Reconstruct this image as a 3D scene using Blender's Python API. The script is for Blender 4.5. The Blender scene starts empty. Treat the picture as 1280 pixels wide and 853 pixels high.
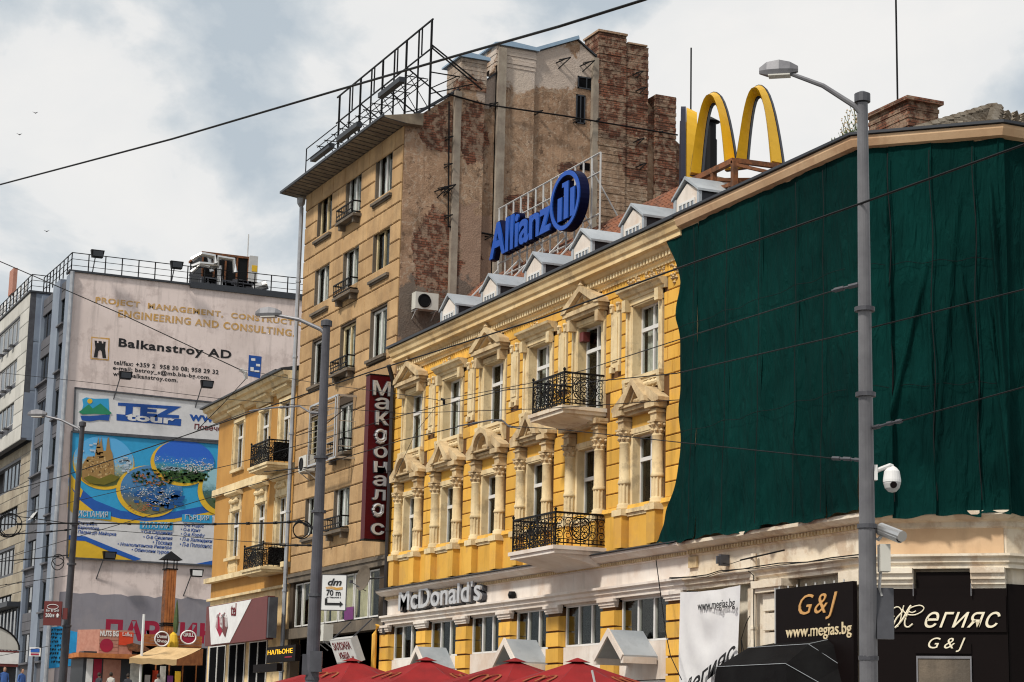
import bpy, bmesh, math, random
import numpy as np
from mathutils import Vector, Matrix
random.seed(7)
R = math.radians
sc = bpy.context.scene
COL = sc.collection

# ------------------------------------------------------------------ camera
# world: X runs along the street facades, Y away from the street into the houses, Z up; eye 1.6 m
FOC, YAW, PIT, ROL = 2535.27, 0.42047, 0.195324, 0.022868
EYE = np.array([0., 0., 1.6])
fw_ = np.array([-math.cos(YAW) * math.cos(PIT), math.sin(YAW) * math.cos(PIT), math.sin(PIT)])
rt = np.cross(fw_, [0, 0, 1]); rt /= np.linalg.norm(rt)
up = np.cross(rt, fw_)
RT = math.cos(ROL) * rt + math.sin(ROL) * up
UP = -math.sin(ROL) * rt + math.cos(ROL) * up
cam = bpy.data.cameras.new('camera'); cam_o = bpy.data.objects.new('camera', cam); COL.objects.link(cam_o)
cam.sensor_width = 36; cam.lens = FOC / 1280 * 36; cam.clip_end = 3000; cam.clip_start = .1
m = Matrix.Identity(4)
for i in range(3):
    m[i][0] = RT[i]; m[i][1] = UP[i]; m[i][2] = -fw_[i]; m[i][3] = EYE[i]
cam_o.matrix_world = m
sc.camera = cam_o

def ray(px, py):
    return fw_ * FOC + (px - 640) * RT - (py - 426.5) * UP
def FP(px, py, w=24.):            # point on a plane parallel to the facades -> (x, z)
    d = ray(px, py); t = w / d[1]; return float(d[0] * t), float(d[2] * t + 1.6)
def GP(px, py, u):                # point on a plane across the street -> (y, z)
    d = ray(px, py); t = u / d[0]; return float(d[1] * t), float(d[2] * t + 1.6)
def DP(px, py, dep):              # point at a distance along the view
    d = ray(px, py); t = dep / FOC; return tuple(float(v) for v in d * t + EYE)
def ZP(px, py, z):
    d = ray(px, py); t = (z - 1.6) / d[2]; return tuple(float(v) for v in d * t + EYE)

# ------------------------------------------------------------------ light
sc.view_settings.view_transform = 'Standard'; sc.view_settings.look = 'None'
sc.view_settings.exposure = 0.06; sc.view_settings.gamma = 1
SUN = Vector((.30, -.74, .90)).normalized()
elev = math.asin(SUN.z); azim = math.atan2(SUN.x, SUN.y)
world = bpy.data.worlds.new('World'); sc.world = world; world.use_nodes = True
nt = world.node_tree; nt.nodes.clear()
def wn(t, **k):
    n = nt.nodes.new(t)
    for a, b in k.items(): setattr(n, a, b)
    return n
sky = wn('ShaderNodeTexSky'); sky.sky_type = 'NISHITA'; sky.sun_disc = False
sky.sun_elevation = elev; sky.sun_rotation = azim
tc = wn('ShaderNodeTexCoord'); mp = wn('ShaderNodeMapping'); mp.inputs['Scale'].default_value = (1, 1, 1.5)
mp.inputs['Location'].default_value = (1.15, .62, .2)
nt.links.new(tc.outputs['Generated'], mp.inputs['Vector'])
n1 = wn('ShaderNodeTexNoise'); n1.inputs['Scale'].default_value = 7.5; n1.inputs['Detail'].default_value = 9; n1.inputs['Roughness'].default_value = .55
n1.inputs['Distortion'].default_value = .3
nt.links.new(mp.outputs[0], n1.inputs['Vector'])
rp = wn('ShaderNodeValToRGB')
e = rp.color_ramp.elements
e[0].position = .36; e[0].color = (.50, .565, .62, 1)
e[1].position = .66; e[1].color = (.90, .885, .86, 1)
x = e.new(.44); x.color = (.66, .70, .725, 1)
x = e.new(.50); x.color = (.84, .84, .83, 1)
nt.links.new(n1.outputs['Fac'], rp.inputs[0])
b1 = wn('ShaderNodeBackground'); b1.inputs['Strength'].default_value = .08; nt.links.new(sky.outputs[0], b1.inputs[0])
b2 = wn('ShaderNodeBackground'); b2.inputs['Strength'].default_value = 1.0; nt.links.new(rp.outputs[0], b2.inputs[0])
mx = wn('ShaderNodeMixShader'); mx.inputs[0].default_value = .93
nt.links.new(b1.outputs[0], mx.inputs[1]); nt.links.new(b2.outputs[0], mx.inputs[2])
wo = wn('ShaderNodeOutputWorld'); nt.links.new(mx.outputs[0], wo.inputs[0])
sc.cycles.pixel_filter_type = 'BLACKMAN_HARRIS'; sc.cycles.filter_width = 1.15
sl = bpy.data.lights.new('sun', 'SUN'); sl.energy = 3.6; sl.angle = R(6); sl.color = (1, .94, .84)
so = bpy.data.objects.new('sun', sl); COL.objects.link(so)
so.rotation_euler = SUN.to_track_quat('Z', 'Y').to_euler(); so.location = (0, 0, 60)

# ------------------------------------------------------------------ materials
def M(name, c, c2=None, scale=.8, rough=.8, bump=.15, bscale=14, metal=0., streak=0., var=0., spec=.3, amt=1., dirt=None, dirt_amt=.5, dscale=.5):
    mt = bpy.data.materials.new(name); mt.use_nodes = True
    t = mt.node_tree; N = t.nodes; L = t.links
    bs = N['Principled BSDF']; bs.inputs['Roughness'].default_value = rough; bs.inputs['Metallic'].default_value = metal
    bs.inputs['Specular IOR Level'].default_value = spec
    g = N.new('ShaderNodeNewGeometry')
    def noise(s, det=6, rg=.6, vec=None):
        n = N.new('ShaderNodeTexNoise'); n.inputs['Scale'].default_value = s; n.inputs['Detail'].default_value = det
        n.inputs['Roughness'].default_value = rg; L.new(vec or g.outputs['Position'], n.inputs['Vector']); return n
    def mix(fac, a, b):
        x = N.new('ShaderNodeMix'); x.data_type = 'RGBA'
        if isinstance(fac, float): x.inputs[0].default_value = fac
        else: L.new(fac, x.inputs[0])
        for i, v in ((6, a), (7, b)):
            if isinstance(v, tuple): x.inputs[i].default_value = (*v, 1)
            else: L.new(v, x.inputs[i])
        return x.outputs[2]
    def ramp(v, a, b, hi=1.):
        r = N.new('ShaderNodeMapRange'); r.inputs[1].default_value = a; r.inputs[2].default_value = b; r.inputs[4].default_value = hi
        L.new(v, r.inputs[0]); return r.outputs[0]
    c2 = c2 or tuple(v * .72 for v in c)
    col = mix(ramp(noise(scale).outputs['Fac'], .38, .66, amt), c, c2)
    if streak:
        mp = N.new('ShaderNodeMapping'); mp.inputs['Scale'].default_value = (1, 1, .12); L.new(g.outputs['Position'], mp.inputs['Vector'])
        s = noise(2.6, 5, .7, mp.outputs[0]); col = mix(ramp(s.outputs['Fac'], .52, .74, streak), col, tuple(v * .35 for v in c))
    if dirt:
        s = noise(dscale, 9, .7); col = mix(ramp(s.outputs['Fac'], .52, .60, dirt_amt), col, dirt)
    if var:
        oi = N.new('ShaderNodeObjectInfo'); r = ramp(oi.outputs['Random'], 0, 1)
        hs = N.new('ShaderNodeHueSaturation'); a = N.new('ShaderNodeMath'); a.operation = 'MULTIPLY_ADD'
        L.new(r, a.inputs[0]); a.inputs[1].default_value = var * 2; a.inputs[2].default_value = 1 - var
        L.new(a.outputs[0], hs.inputs['Value']); L.new(col, hs.inputs['Color']); col = hs.outputs[0]
    L.new(col, bs.inputs['Base Color'])
    if bump:
        b = N.new('ShaderNodeBump'); b.inputs['Strength'].default_value = bump; b.inputs['Distance'].default_value = .03
        L.new(noise(bscale, 8, .65).outputs['Fac'], b.inputs['Height']); L.new(b.outputs[0], bs.inputs['Normal'])
    return mt

def plain(name, c, rough=.6, metal=0., emit=0., spec=.3):
    mt = bpy.data.materials.new(name); mt.use_nodes = True
    b = mt.node_tree.nodes['Principled BSDF']
    n = mt.node_tree.nodes.new('ShaderNodeTexNoise'); n.inputs['Scale'].default_value = 3; n.inputs['Detail'].default_value = 6
    g = mt.node_tree.nodes.new('ShaderNodeNewGeometry'); mt.node_tree.links.new(g.outputs['Position'], n.inputs['Vector'])
    x = mt.node_tree.nodes.new('ShaderNodeMix'); x.data_type = 'RGBA'; x.inputs[6].default_value = (*c, 1)
    x.inputs[7].default_value = (*[v * .7 for v in c], 1); mt.node_tree.links.new(n.outputs['Fac'], x.inputs[0])
    mt.node_tree.links.new(x.outputs[2], b.inputs['Base Color'])
    b.inputs['Roughness'].default_value = rough; b.inputs['Metallic'].default_value = metal
    b.inputs['Specular IOR Level'].default_value = spec
    if emit:
        b.inputs['Emission Color'].default_value = (*c, 1); b.inputs['Emission Strength'].default_value = emit
    return mt

def glassmat(name, tint, refl):
    mt = bpy.data.materials.new(name); mt.use_nodes = True
    t = mt.node_tree; N = t.nodes; L = t.links; N.remove(N['Principled BSDF'])
    tr = N.new('ShaderNodeBsdfTransparent'); tr.inputs[0].default_value = (*tint, 1)
    gl = N.new('ShaderNodeBsdfGlossy'); gl.inputs['Roughness'].default_value = .03
    n = N.new('ShaderNodeTexNoise'); n.inputs['Scale'].default_value = 1.4; g = N.new('ShaderNodeNewGeometry'); L.new(g.outputs['Position'], n.inputs['Vector'])
    b = N.new('ShaderNodeBump'); b.inputs['Strength'].default_value = .08; b.inputs['Distance'].default_value = .1
    L.new(n.outputs['Fac'], b.inputs['Height']); L.new(b.outputs[0], gl.inputs['Normal'])
    lw = N.new('ShaderNodeLayerWeight'); lw.inputs[0].default_value = .5
    a = N.new('ShaderNodeMath'); a.operation = 'MULTIPLY_ADD'; a.inputs[1].default_value = .06; a.inputs[2].default_value = refl; a.use_clamp = True
    L.new(lw.outputs['Fresnel'], a.inputs[0])
    mxs = N.new('ShaderNodeMixShader'); L.new(a.outputs[0], mxs.inputs[0]); L.new(tr.outputs[0], mxs.inputs[1]); L.new(gl.outputs[0], mxs.inputs[2])
    L.new(mxs.outputs[0], N['Material Output'].inputs[0])
    return mt

def brickwall(name, plaster, plaster2, patches, whitewash=(), brick_all=False):
    """old render that has fallen off in places and bares the bricks (patches: y, z, ry, rz)"""
    mt = bpy.data.materials.new(name); mt.use_nodes = True
    t = mt.node_tree; N = t.nodes; L = t.links; bs = N['Principled BSDF']; bs.inputs['Roughness'].default_value = .95
    bs.inputs['Specular IOR Level'].default_value = .1
    g = N.new('ShaderNodeNewGeometry'); sp = N.new('ShaderNodeSeparateXYZ'); L.new(g.outputs['Position'], sp.inputs[0])
    def math_(op, a, b=None, c=None):
        n = N.new('ShaderNodeMath'); n.operation = op
        for i, v in enumerate((a, b, c)):
            if v is None: continue
            if isinstance(v, (int, float)): n.inputs[i].default_value = v
            else: L.new(v, n.inputs[i])
        return n.outputs[0]
    def noise(s, det=8, rg=.65, vec=None):
        n = N.new('ShaderNodeTexNoise'); n.inputs['Scale'].default_value = s; n.inputs['Detail'].default_value = det
        n.inputs['Roughness'].default_value = rg; L.new(vec or g.outputs['Position'], n.inputs['Vector']); return n.outputs['Fac']
    def rng(v, a, b, lo=0., hi=1.):
        r = N.new('ShaderNodeMapRange'); r.inputs[1].default_value = a; r.inputs[2].default_value = b; r.inputs[3].default_value = lo; r.inputs[4].default_value = hi
        L.new(v, r.inputs[0]); return r.outputs[0]
    def mix(fac, a, b):
        x = N.new('ShaderNodeMix'); x.data_type = 'RGBA'
        if isinstance(fac, float): x.inputs[0].default_value = fac
        else: L.new(fac, x.inputs[0])
        for i, v in ((6, a), (7, b)):
            if isinstance(v, tuple): x.inputs[i].default_value = (*v, 1)
            else: L.new(v, x.inputs[i])
        return x.outputs[2]
    def blob(y, z, ry, rz):
        d = math_('SQRT', math_('ADD', math_('POWER', math_('DIVIDE', math_('SUBTRACT', sp.outputs[1], y), ry), 2), math_('POWER', math_('DIVIDE', math_('SUBTRACT', sp.outputs[2], z), rz), 2)))
        return math_('SUBTRACT', d, math_('MULTIPLY', math_('SUBTRACT', noise(1.6), .5), 1.5))
    cb = N.new('ShaderNodeCombineXYZ'); L.new(math_('ADD', sp.outputs[0], sp.outputs[1]), cb.inputs[0]); L.new(sp.outputs[2], cb.inputs[1])
    br = N.new('ShaderNodeTexBrick'); L.new(cb.outputs[0], br.inputs['Vector'])
    br.inputs['Scale'].default_value = 1; br.inputs['Brick Width'].default_value = .27; br.inputs['Row Height'].default_value = .09
    br.inputs['Mortar Size'].default_value = .012; br.inputs['Mortar Smooth'].default_value = .3
    br.inputs['Color1'].default_value = (.25, .105, .065, 1); br.inputs['Color2'].default_value = (.13, .045, .028, 1); br.inputs['Mortar'].default_value = (.055, .038, .028, 1)
    bcol = mix(rng(noise(2.2), .42, .62, 0, .75), br.outputs['Color'], (.07, .045, .035))
    bcol = mix(rng(noise(4), .48, .58, 0, .7), bcol, (.30, .22, .16))
    pl = mix(rng(noise(.7), .35, .65), plaster, plaster2)
    pl = mix(rng(noise(6.5), .54, .60, 0, .75), pl, (.42, .32, .24))
    pl = mix(rng(noise(1.9, 10, .75), .50, .62, 0, .6), pl, (.12, .075, .048))          # chipped spots
    pl = mix(rng(noise(3.3), .60, .66, 0, .8), pl, (.10, .065, .045))
    mp = N.new('ShaderNodeMapping'); mp.inputs['Scale'].default_value = (1, 1.6, .1); L.new(g.outputs['Position'], mp.inputs['Vector'])
    pl = mix(rng(noise(2.0, 6, .7, mp.outputs[0]), .52, .72, 0, .55), pl, (.07, .05, .04))
    vo = N.new('ShaderNodeTexVoronoi'); vo.feature = 'DISTANCE_TO_EDGE'; vo.inputs['Scale'].default_value = .55
    wp = N.new('ShaderNodeVectorMath'); wp.operation = 'MULTIPLY_ADD'; nn = N.new('ShaderNodeTexNoise'); nn.inputs['Scale'].default_value = 1.5; L.new(g.outputs['Position'], nn.inputs['Vector'])
    L.new(nn.outputs['Color'], wp.inputs[0]); wp.inputs[1].default_value = (1.2, 1.2, 1.2); L.new(g.outputs['Position'], wp.inputs[2]); L.new(wp.outputs[0], vo.inputs['Vector'])
    pl = mix(rng(vo.outputs['Distance'], .0, .02, .6, 0.), pl, (.38, .31, .24))
    for (y, z, ry, rz, cc) in whitewash:
        pl = mix(rng(blob(y, z, ry, rz), .95, 1.05, .85, 0), pl, cc)
    if brick_all: mask = rng(noise(.8), .30, .40)
    else:
        mask = None
        for p in patches:
            k = rng(blob(*p), .97, 1.03, 1, 0); mask = k if mask is None else math_('MAXIMUM', mask, k)
        k = rng(noise(1.1), .69, .70); mask = k if mask is None else math_('MAXIMUM', mask, k)
    col = mix(mask, pl, bcol); L.new(col, bs.inputs['Base Color'])
    h = math_('SUBTRACT', math_('ADD', noise(18), math_('MULTIPLY', noise(2.5), 1.5)), math_('MULTIPLY', mask, math_('ADD', .6, math_('MULTIPLY', br.outputs['Fac'], .8))))
    b = N.new('ShaderNodeBump'); b.inputs['Strength'].default_value = .55; b.inputs['Distance'].default_value = .05
    L.new(h, b.inputs['Height']); L.new(b.outputs[0], bs.inputs['Normal'])
    return mt

Y = dict(
 yellow=M('yellow_render', (.68, .39, .07), (.60, .325, .05), var=.15, streak=.5, bump=.1, dirt=(.46, .26, .09), dirt_amt=.35, dscale=.9),
 joint=M('joint_render', (.12, .055, .018), var=.0),
 cream=M('cream_stucco', (.70, .57, .35), (.58, .44, .24), scale=1.6, streak=.5, var=.05, bump=.2, dirt=(.2, .15, .1), dirt_amt=.4, dscale=1.5),
 hood=M('weathered_stucco', (.60, .46, .27), (.36, .26, .15), scale=2.5, streak=.6, bump=.3),
 cornice=M('cornice_paint', (.74, .57, .32), (.60, .42, .20), scale=.7, streak=.25, bump=.15, dirt=(.24, .17, .1), dirt_amt=.5),
 white=M('white_paint', (.70, .65, .60), (.56, .47, .40), scale=.7, streak=.3, bump=.06, dirt=(.50, .36, .26), dirt_amt=.45),
 oldwhite=M('peeling_white_paint', (.70, .64, .54), (.60, .50, .37), scale=.9, streak=.35, bump=.3, dirt=(.38, .26, .17), dirt_amt=.55, dscale=1.2),
 peach=M('peach_render', (.60, .42, .26), (.48, .31, .18), scale=.6, streak=.2, bump=.1, dirt=(.34, .18, .1), dirt_amt=.4),
 pvc=plain('white_window_paint', (.72, .71, .69), .4),
 iron=plain('black_wrought_iron', (.008, .008, .009), .55, .2, spec=.15),
 stone=M('tan_stone_cladding', (.46, .30, .15), (.34, .21, .10), scale=.9, streak=.45, var=.08, bump=.25, dirt=(.26, .165, .085), dirt_amt=.45, dscale=.8),
 stonejoint=M('stone_joint', (.06, .04, .025)),
 grime=M('grimy_grey_render', (.15, .12, .09), (.09, .075, .06), scale=1.2, streak=.6, bump=.4),
 eave=M('eave_boards', (.22, .18, .13), (.13, .10, .075), scale=2, streak=.3, bump=.2),
 slate=plain('dark_sheet_metal', (.045, .05, .06), .5, .3),
 zinc=M('zinc_sheet', (.40, .43, .46), (.30, .33, .36), rough=.5, metal=.2, bump=.05, streak=.3),
 tile=M('clay_tile', (.22, .085, .045), (.10, .05, .035), scale=2.4, rough=.9, bump=.5, var=.2),
 oldtile=M('mossy_clay_tile', (.25, .22, .18), (.11, .085, .06), scale=3, rough=.95, bump=.5, var=.3),
 mauve=M('mauve_render', (.70, .60, .575), (.60, .51, .485), scale=.35, streak=.45, bump=.08, dirt=(.32, .25, .235), dirt_amt=.35, dscale=.6),
 greyband=M('grey_paint_band', (.235, .225, .255), (.205, .195, .225), scale=.6, streak=.2, bump=.05, dirt=(.3, .27, .28), dirt_amt=.3),
 ochre=M('orange_ochre_render', (.45, .235, .06), (.37, .185, .045), scale=.6, streak=.4, bump=.08),
 panel=M('pale_cladding_panel', (.50, .49, .46), (.42, .41, .38), scale=.5, var=.08, streak=.25, bump=.04),
 bluegrey=M('blue_grey_panel', (.20, .24, .30), (.16, .19, .25), scale=.7, var=.08, bump=.03, rough=.5),
 darkpanel=M('dark_grey_panel', (.105, .105, .12), (.08, .08, .09), scale=.7, var=.1, bump=.03),
 tanpanel=M('tan_stone_panel', (.34, .30, .23), (.25, .21, .16), scale=.8, var=.12, streak=.4, bump=.1),
 glass=glassmat('window_glass', (.88, .9, .88), .02),
 glassblue=glassmat('sky_reflecting_glass', (.35, .42, .48), .5),
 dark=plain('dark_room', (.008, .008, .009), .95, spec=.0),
 curtain=M('grey_curtain', (.62, .62, .58), (.40, .40, .38), scale=4, bump=.3),
 cream_blind=M('cream_blind', (.66, .58, .38), (.42, .37, .25), scale=1.5, bump=.05, streak=.4),
 net=None, strip=M('pale_mortar_strip', (.30, .26, .21), (.2, .16, .13), scale=2, streak=.4, bump=.3), gold=plain('golden_yellow_plastic', (.80, .46, .015), .35, spec=.5), navy=plain('dark_navy_metal', (.012, .015, .035), .4),
 rust=M('rusty_steel', (.20, .075, .03), (.07, .035, .02), scale=5, bump=.4),
 blue=plain('bright_blue_plastic', (.015, .085, .42), .45, spec=.2), dblue=plain('navy_blue_plastic', (.002, .004, .03), .5, spec=.08),
 ltgrey=plain('light_grey_paint', (.5, .5, .5), .5), galv=M('galvanised_steel', (.20, .20, .215), (.15, .15, .165), scale=3, rough=.5, metal=.35, bump=.04, streak=.3),
 dgalv=M('dark_grey_steel', (.085, .088, .10), (.06, .06, .07), scale=3, rough=.5, metal=.3, bump=.03), alu=plain('aluminium', (.62, .62, .62), .3, .8),
 pipe=M('grey_drainpipe', (.36, .38, .41), (.25, .26, .29), scale=2, rough=.45, metal=.3, bump=.03),
 dpipe=plain('black_drainpipe', (.035, .032, .035), .5, .2),
 maroon=plain('maroon_sign_panel', (.075, .003, .006), .45, spec=.15), maroon2=plain('brick_red_sign_panel', (.14, .03, .028), .5),
 black=plain('black_sign_panel', (.006, .0035, .0035), .55, spec=.08), bwhite=plain('white_sign_face', (.75, .75, .75), .45), silver=plain('brushed_silver', (.60, .60, .62), .3, .35),
 red=M('red_canvas', (.24, .008, .009), (.17, .006, .007), scale=1.4, bump=.15, bscale=3, rough=.85), faintgold=plain('faded_gold_print', (.30, .085, .03), .8),
 bannerwhite=M('white_banner_cloth', (.66, .66, .67), (.58, .58, .60), scale=1.2, bump=.3, bscale=2.5), ink=plain('black_print', (.012, .012, .014), .6),
 goldtext=plain('gold_letters', (.62, .34, .12), .5), paletext=plain('pale_gold_letters', (.72, .60, .38), .5), ivory=plain('ivory_letters', (.85, .78, .60), .5),
 ochretext=M('faded_ochre_print', (.50, .27, .05), (.46, .36, .27), scale=5, amt=.8, bump=0), posterwhite=plain('poster_white', (.66, .66, .68), .7),
 cyan=plain('poster_cyan', (.03, .33, .62), .6), pblue=plain('poster_blue', (.015, .10, .42), .6), pyellow=plain('poster_yellow', (.72, .45, .03), .6),
 tezblue=plain('poster_deep_blue', (.012, .075, .33), .6), pgreen=plain('poster_green', (.02, .23, .12), .6), dred=plain('dark_red_print', (.14, .004, .01), .6),
 redtext=plain('crimson_print', (.33, .012, .045), .7), asphalt=M('asphalt', (.05, .05, .052), (.035, .035, .037), scale=3, bump=.3), paving=M('paving_concrete', (.27, .25, .23), (.2, .19, .17), var=.1, bump=.2),
 kerb=M('granite_kerb', (.30, .30, .29)), line=plain('white_road_paint', (.6, .6, .58), .7), ground=M('ground_earth', (.14, .13, .10), scale=.3),
 wood=M('brown_timber', (.42, .15, .045), (.28, .09, .03), scale=3, bump=.2, var=.1), awn=M('beige_awning_cloth', (.60, .42, .22), (.5, .34, .17), scale=2, bump=.05),
 pinkbrick=M('pink_printed_board', (.40, .20, .15), (.33, .15, .11), scale=4, bump=.02), ored=plain('orange_red_panel', (.62, .06, .02), .5), mural=M('bright_blue_mural', (.02, .24, .52), (.03, .33, .66), scale=1.2, bump=.02),
 led=plain('amber_led', (.9, .5, .02), .5, emit=.8), ac=plain('cream_white_enamel', (.62, .61, .56), .45), purple=plain('purple_print', (.15, .03, .15), .6),
 skin=plain('skin', (.50, .28, .19), .6), hair=plain('dark_hair', (.03, .02, .015), .7), shirt1=plain('blue_shirt', (.05, .12, .35), .8), shirt2=plain('dark_shirt', (.04, .04, .05), .8),
 shirt3=plain('pale_shirt', (.5, .48, .45), .8), jeans=plain('denim', (.05, .07, .13), .85), leaf=M('weed_green', (.07, .10, .035), (.05, .07, .03), scale=6, bump=0), fabric_bk=M('black_awning_cloth', (.006, .0055, .006), (.010, .010, .0105), scale=1.2, bump=.15, rough=.7, spec=.05),
)
Y['net'] = M('dark_green_debris_net', (.002, .027, .024), (.0012, .016, .015), scale=.45, rough=.9, bump=0, streak=.5, spec=.04, var=.12)
_t = Y['net'].node_tree; _N = _t.nodes; _L = _t.links; _g = _N.new('ShaderNodeNewGeometry'); _m = _N.new('ShaderNodeMapping'); _m.inputs['Scale'].default_value = (3.2, 3.2, .7); _L.new(_g.outputs['Position'], _m.inputs['Vector'])
_a = _N.new('ShaderNodeTexNoise'); _a.inputs['Scale'].default_value = 1.6; _a.inputs['Detail'].default_value = 5; _a.inputs['Distortion'].default_value = 1.2; _L.new(_m.outputs[0], _a.inputs['Vector'])
_b = _N.new('ShaderNodeTexNoise'); _b.inputs['Scale'].default_value = 60; _L.new(_g.outputs['Position'], _b.inputs['Vector'])
_c = _N.new('ShaderNodeMath'); _c.operation = 'MULTIPLY_ADD'; _c.inputs[1].default_value = .08; _L.new(_b.outputs['Fac'], _c.inputs[0]); _L.new(_a.outputs['Fac'], _c.inputs[2])
_d = _N.new('ShaderNodeBump'); _d.inputs['Strength'].default_value = .6; _d.inputs['Distance'].default_value = .22; _L.new(_c.outputs[0], _d.inputs['Height']); _L.new(_d.outputs[0], _N['Principled BSDF'].inputs['Normal'])

# ------------------------------------------------------------------ mesh kit
class MB:
    def __init__(s): s.v = []; s.f = []
    def add(s, vs, fs):
        o = len(s.v); s.v += [tuple(v) for v in vs]; s.f += [tuple(i + o for i in f) for f in fs]; return s
    def box(s, x0, x1, y0, y1, z0, z1):
        return s.add([(x0, y0, z0), (x1, y0, z0), (x1, y1, z0), (x0, y1, z0), (x0, y0, z1), (x1, y0, z1), (x1, y1, z1), (x0, y1, z1)],
                     [(0, 3, 2, 1), (4, 5, 6, 7), (0, 1, 5, 4), (1, 2, 6, 5), (2, 3, 7, 6), (3, 0, 4, 7)])
    def prism(s, poly, ax, a, b):
        def P(p, t): return (t, p[0], p[1]) if ax == 'x' else (p[0], t, p[1]) if ax == 'y' else (p[0], p[1], t)
        n = len(poly)
        return s.add([P(p, a) for p in poly] + [P(p, b) for p in poly],
                     [tuple(range(n))[::-1], tuple(range(n, 2 * n))] + [(i, (i + 1) % n, n + (i + 1) % n, n + i) for i in range(n)])
    def tube(s, pts, r, n=6, r2=None):
        pts = [Vector(p) for p in pts]; k = len(pts); rings = []
        for i, p in enumerate(pts):
            d = (pts[min(i + 1, k - 1)] - pts[max(i - 1, 0)]).normalized()
            a = d.cross(Vector((0, 0, 1)) if abs(d.z) < .95 else Vector((1, 0, 0))).normalized(); b = d.cross(a)
            rr = r + ((r2 - r) * i / (k - 1) if r2 is not None else 0)
            rings.append([p + (a * math.cos(2 * math.pi * j / n) + b * math.sin(2 * math.pi * j / n)) * rr for j in range(n)])
        vs = [v for g in rings for v in g]
        fs = [(i * n + j, i * n + (j + 1) % n, (i + 1) * n + (j + 1) % n, (i + 1) * n + j) for i in range(k - 1) for j in range(n)]
        fs += [tuple(range(n))[::-1], tuple(range((k - 1) * n, k * n))]
        return s.add(vs, fs)
    def lathe(s, prof, cx=0, cy=0, n=16, z=0):
        vs = [(cx + r * math.cos(2 * math.pi * j / n), cy + r * math.sin(2 * math.pi * j / n), z + h) for r, h in prof for j in range(n)]
        k = len(prof)
        fs = [(i * n + j, i * n + (j + 1) % n, (i + 1) * n + (j + 1) % n, (i + 1) * n + j) for i in range(k - 1) for j in range(n)]
        fs += [tuple(range(n))[::-1], tuple(range((k - 1) * n, k * n))]
        return s.add(vs, fs)
    def bar(s, a, b, t=.05, t2=None):
        a = Vector(a); b = Vector(b); d = (b - a).normalized(); t2 = t2 or t
        u = d.cross(Vector((0, 0, 1)) if abs(d.z) < .95 else Vector((0, 1, 0))).normalized(); v = d.cross(u)
        c = [(-1, -1), (1, -1), (1, 1), (-1, 1)]
        return s.add([a + u * i * t / 2 + v * j * t2 / 2 for i, j in c] + [b + u * i * t / 2 + v * j * t2 / 2 for i, j in c],
                     [(0, 3, 2, 1), (4, 5, 6, 7), (0, 1, 5, 4), (1, 2, 6, 5), (2, 3, 7, 6), (3, 0, 4, 7)])
    def mesh(s, name, mat, smooth=False):
        me = bpy.data.meshes.new(name); me.from_pydata(s.v, [], s.f)
        bm = bmesh.new(); bm.from_mesh(me); bmesh.ops.recalc_face_normals(bm, faces=bm.faces); bm.to_mesh(me); bm.free()
        if smooth:
            me.shade_smooth()
        if mat: me.materials.append(mat)
        return me
    def build(s, name, mat, parent=None, loc=(0, 0, 0), smooth=False, **kw):
        o = bpy.data.objects.new(name, s.mesh(name, mat, smooth)); COL.objects.link(o)
        if smooth:
            pass
        o.location = loc
        if parent: o.parent = parent
        for k, v in kw.items(): o[k] = v
        return o

def link(name, me, parent=None, loc=(0, 0, 0), sca=None, rot=None):
    o = bpy.data.objects.new(name, me); COL.objects.link(o); o.location = loc
    if sca: o.scale = sca
    if rot: o.rotation_euler = rot
    if parent: o.parent = parent
    return o
def tag(o, label, cat, group=None, kind=None):
    o['label'] = label; o['category'] = cat
    if group: o['group'] = group
    if kind: o['kind'] = kind
    return o
def thing(name, label, cat, loc=(0, 0, 0), group=None, rz=0):
    o = bpy.data.objects.new(name, None); COL.objects.link(o); o.location = loc; o.rotation_euler = (0, 0, rz)
    o.empty_display_size = .3
    return tag(o, label, cat, group)
def copy_tree(src, parent=None, loc=None, rot=None, label=None):
    r = src.copy(); COL.objects.link(r)
    if parent is not None: r.parent = parent
    if loc is not None: r.location = loc
    if rot is not None: r.rotation_euler = rot
    if label: r['label'] = label
    for ch in src.children: copy_tree(ch, r)
    return r
def struct(name, mb, mat):
    return mb.build(name, mat, kind='structure')

def wall_grid(mb, x0, x1, z0, z1, holes, y0, y1, ax='y'):
    xs = sorted({x0, x1, *[min(max(h[i], x0), x1) for h in holes for i in (0, 1)]}); zs = sorted({z0, z1, *[min(max(h[i], z0), z1) for h in holes for i in (2, 3)]})
    for j in range(len(zs) - 1):
        zc = (zs[j] + zs[j + 1]) / 2; run = None
        for i in range(len(xs) - 1):
            xc = (xs[i] + xs[i + 1]) / 2
            solid = not any(h[0] < xc < h[1] and h[2] < zc < h[3] for h in holes)
            if solid: run = (run[0], xs[i + 1]) if run else (xs[i], xs[i + 1])
            if (not solid or i == len(xs) - 2) and run:
                a, b = run
                mb.box(a, b, y0, y1, zs[j], zs[j + 1]) if ax == 'y' else mb.box(y0, y1, a, b, zs[j], zs[j + 1])
                run = None
    return mb

def unit_block(mat, bev=.12):
    """a cube whose front edges are eased (unit size, front towards -Y)"""
    b = MB(); k = .03
    b.add([(0, 1, 0), (1, 1, 0), (1, 1, 1), (0, 1, 1), (0, .4, 0), (1, .4, 0), (1, .4, 1), (0, .4, 1), (k, 0, k * 1.6), (1 - k, 0, k * 1.6), (1 - k, 0, 1 - k * 1.6), (k, 0, 1 - k * 1.6)],
          [(0, 1, 2, 3), (0, 4, 5, 1), (1, 5, 6, 2), (2, 6, 7, 3), (3, 7, 4, 0), (4, 8, 9, 5), (5, 9, 10, 6), (6, 10, 11, 7), (7, 11, 8, 4), (8, 11, 10, 9)])
    return b.mesh('block', mat)

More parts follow.
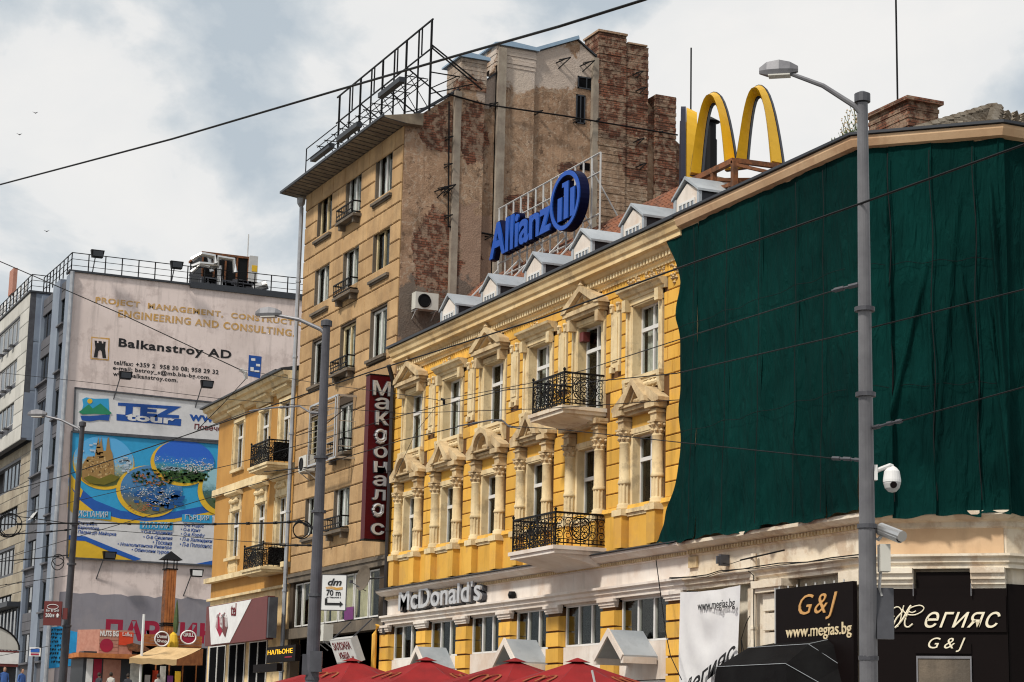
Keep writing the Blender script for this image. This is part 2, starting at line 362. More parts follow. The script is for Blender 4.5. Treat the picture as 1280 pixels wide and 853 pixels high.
def lay_blocks(name, me, parent, x0, x1, z0, z1, holes, y_front, thick, bw, ch, gap=.015, jit=.003, ax='y', stagger=.5, frontsign=-1, minw=.08, full=False):
    """courses of blocks between openings, each one an object"""
    out = []; n = max(1, round((z1 - z0) / ch)); hh = (z1 - z0) / n
    for r in range(n):
        za = z0 + r * hh; zb = za + hh; zc = (za + zb) / 2
        cuts = sorted([(max(h[0], x0), min(h[1], x1)) for h in holes if h[2] < zc < h[3] and h[1] > x0 and h[0] < x1])
        segs = []; p = x0
        for a, b in cuts:
            if a > p: segs.append((p, a))
            p = max(p, b)
        if p < x1: segs.append((p, x1))
        for a, b in segs:
            if b - a < minw: continue
            if full: edges = [a, b]
            else:
                off = (r % 2) * bw * stagger; edges = [a]; k = math.ceil((a - x0 - off) / bw + .2)
                while x0 + off + k * bw < b - .2 * bw:
                    edges.append(x0 + off + k * bw); k += 1
                edges.append(b)
            for i in range(len(edges) - 1):
                l = edges[i + 1] - edges[i] - gap; t = random.uniform(-jit, jit)
                if ax == 'y':
                    out.append(link(name, me, parent, (edges[i] + gap / 2, y_front + t, za + gap / 2), (l, thick, hh - gap)))
                else:   # wall facing +X
                    out.append(link(name, me, parent, (y_front - t, edges[i] + gap / 2, za + gap / 2), (l, thick, hh - gap), (0, 0, math.pi / 2)))
    return out

# ---- lettering
def text_mesh(body, mat, depth=.02, shear=0., offset=0., spacing=1., name='lettering', res=3):
    cu = bpy.data.curves.new('lettering', 'FONT'); cu.body = body; cu.extrude = depth / 2; cu.shear = shear; cu.offset = offset
    cu.space_character = spacing; cu.resolution_u = res; cu.size = 1
    ob = bpy.data.objects.new('tmp', cu); COL.objects.link(ob)
    me = bpy.data.meshes.new_from_object(ob); bpy.data.objects.remove(ob); bpy.data.curves.remove(cu)
    me.name = name; me.materials.clear(); me.materials.append(mat)
    return me
def place_text(body, mat, kind, val, p0, p1, h, parent=None, depth=.02, shear=0., offset=0., spacing=1., name='lettering', desc=None):
    """p0, p1: baseline ends in plane coordinates (a, z); h: height of the glyphs' box. kind F = facade facing -Y, G = wall facing +X"""
    me = text_mesh(body, mat, depth=1., shear=shear, offset=offset, spacing=spacing, name=name)
    co = np.empty(len(me.vertices) * 3); me.vertices.foreach_get('co', co); co = co.reshape(-1, 3)
    mn = co.min(0); mxx = co.max(0); sx = (p1[0] - p0[0]) / (mxx[0] - mn[0])
    ymin = 0 if desc else mn[1]; sy = h / (mxx[1] - ymin)
    a = p0[0] + (co[:, 0] - mn[0]) * sx; frac = (co[:, 0] - mn[0]) / (mxx[0] - mn[0])
    z = p0[1] + frac * (p1[1] - p0[1]) + (co[:, 1] - ymin) * sy; d = co[:, 2] * depth
    if kind == 'F': out = np.stack([a, val - d, z], 1)
    else: out = np.stack([val + d, a, z], 1)
    me.vertices.foreach_set('co', out.reshape(-1)); me.update()
    o = bpy.data.objects.new(name, me); COL.objects.link(o)
    if parent: o.parent = parent
    return o
def px_poly(pts, u, off, mat, name, parent=None, th=.01):
    """flat print: an outline on a wall facing +X at x=u"""
    b = MB(); b.prism([GP(x, y, u) for x, y in pts], 'x', u + off, u + off + th); return b.build(name, mat, parent)
def fx_poly(pts, w, off, mat, name, parent=None, th=.01):
    b = MB(); b.prism([FP(x, y, w) for x, y in pts], 'y', w - off - th, w - off); return b.build(name, mat, parent)

# ================================================================== SETTING
def gz(x):            # the street climbs away from the camera
    return max(0., min(6., (-52 - x) * .056)) if x < -52 else 0.
xs = [60, -52, -60, -75, -90, -110, -140, -159]
def sheet(name, y0, y1, dz, mat, x_far=-159, x_near=60, split=None):
    b = MB(); X = [x for x in xs if x_far <= x <= x_near]
    if X[0] != x_near: X = [x_near] + X
    for i in range(len(X) - 1):
        a, c = X[i], X[i + 1]
        b.add([(a, y0, gz(a) + dz), (c, y0, gz(c) + dz), (c, y1, gz(c) + dz), (a, y1, gz(a) + dz)], [(0, 1, 2, 3)])
    return struct(name, b, mat)
g = MB(); g.add([(600, -600, -.02), (-52, -600, -.02), (-52, 900, -.02), (600, 900, -.02), (-159, -600, 5.96), (-159, 900, 5.96), (-1500, -600, 5.96), (-1500, 900, 5.96)], [(0, 1, 2, 3), (1, 4, 5, 2), (4, 6, 7, 5)])
struct('ground', g, Y['ground'])
sheet('road', -3, 11.5, .0, Y['asphalt'])
sheet('pavement', 11.7, 24, .13, Y['paving'])
sheet('near_pavement', -9, -3.2, .13, Y['paving'])
for i, y in enumerate((11.5, -3.2)):
    b = MB()
    X = xs
    for k in range(len(X) - 1):
        a, c = X[k], X[k + 1]
        vs = [(a, y, gz(a)), (a, y + .2, gz(a)), (a, y + .2, gz(a) + .14), (a, y, gz(a) + .14), (c, y, gz(c)), (c, y + .2, gz(c)), (c, y + .2, gz(c) + .14), (c, y, gz(c) + .14)]
        b.add(vs, [(0, 1, 5, 4), (1, 2, 6, 5), (2, 3, 7, 6), (3, 0, 4, 7)])
    struct('kerb', b, Y['kerb'])
b = MB()
for k in range(24): b.box(20 - k * 6, 17 - k * 6, 4.2, 4.35, gz(18 - k * 6) + .004, gz(18 - k * 6) + .008) if 17 - k * 6 > -52 else None
struct('lane_marking', b, Y['line'])

# ================================================================== YELLOW PALACE (restaurant on the ground floor)
CB = [-61.4, -58.17, -54.94, -51.71, -48.48, -45.25]
X0, X1 = -63.35, -42.75
yb = thing('yellow_building', 'ornate yellow two storey house with cream window surrounds over a white restaurant front', 'building', (X0, 24, 0))
yb.location = (0, 0, 0)
uph = [(c - .77, c + .77, 10.9 if i != 4 else 10.35, 12.85) for i, c in enumerate(CB)]
loh = [(c - .70, c + .70, 7.5 if i != 4 else 7.0, 9.45) for i, c in enumerate(CB)]
wall = wall_grid(MB(), X0, X1, 6.2, 13.7, uph + loh, 24.0, 24.4); wall.build('wall', Y['joint'], yb)
back = MB(); back.box(X0, X1, 25.2, 34, .1, 14.2); back.build('house_body', Y['dark'], yb)
ub = unit_block(Y['yellow'])
clear_up = [(c - 1.02, c + 1.02, 10.5 if i != 4 else 9.9, 12.98) for i, c in enumerate(CB)] + [(c - 1.22, c + 1.22, 12.97, 13.28) for c in CB]
clear_up += [(c - .75, c + .75, 13.2, 13.6) for i, c in enumerate(CB) if i % 2 == 0]
liz = [(CB[i] + CB[i + 1]) / 2 for i in range(5)]
clear_up += [(x - .3, x + .3, 11.2, 13.05) for x in liz]
clear_up += [(c - 1.3, c + 1.3, 9.9, 10.75) for c in CB]
lay_blocks('facade_block', ub, yb, X0, X1, 10.72, 13.6, clear_up, 23.965, .05, .56, .36, gap=.02, minw=.1)
clear_lo = [(c - 1.12, c + 1.12, 7.3, 9.95) for c in CB] + [(c - 1.3, c + 1.3, 9.93, 10.75) for c in CB]
lay_blocks('facade_course', ub, yb, X0, X1, 7.62, 10.72, clear_lo, 23.965, .05, 9, .39, gap=.022, full=True, minw=.1)
for c in CB: MB().box(c - .64, c + .64, 23.97, 24.0, 9.47, 9.93).build('lintel_panel', Y['yellow'], yb)

# --- upper window (prototype at the origin: x along the wall, y depth from the wall plane, z from the sill)
def window_parts(w, h, rec, parent, transom=.62, curtain=True, mat=None, glass=None, mull=1, bar=.06):
    mat = mat or Y['pvc']; f = MB(); a = -w / 2; c = w / 2; y0, y1 = rec, rec + .07
    f.box(a, a + bar, y0, y1, 0, h); f.box(c - bar, c, y0, y1, 0, h); f.box(a + bar, c - bar, y0, y1, 0, bar); f.box(a + bar, c - bar, y0, y1, h - bar, h)
    cells = []; tz = h * transom if transom else None
    zs = [(bar, h - bar)] if not tz else [(bar, tz - .05), (tz + .05, h - bar)]
    if tz: f.box(a + bar, c - bar, y0 - .025, y1, tz - .05, tz + .05)
    step = (w - 2 * bar) / (mull + 1)
    for k in range(1, mull + 1):
        for z0, z1 in zs: f.box(a + bar + k * step - .035, a + bar + k * step + .035, y0 - .012, y1 - .002, z0, z1)
    o = f.build('window', mat, parent)
    for z0, z1 in zs:
        for k in range(mull + 1):
            x0 = a + bar + k * step + (.035 if k else 0); x1 = a + bar + (k + 1) * step - (.035 if k < mull else 0)
            p = MB(); p.box(x0, x1, y0 + .03, y0 + .042, z0, z1); p.build('pane', glass or Y['glass'], o)
    return o
def curtain_strip(x0, x1, y, z0, z1, parent, mat, seed=0):
    b = MB(); n = 10; vs = []; rnd = random.Random(seed)
    for i in range(n + 1):
        x = x0 + (x1 - x0) * i / n; yy = y + .03 * (i % 2) + rnd.uniform(-.006, .006); vs += [(x, yy, z0), (x, yy, z1)]
    b.add(vs, [(2 * i, 2 * i + 2, 2 * i + 3, 2 * i + 1) for i in range(n)]); return b.build('curtain', mat, parent)
def surround_mb(w, z0, z1, t=.26, y=-.07, reveal=.34):
    s = MB(); a = w / 2
    for sg in (-1, 1):
        x0, x1 = sorted((sg * a, sg * (a + t))); s.box(x0, x1, y, .0, z0, z1)
        x0, x1 = sorted((sg * (a + t * .62), sg * (a + t))); s.box(x0, x1, y - .04, y, z0, z1 - .12)
        x0, x1 = sorted((sg * (a - .05), sg * a)); s.box(x0, x1, -.02, reveal, z0, z1)      # plastered reveal
    s.box(-a, a, y, 0, z1 - .0, z1 + .12); s.box(-a - t, a + t, y - .02, -.001, z1 + .002, z1 + .14)
    s.box(-a, a, -.02, reveal, z1 - .04, z1)
    return s
def hood_flat():
    s = MB(); s.prism([(0, .14), (0, .42), (-.32, .42), (-.30, .36), (-.22, .33), (-.16, .24), (-.1, .22), (-.08, .14)], 'x', -1.14, 1.14)
    s.v = [(x, y, z) for x, y, z in s.v]; return s
def rake(s, x0, z0, x1, z1, t, y0, y1):
    d = Vector((x1 - x0, z1 - z0)).normalized(); n = Vector((-d.y, d.x)) * t
    s.prism([(x0, z0), (x1, z1), (x1 + n.x, z1 + n.y), (x0 + n.x, z0 + n.y)], 'y', y0, y1)
def pediment_tri(s, hw, z0, zt, depth, base=.12):
    s.box(-hw, hw, -depth, 0, z0, z0 + base); s.box(-hw + .06, hw - .06, -depth + .07, 0, z0 - .09, z0)
    s.prism([(-hw + .15, z0 + base), (hw - .15, z0 + base), (0, zt - .14)], 'y', -depth + .24, 0)
    for sg in (-1, 1):
        s.prism([(sg * (hw + .06), z0 + base - .02), (sg * (hw + .02), z0 + base + .12), (0, zt + .03), (0, zt - .14), (sg * (hw - .2), z0 + base)], 'y', -depth - .04, 0)
        s.prism([(sg * (hw - .2), z0 + base), (0, zt - .16), (0, zt - .23), (sg * (hw - .36), z0 + base)], 'y', -depth + .09, 0)
    return s
def pediment_arch(s, hw, z0, zt, depth, base=.12, n=12):
    s.box(-hw, hw, -depth, 0, z0, z0 + base)
    H = zt - z0 - base
    for t0, t1, dd in ((1.0, .78, -.04), (.78, .66, .08)):
        out = [(hw * t0 * math.cos(math.pi * i / n), z0 + base + H * t0 * math.sin(math.pi * i / n)) for i in range(n + 1)]
        inn = [(hw * t1 * math.cos(math.pi * i / n), z0 + base + H * t1 * math.sin(math.pi * i / n)) for i in range(n + 1)]
        for i in range(n): s.prism([out[i], out[i + 1], inn[i + 1], inn[i]], 'y', -depth + dd, 0)
    pts = [(hw * .68 * math.cos(math.pi * i / n), z0 + base + H * .68 * math.sin(math.pi * i / n)) for i in range(n + 1)]
    s.prism(pts, 'y', -depth + .25, 0); return s
def carved(s, n, x0, x1, z, r, y=-.08, seed=1):
    rnd = random.Random(seed)
    for i in range(n):
        x = x0 + (x1 - x0) * (i + .5) / n; s.lathe([(0.001, -r), (r * .8, -r * .6), (r, 0), (r * .7, r * .6), (.001, r)], x, y + rnd.uniform(-.01, .01), 6, z)
    return s
rnd = random.Random(3)
upper = {}
def upper_window(i, c):
    z = uph[i][2]; h = 12.85 - z
    w = window_parts(1.46, h, .24, yb, transom=.66 if i != 4 else .72, bar=.09); w.location = (c, 24, z)
    surround_mb(1.5, 0, h, t=.25, y=-.03).build('window_surround', Y['cream'], w)
    dk = MB(); dk.box(-.74, .74, .95, .97, 0, h); dk.build('dark_interior', Y['dark'], w)
    if i in (0, 1, 3, 5): curtain_strip(-.68, -.1 + .1 * (i % 3), .42, .05, h - .05, w, Y['curtain'], i); curtain_strip(.2, .68, .42, .05, h - .05, w, Y['curtain'], i + 9)
    if i in (2, 4): curtain_strip(-.3, .68, .45, .05, h * .6, w, Y['curtain'], i)
    hd = MB()
    if i % 2 == 0:
        pediment_tri(hd, 1.1, h + .26, h + .98, .32)
        hd.lathe([(.05, 0), (.12, .08), (.05, .16), (.13, .24), (.13, .36), (.03, .44)], 0, -.1, 8, h + .40)
        for sg in (-1, 1): hd.box(sg * .86 - .09, sg * .86 + .09, -.26, 0, h - .12, h + .2)
        hd.lathe([(.06, 0), (.09, .05), (.04, .12), (.02, .2)], 0, -.3, 8, h + .96)
    else:
        s = hood_flat(); s.v = [(x, y, zz + h) for x, y, zz in s.v]; hd.add(s.v, s.f)
        for sg in (-1, 1): hd.box(sg * .9 - .1, sg * .9 + .1, -.2, 0, h - .16, h + .15)
    hd.build('pediment' if i % 2 == 0 else 'window_hood', Y['hood' if i % 2 == 0 else 'cream'], w)
    if i == 4: MB().box(-.74, -.46, .02, .22, h - .42, h - .16).build('shutter_box', Y['maroon2'], w)
    if i != 4:
        s = MB(); s.box(-1.02, 1.02, -.16, 0, -.10, 0); s.box(-.95, .95, -.12, 0, -.17, -.10)
        carved(s, 9, -.9, .9, -.27, .09, -.1, i); s.box(-.86, .86, -.05, 0, -.36, -.17)
        for sg in (-1, 1): s.prism([(0, -.1), (-.16, -.1), (-.14, -.3), (-.08, -.5), (-.05, -.56), (0, -.56)], 'x', sg * .93 - .07, sg * .93 + .07)
        s.build('window_sill', Y['cream'], w)
    return w
for i, c in enumerate(CB): upper_window(i, c)
# lisenes between the upper windows
lz = MB(); lz.box(-.25, .25, -.06, 0, 11.35, 12.85); lz.box(-.15, .15, -.085, -.06, 11.5, 12.7)
for sg in (-1, 1):
    for zz in (11.22, 12.85): lz.box(sg * .19 - .075, sg * .19 + .075, -.1, 0, zz, zz + .16)
    lz.lathe([(.06, -.05), (.09, 0), (.06, .05)], sg * .19, -.07, 8, 13.03)
me = lz.mesh('wall_pilaster', Y['cream'])
for x in liz: link('wall_pilaster', me, yb, (x, 24, 0))
# --- lower windows with half columns
col = MB(); col.lathe([(.21, 0), (.21, .06), (.19, .09), (.2, .13), (.165, .16), (.165, .17)], n=20)
fl = MB(); n = 20; prof = []
vs = []
for zz in (.17, .66):
    for j in range(40):
        a = 2 * math.pi * j / 40; r = .165 if j % 4 < 2 else .135; vs.append((r * math.cos(a), r * math.sin(a), zz))
fl.add(vs, [(j, (j + 1) % 40, 40 + (j + 1) % 40, 40 + j) for j in range(40)]); col.add(fl.v, fl.f)
col.lathe([(.17, .66), (.19, .69), (.175, .73), (.17, .76), (.155, .78), (.148, 1.70), (.165, 1.72), (.148, 1.75)], n=20)
colme = col.mesh('column', Y['cream'], True)
cp = MB(); cp.lathe([(.15, 1.74), (.16, 1.86), (.21, 2.02), (.17, 2.04)], n=12); cp.box(-.2, .2, -.2, .2, 2.04, 2.09)
for j in range(8):
    a = j * math.pi / 4; cp.lathe([(.02, 0), (.055, .05), (.03, .1)], .165 * math.cos(a), .165 * math.sin(a), 6, 1.78)
    cp.lathe([(.02, 0), (.06, .05), (.03, .1)], .19 * math.cos(a + .4), .19 * math.sin(a + .4), 6, 1.92)
cp.box(-.16, .16, -.14, .12, 2.09, 2.38); cp.box(-.2, .2, -.18, .12, 2.28, 2.33)
capme = cp.mesh('capital', Y['hood'])
def lower_window(i, c):
    z = loh[i][2]; h = 9.45 - z; dz = 7.5 - z
    w = window_parts(1.34, h, .2, yb, transom=.66, bar=.08); w.location = (c, 24, z)
    s = surround_mb(1.36, 0, h, t=.12, y=-.02, reveal=.2); s.build('window_surround', Y['cream'], w)
    dk = MB(); dk.box(-.67, .67, .95, .97, 0, h); dk.build('dark_interior', Y['dark'], w)
    if i in (1, 5): curtain_strip(-.6, -.3, .5, .05, h - .05, w, Y['curtain'], i)
    for sg in (-1, 1):
        link('column', colme, w, (sg * .89, -.1, dz)); link('capital', capme, w, (sg * .89, -.1, dz))
    hd = MB(); t = 2.38 + dz
    hd.box(-1.12, 1.12, -.2, 0, t + .02, t + .1); hd.box(-1.16, 1.16, -.26, 0, t + .1, t + .17)
    for sg in (-1, 1): hd.box(sg * .89 - .26, sg * .89 + .26, -.36, 0, t + .04, t + .18)
    if i != 4:
        for sg in (-1, 1):      # broken side wings
            hd.prism([(sg * 1.28, t + .18), (sg * 1.28, t + .27), (sg * .62, t + .62), (sg * .5, t + .56), (sg * .5, t + .42), (sg * .95, t + .18)], 'y', -.32, 0)
        (pediment_arch if i in (0, 2) else pediment_tri)(hd, .66, t + .2, t + .88, .38, base=.05)
        carved(hd, 3, -.25, .25, t + .36, .07, -.2, i)
    hd.build('pediment', Y['hood'], w)
    s = MB(); s.box(-1.14, 1.14, -.2, 0, dz - .1, dz); s.box(-1.1, 1.1, -.15, 0, dz - .18, dz - .1)
    for sg in (-1, 1): s.box(sg * .89 - .26, sg * .89 + .26, -.34, 0, dz - .16, dz - .001)
    s.build('window_sill', Y['cream'], w)
    for sg in (-1, 1): MB().box(sg * .89 - .22, sg * .89 + .22, -.3, 0, dz - .98, dz - .16).build('pedestal', Y['yellow'], w)
    MB().box(-.6, .6, -.12, 0, dz - .98, dz - .18).build('apron_panel', Y['yellow'], w)
for i, c in enumerate(CB): lower_window(i, c)
b = MB(); b.prism([(24, 6.5), (24, 7.62), (23.9, 7.62), (23.86, 7.5), (23.9, 7.45), (23.93, 7.4), (23.93, 6.5)], 'x', X0, X1); b.build('apron_wall', Y['yellow'], yb)
# --- main cornice
prof = [(24.0, 13.58), (23.93, 13.58), (23.93, 13.66), (23.86, 13.70), (23.86, 13.86), (23.80, 13.90), (23.74, 13.98), (23.60, 14.0), (23.60, 14.12), (23.54, 14.16), (23.50, 14.28), (23.44, 14.34), (23.44, 14.40), (24.6, 14.46), (24.6, 13.58)]
b = MB(); b.prism(prof, 'x', X0 + .75, X1); b.build('cornice', Y['cornice'], yb)
b = MB()
x = X0 + .8
while x < X1 - .1:
    b.box(x, x + .09, 23.78, 23.86, 13.72, 13.84); x += .17
o = b.build('dentils', Y['cream'], yb); o['kind'] = 'stuff'
b = MB(); b.prism([(23.38, 14.42), (23.38, 14.50), (24.6, 14.56), (24.6, 14.47)], 'x', X0 + .7, X1); b.build('gutter', Y['slate'], yb)
# carved stucco remains under the cornice
b = MB(); r2 = random.Random(5)
for (xa, xb, za, zb, k) in ((-46.3, -45.5, 13.34, 13.56, 26), (-45.2, -44.2, 13.36, 13.55, 30), (-62.2, -61.9, 13.2, 13.5, 8), (-58.9, -58.2, 13.35, 13.55, 12), (-52.4, -51.8, 13.3, 13.5, 10), (-43.95, -43.45, 13.0, 13.5, 16)):
    for q in range(k):
        r = r2.uniform(.03, .07); b.lathe([(.001, -r), (r, 0), (.001, r)], r2.uniform(xa, xb), 23.95, 5, r2.uniform(za, zb))
o = b.build('carved_stucco', Y['hood'], yb); o['kind'] = 'stuff'
# --- roof
b = MB(); b.add([(X0, 24.4, 14.5), (-43.3, 24.4, 14.5), (-47.2, 27, 17.15), (X0, 27, 17.15), (X0, 31, 13.8), (-43.3, 31, 13.8)], [(0, 1, 2, 3), (3, 2, 5, 4), (1, 5, 2), (0, 3, 4)])
b.build('roof', Y['tile'], yb)
tl = MB(); r2 = random.Random(8)
for j in range(15):
    t = j / 15; zc = 14.5 + 2.65 * t + .03; yc = 24.4 + 2.6 * t
    x = X0 + .1
    while x < -43.6 - 3.6 * t:
        tl.add([(x, yc - .02, zc + .02), (x + .2, yc - .02, zc + .02), (x + .2, yc + .2, zc + .2), (x, yc + .2, zc + .2), (x + .1, yc - .03, zc + .07), (x + .1, yc + .19, zc + .25)], [(0, 4, 5, 3), (4, 1, 2, 5), (0, 1, 4)]); x += .23
o = tl.build('roof_tiles', Y['tile'], yb); o['kind'] = 'stuff'
# --- dormers
DC = [-59.5, -56.2, -52.95, -49.75, -46.7, -43.75]
def dormer():
    zb, ze, zt = 14.5, 15.36, 15.80; hw = .67
    bd = MB(); bd.prism([(-hw + .05, zb), (hw - .05, zb), (hw - .05, ze), (0, zt - .07), (-hw + .05, ze)], 'y', .06, 1.9)
    root = bd.build('dormer', Y['slate'], yb)
    f = MB(); f.prism([(-hw + .12, zb), (hw - .12, zb), (hw - .12, ze + .02), (0, zt - .14), (-hw + .12, ze + .02)], 'y', .0, .058); f.build('gable_front', Y['white'], root)
    f = MB()
    for sg in (-1, 1):
        f.prism([(sg * (hw + .03), ze - .04), (sg * (hw + .03), ze + .02), (0, zt + .04), (0, zt - .04)], 'y', -.08, 1.95)
        f.box(*sorted((sg * hw, sg * (hw - .12))), -.03, .05, zb, ze)
    f.build('dormer_roof', Y['zinc'], root)
    f = MB(); a = .43; f.box(-a, a, -.03, 0, 14.6, 14.66); f.box(-a, a, -.03, 0, 15.14, 15.2)
    for k in range(5): x = -a + k * (2 * a - .05) / 4; f.box(x, x + .05, -.03, 0, 14.66, 15.14)
    f.box(-a + .05, a - .05, -.028, -.002, 14.93, 14.97)
    f.build('window_frame', Y['pvc'], root)
    f = MB(); f.box(-a + .02, a - .02, -.012, -.008, 14.62, 15.18); f.build('pane', Y['glassblue'], root)
    return root
dm = dormer()
for i, x in enumerate(DC):
    o = dm if i == 0 else copy_tree(dm, yb); o.location = (x, 24.35, 0)
# --- balconies
def scroll(s, cx, cz, r, y, plane='x', turns=1.4, a0=0., sg=1, n=14, t=.011):
    pts = []
    for i in range(n + 1):
        q = i / n; a = a0 + sg * q * turns * 2 * math.pi; rr = r * (1 - .75 * q)
        p = (cx + rr * math.cos(a), cz + rr * math.sin(a)); pts.append((p[0], y, p[1]) if plane == 'x' else (y, p[0], p[1]))
    s.tube(pts, t, 4)
def rail_panel(a0, a1, z0, z1, y, plane, dense=False):
    s = MB()
    def P(a, z): return (a, y, z) if plane == 'x' else (y, a, z)
    def bar(p, q, t=.03): s.bar(P(*p), P(*q), t)
    bar((a0, z1), (a1, z1), .05); bar((a0, z0 + .06), (a1, z0 + .06), .03); bar((a0, z0 + .16), (a1, z0 + .16), .02); bar((a0, z1 - .12), (a1, z1 - .12), .02)
    L = a1 - a0; n = max(4, int(L / .22)); st = L / n; zm = (z0 + z1) / 2 + .02
    for i in range(n + 1): bar((a0 + i * st, z0), (a0 + i * st, z1), .02)
    c = (a0 + a1) / 2
    for i in range(n):
        x = a0 + (i + .5) * st
        for zz, sg, aa in ((zm + .17, 1, 0.), (zm - .17, -1, 3.14), (zm, 1, 1.57)): scroll(s, x, zz, st * .5, y, plane, a0=aa, sg=sg)
        for q in range(3): scroll(s, x, z0 + .11, .045, y, plane, a0=q, t=.007)
        scroll(s, x, z1 - .06, .045, y, plane, t=.007)
    for r in (.33, .27):
        s.tube([P(c + r * math.cos(k * math.pi / 12), zm + r * math.sin(k * math.pi / 12)) for k in range(25)], .013, 4)
    for k in range(-3, 4):
        d = k * .08; q = math.sqrt(max(0, .27 ** 2 - d * d)); o = q / 1.414 ; e = d / 1.414
        bar((c + e - o, zm - e - o), (c + e + o, zm - e + o), .012); bar((c + e - o, zm + e + o), (c + e + o, zm + e - o), .012)
    return s
def balcony(name, x0, x1, yf, zs, zr, parent, slabmat, zb, dense=True):
    s = MB(); s.box(x0 - .1, x1 + .1, yf - .1, 24, zs - .1, zs); s.box(x0 - .05, x1 + .05, yf - .05, 24, zs - .2, zs - .1)
    s.prism([(24, zs - .2), (yf + .05, zs - .2), (yf + .3, zs - .26), (24, zb)], 'x', x0 + .05, x1 - .05)
    root = s.build(name, slabmat, parent)
    for args in ((x0, x1, yf, 'x'), (yf, 23.95, x1, 'y'), (yf, 23.95, x0, 'y')):
        rail_panel(args[0], args[1], zs + .02, zr, args[2], args[3]).build('balcony_railing', Y['iron'], root)
    p = MB()
    for x in (x0, x1): p.tube([(x, yf, zs), (x, yf, zr + .04)], .028, 6); p.lathe([(.01, 0), (.04, .03), (.045, .06), (.01, .1)], x, yf, 8, zr + .03)
    p.build('railing_post', Y['iron'], root)
    return root
balcony('balcony', -49.45, -47.5, 22.78, 10.33, 11.22, yb, Y['oldwhite'], 9.95)
balcony('balcony', -49.95, -47.3, 22.5, 6.62, 7.48, yb, Y['white'], 6.1)
# --- ground floor: band, pilasters, windows
PX = [-63.15, -59.9, -56.65, -53.45, -50.25, -46.95, -43.42]
prof = [(24.0, 5.28), (23.84, 5.28), (23.84, 5.36), (23.78, 5.40), (23.78, 5.48), (23.70, 5.52), (23.70, 5.58), (23.92, 5.62), (23.92, 6.08), (23.86, 6.10), (23.86, 6.20), (23.72, 6.24), (23.62, 6.30), (23.55, 6.34), (23.55, 6.40), (24.0, 6.5)]
b = MB(); b.prism(prof, 'x', X0 + .1, X1); b.build('ground_floor_cornice', Y['white'], yb)
b = MB(); x = X0 + .2
while x < X1 - .1:
    b.box(x, x + .06, 23.80, 23.86, 6.11, 6.19); x += .12
o = b.build('dentils', Y['hood'], yb); o['kind'] = 'stuff'
b = MB(); b.prism([(23.5, 6.405), (23.5, 6.43), (24, 6.56), (24, 6.51)], 'x', X0 + .1, X1); b.build('ledge_flashing', Y['slate'], yb)
for i in range(6):
    a, c = PX[i] + .44, PX[i + 1] - .44; MB().box(a, c, 24.0, 24.08, 3.2, 4.14).build('spandrel_panel', Y['white'], yb); MB().box(a, c, 24, 24.08, 5.24, 5.3).build('lintel_panel', Y['white'], yb)
ub2 = unit_block(Y['yellow'])
cpm = MB(); cpm.box(-.45, .45, -.13, 0, -.08, 0); cpm.box(-.48, .48, -.17, 0, 0, .078); cpm.box(-.43, .43, -.10, 0, -.14, -.08)
cpme = cpm.mesh('pilaster_capital', Y['white'])
for i, x in enumerate(PX):
    if i == 6: pass
    k = MB(); k.box(x - .38, x + .38, 23.92, 24.5, .1, 5.2); k.build('pilaster', Y['joint'], yb)
    lay_blocks('pilaster_block', ub2, yb, x - .42, x + .42, .3, 5.0, [], 23.86, .5, 2, .42, gap=.016, full=True)
    link('pilaster_capital', cpme, yb, (x, 23.95, 5.2))
for i in range(6):
    a, c = PX[i] + .44, PX[i + 1] - .44; w = window_parts(c - a, 1.1, .04, yb, transom=None, mull=2, bar=.05); w.location = ((a + c) / 2, 24.02, 4.15)
    dk = MB(); dk.box(-(c - a) / 2, (c - a) / 2, .5, .52, 0, 1.1); dk.build('dark_interior', Y['dark'], w)
    # shop front below
    w = window_parts(c - a, 2.9, .04, yb, transom=None, mull=2, bar=.06); w.location = ((a + c) / 2, 24.02, .28); w.name = 'shop_window'
    dk = MB(); dk.box(-(c - a) / 2, (c - a) / 2, .5, .52, 0, 2.9); dk.build('dark_interior', Y['dark'], w)
# gabled porch hoods over the doors
def porch():
    zr, ze, hw, yf = 4.40, 3.76, .78, -.95
    s = MB()
    for sg in (-1, 1): s.prism([(0, zr), (0, zr - .1), (sg * (hw - .02), ze - .1), (sg * hw, ze)], 'y', yf, .0)
    r = s.build('porch_canopy', Y['zinc'], yb)
    s = MB()
    for sg in (-1, 1): s.prism([(0, zr + .03), (0, zr - .16), (sg * (hw - .06), ze - .12), (sg * (hw + .04), ze)], 'y', yf - .05, yf)
    s.box(hw - .1, hw + .04, yf - .02, -.05, ze - .2, ze - .04); s.box(-hw - .04, -hw + .1, yf - .02, -.05, ze - .2, ze - .04)
    s.build('canopy_fascia', Y['white'], r)
    return r
pr = porch()
for i, c in enumerate((-45.25, -51.55, -58.1)):
    o = pr if i == 0 else copy_tree(pr, yb); o.location = (c, 24, 0)
# drainpipe between the two houses
b = MB(); b.tube([(-63.12, 23.86, 5.0), (-63.12, 23.86, 13.2), (-63.0, 23.8, 13.5), (-62.9, 23.6, 13.95)], .075, 8)
for z in (6.2, 8.4, 10.4, 12.4): b.lathe([(.1, 0), (.1, .08)], -63.12, 23.86, 8, z)
tag(b.build('drainpipe', Y['dpipe']), 'black drainpipe between the tan stone house and the yellow house', 'drainpipe')
b = MB(); b.tube([(-63.6, 23.7, .2), (-63.6, 23.7, 5.0), (-63.45, 23.75, 5.3)], .09, 8)
tag(b.build('drainpipe', Y['yellow']), 'short yellow painted pipe beside the leftmost yellow pilaster', 'drainpipe')
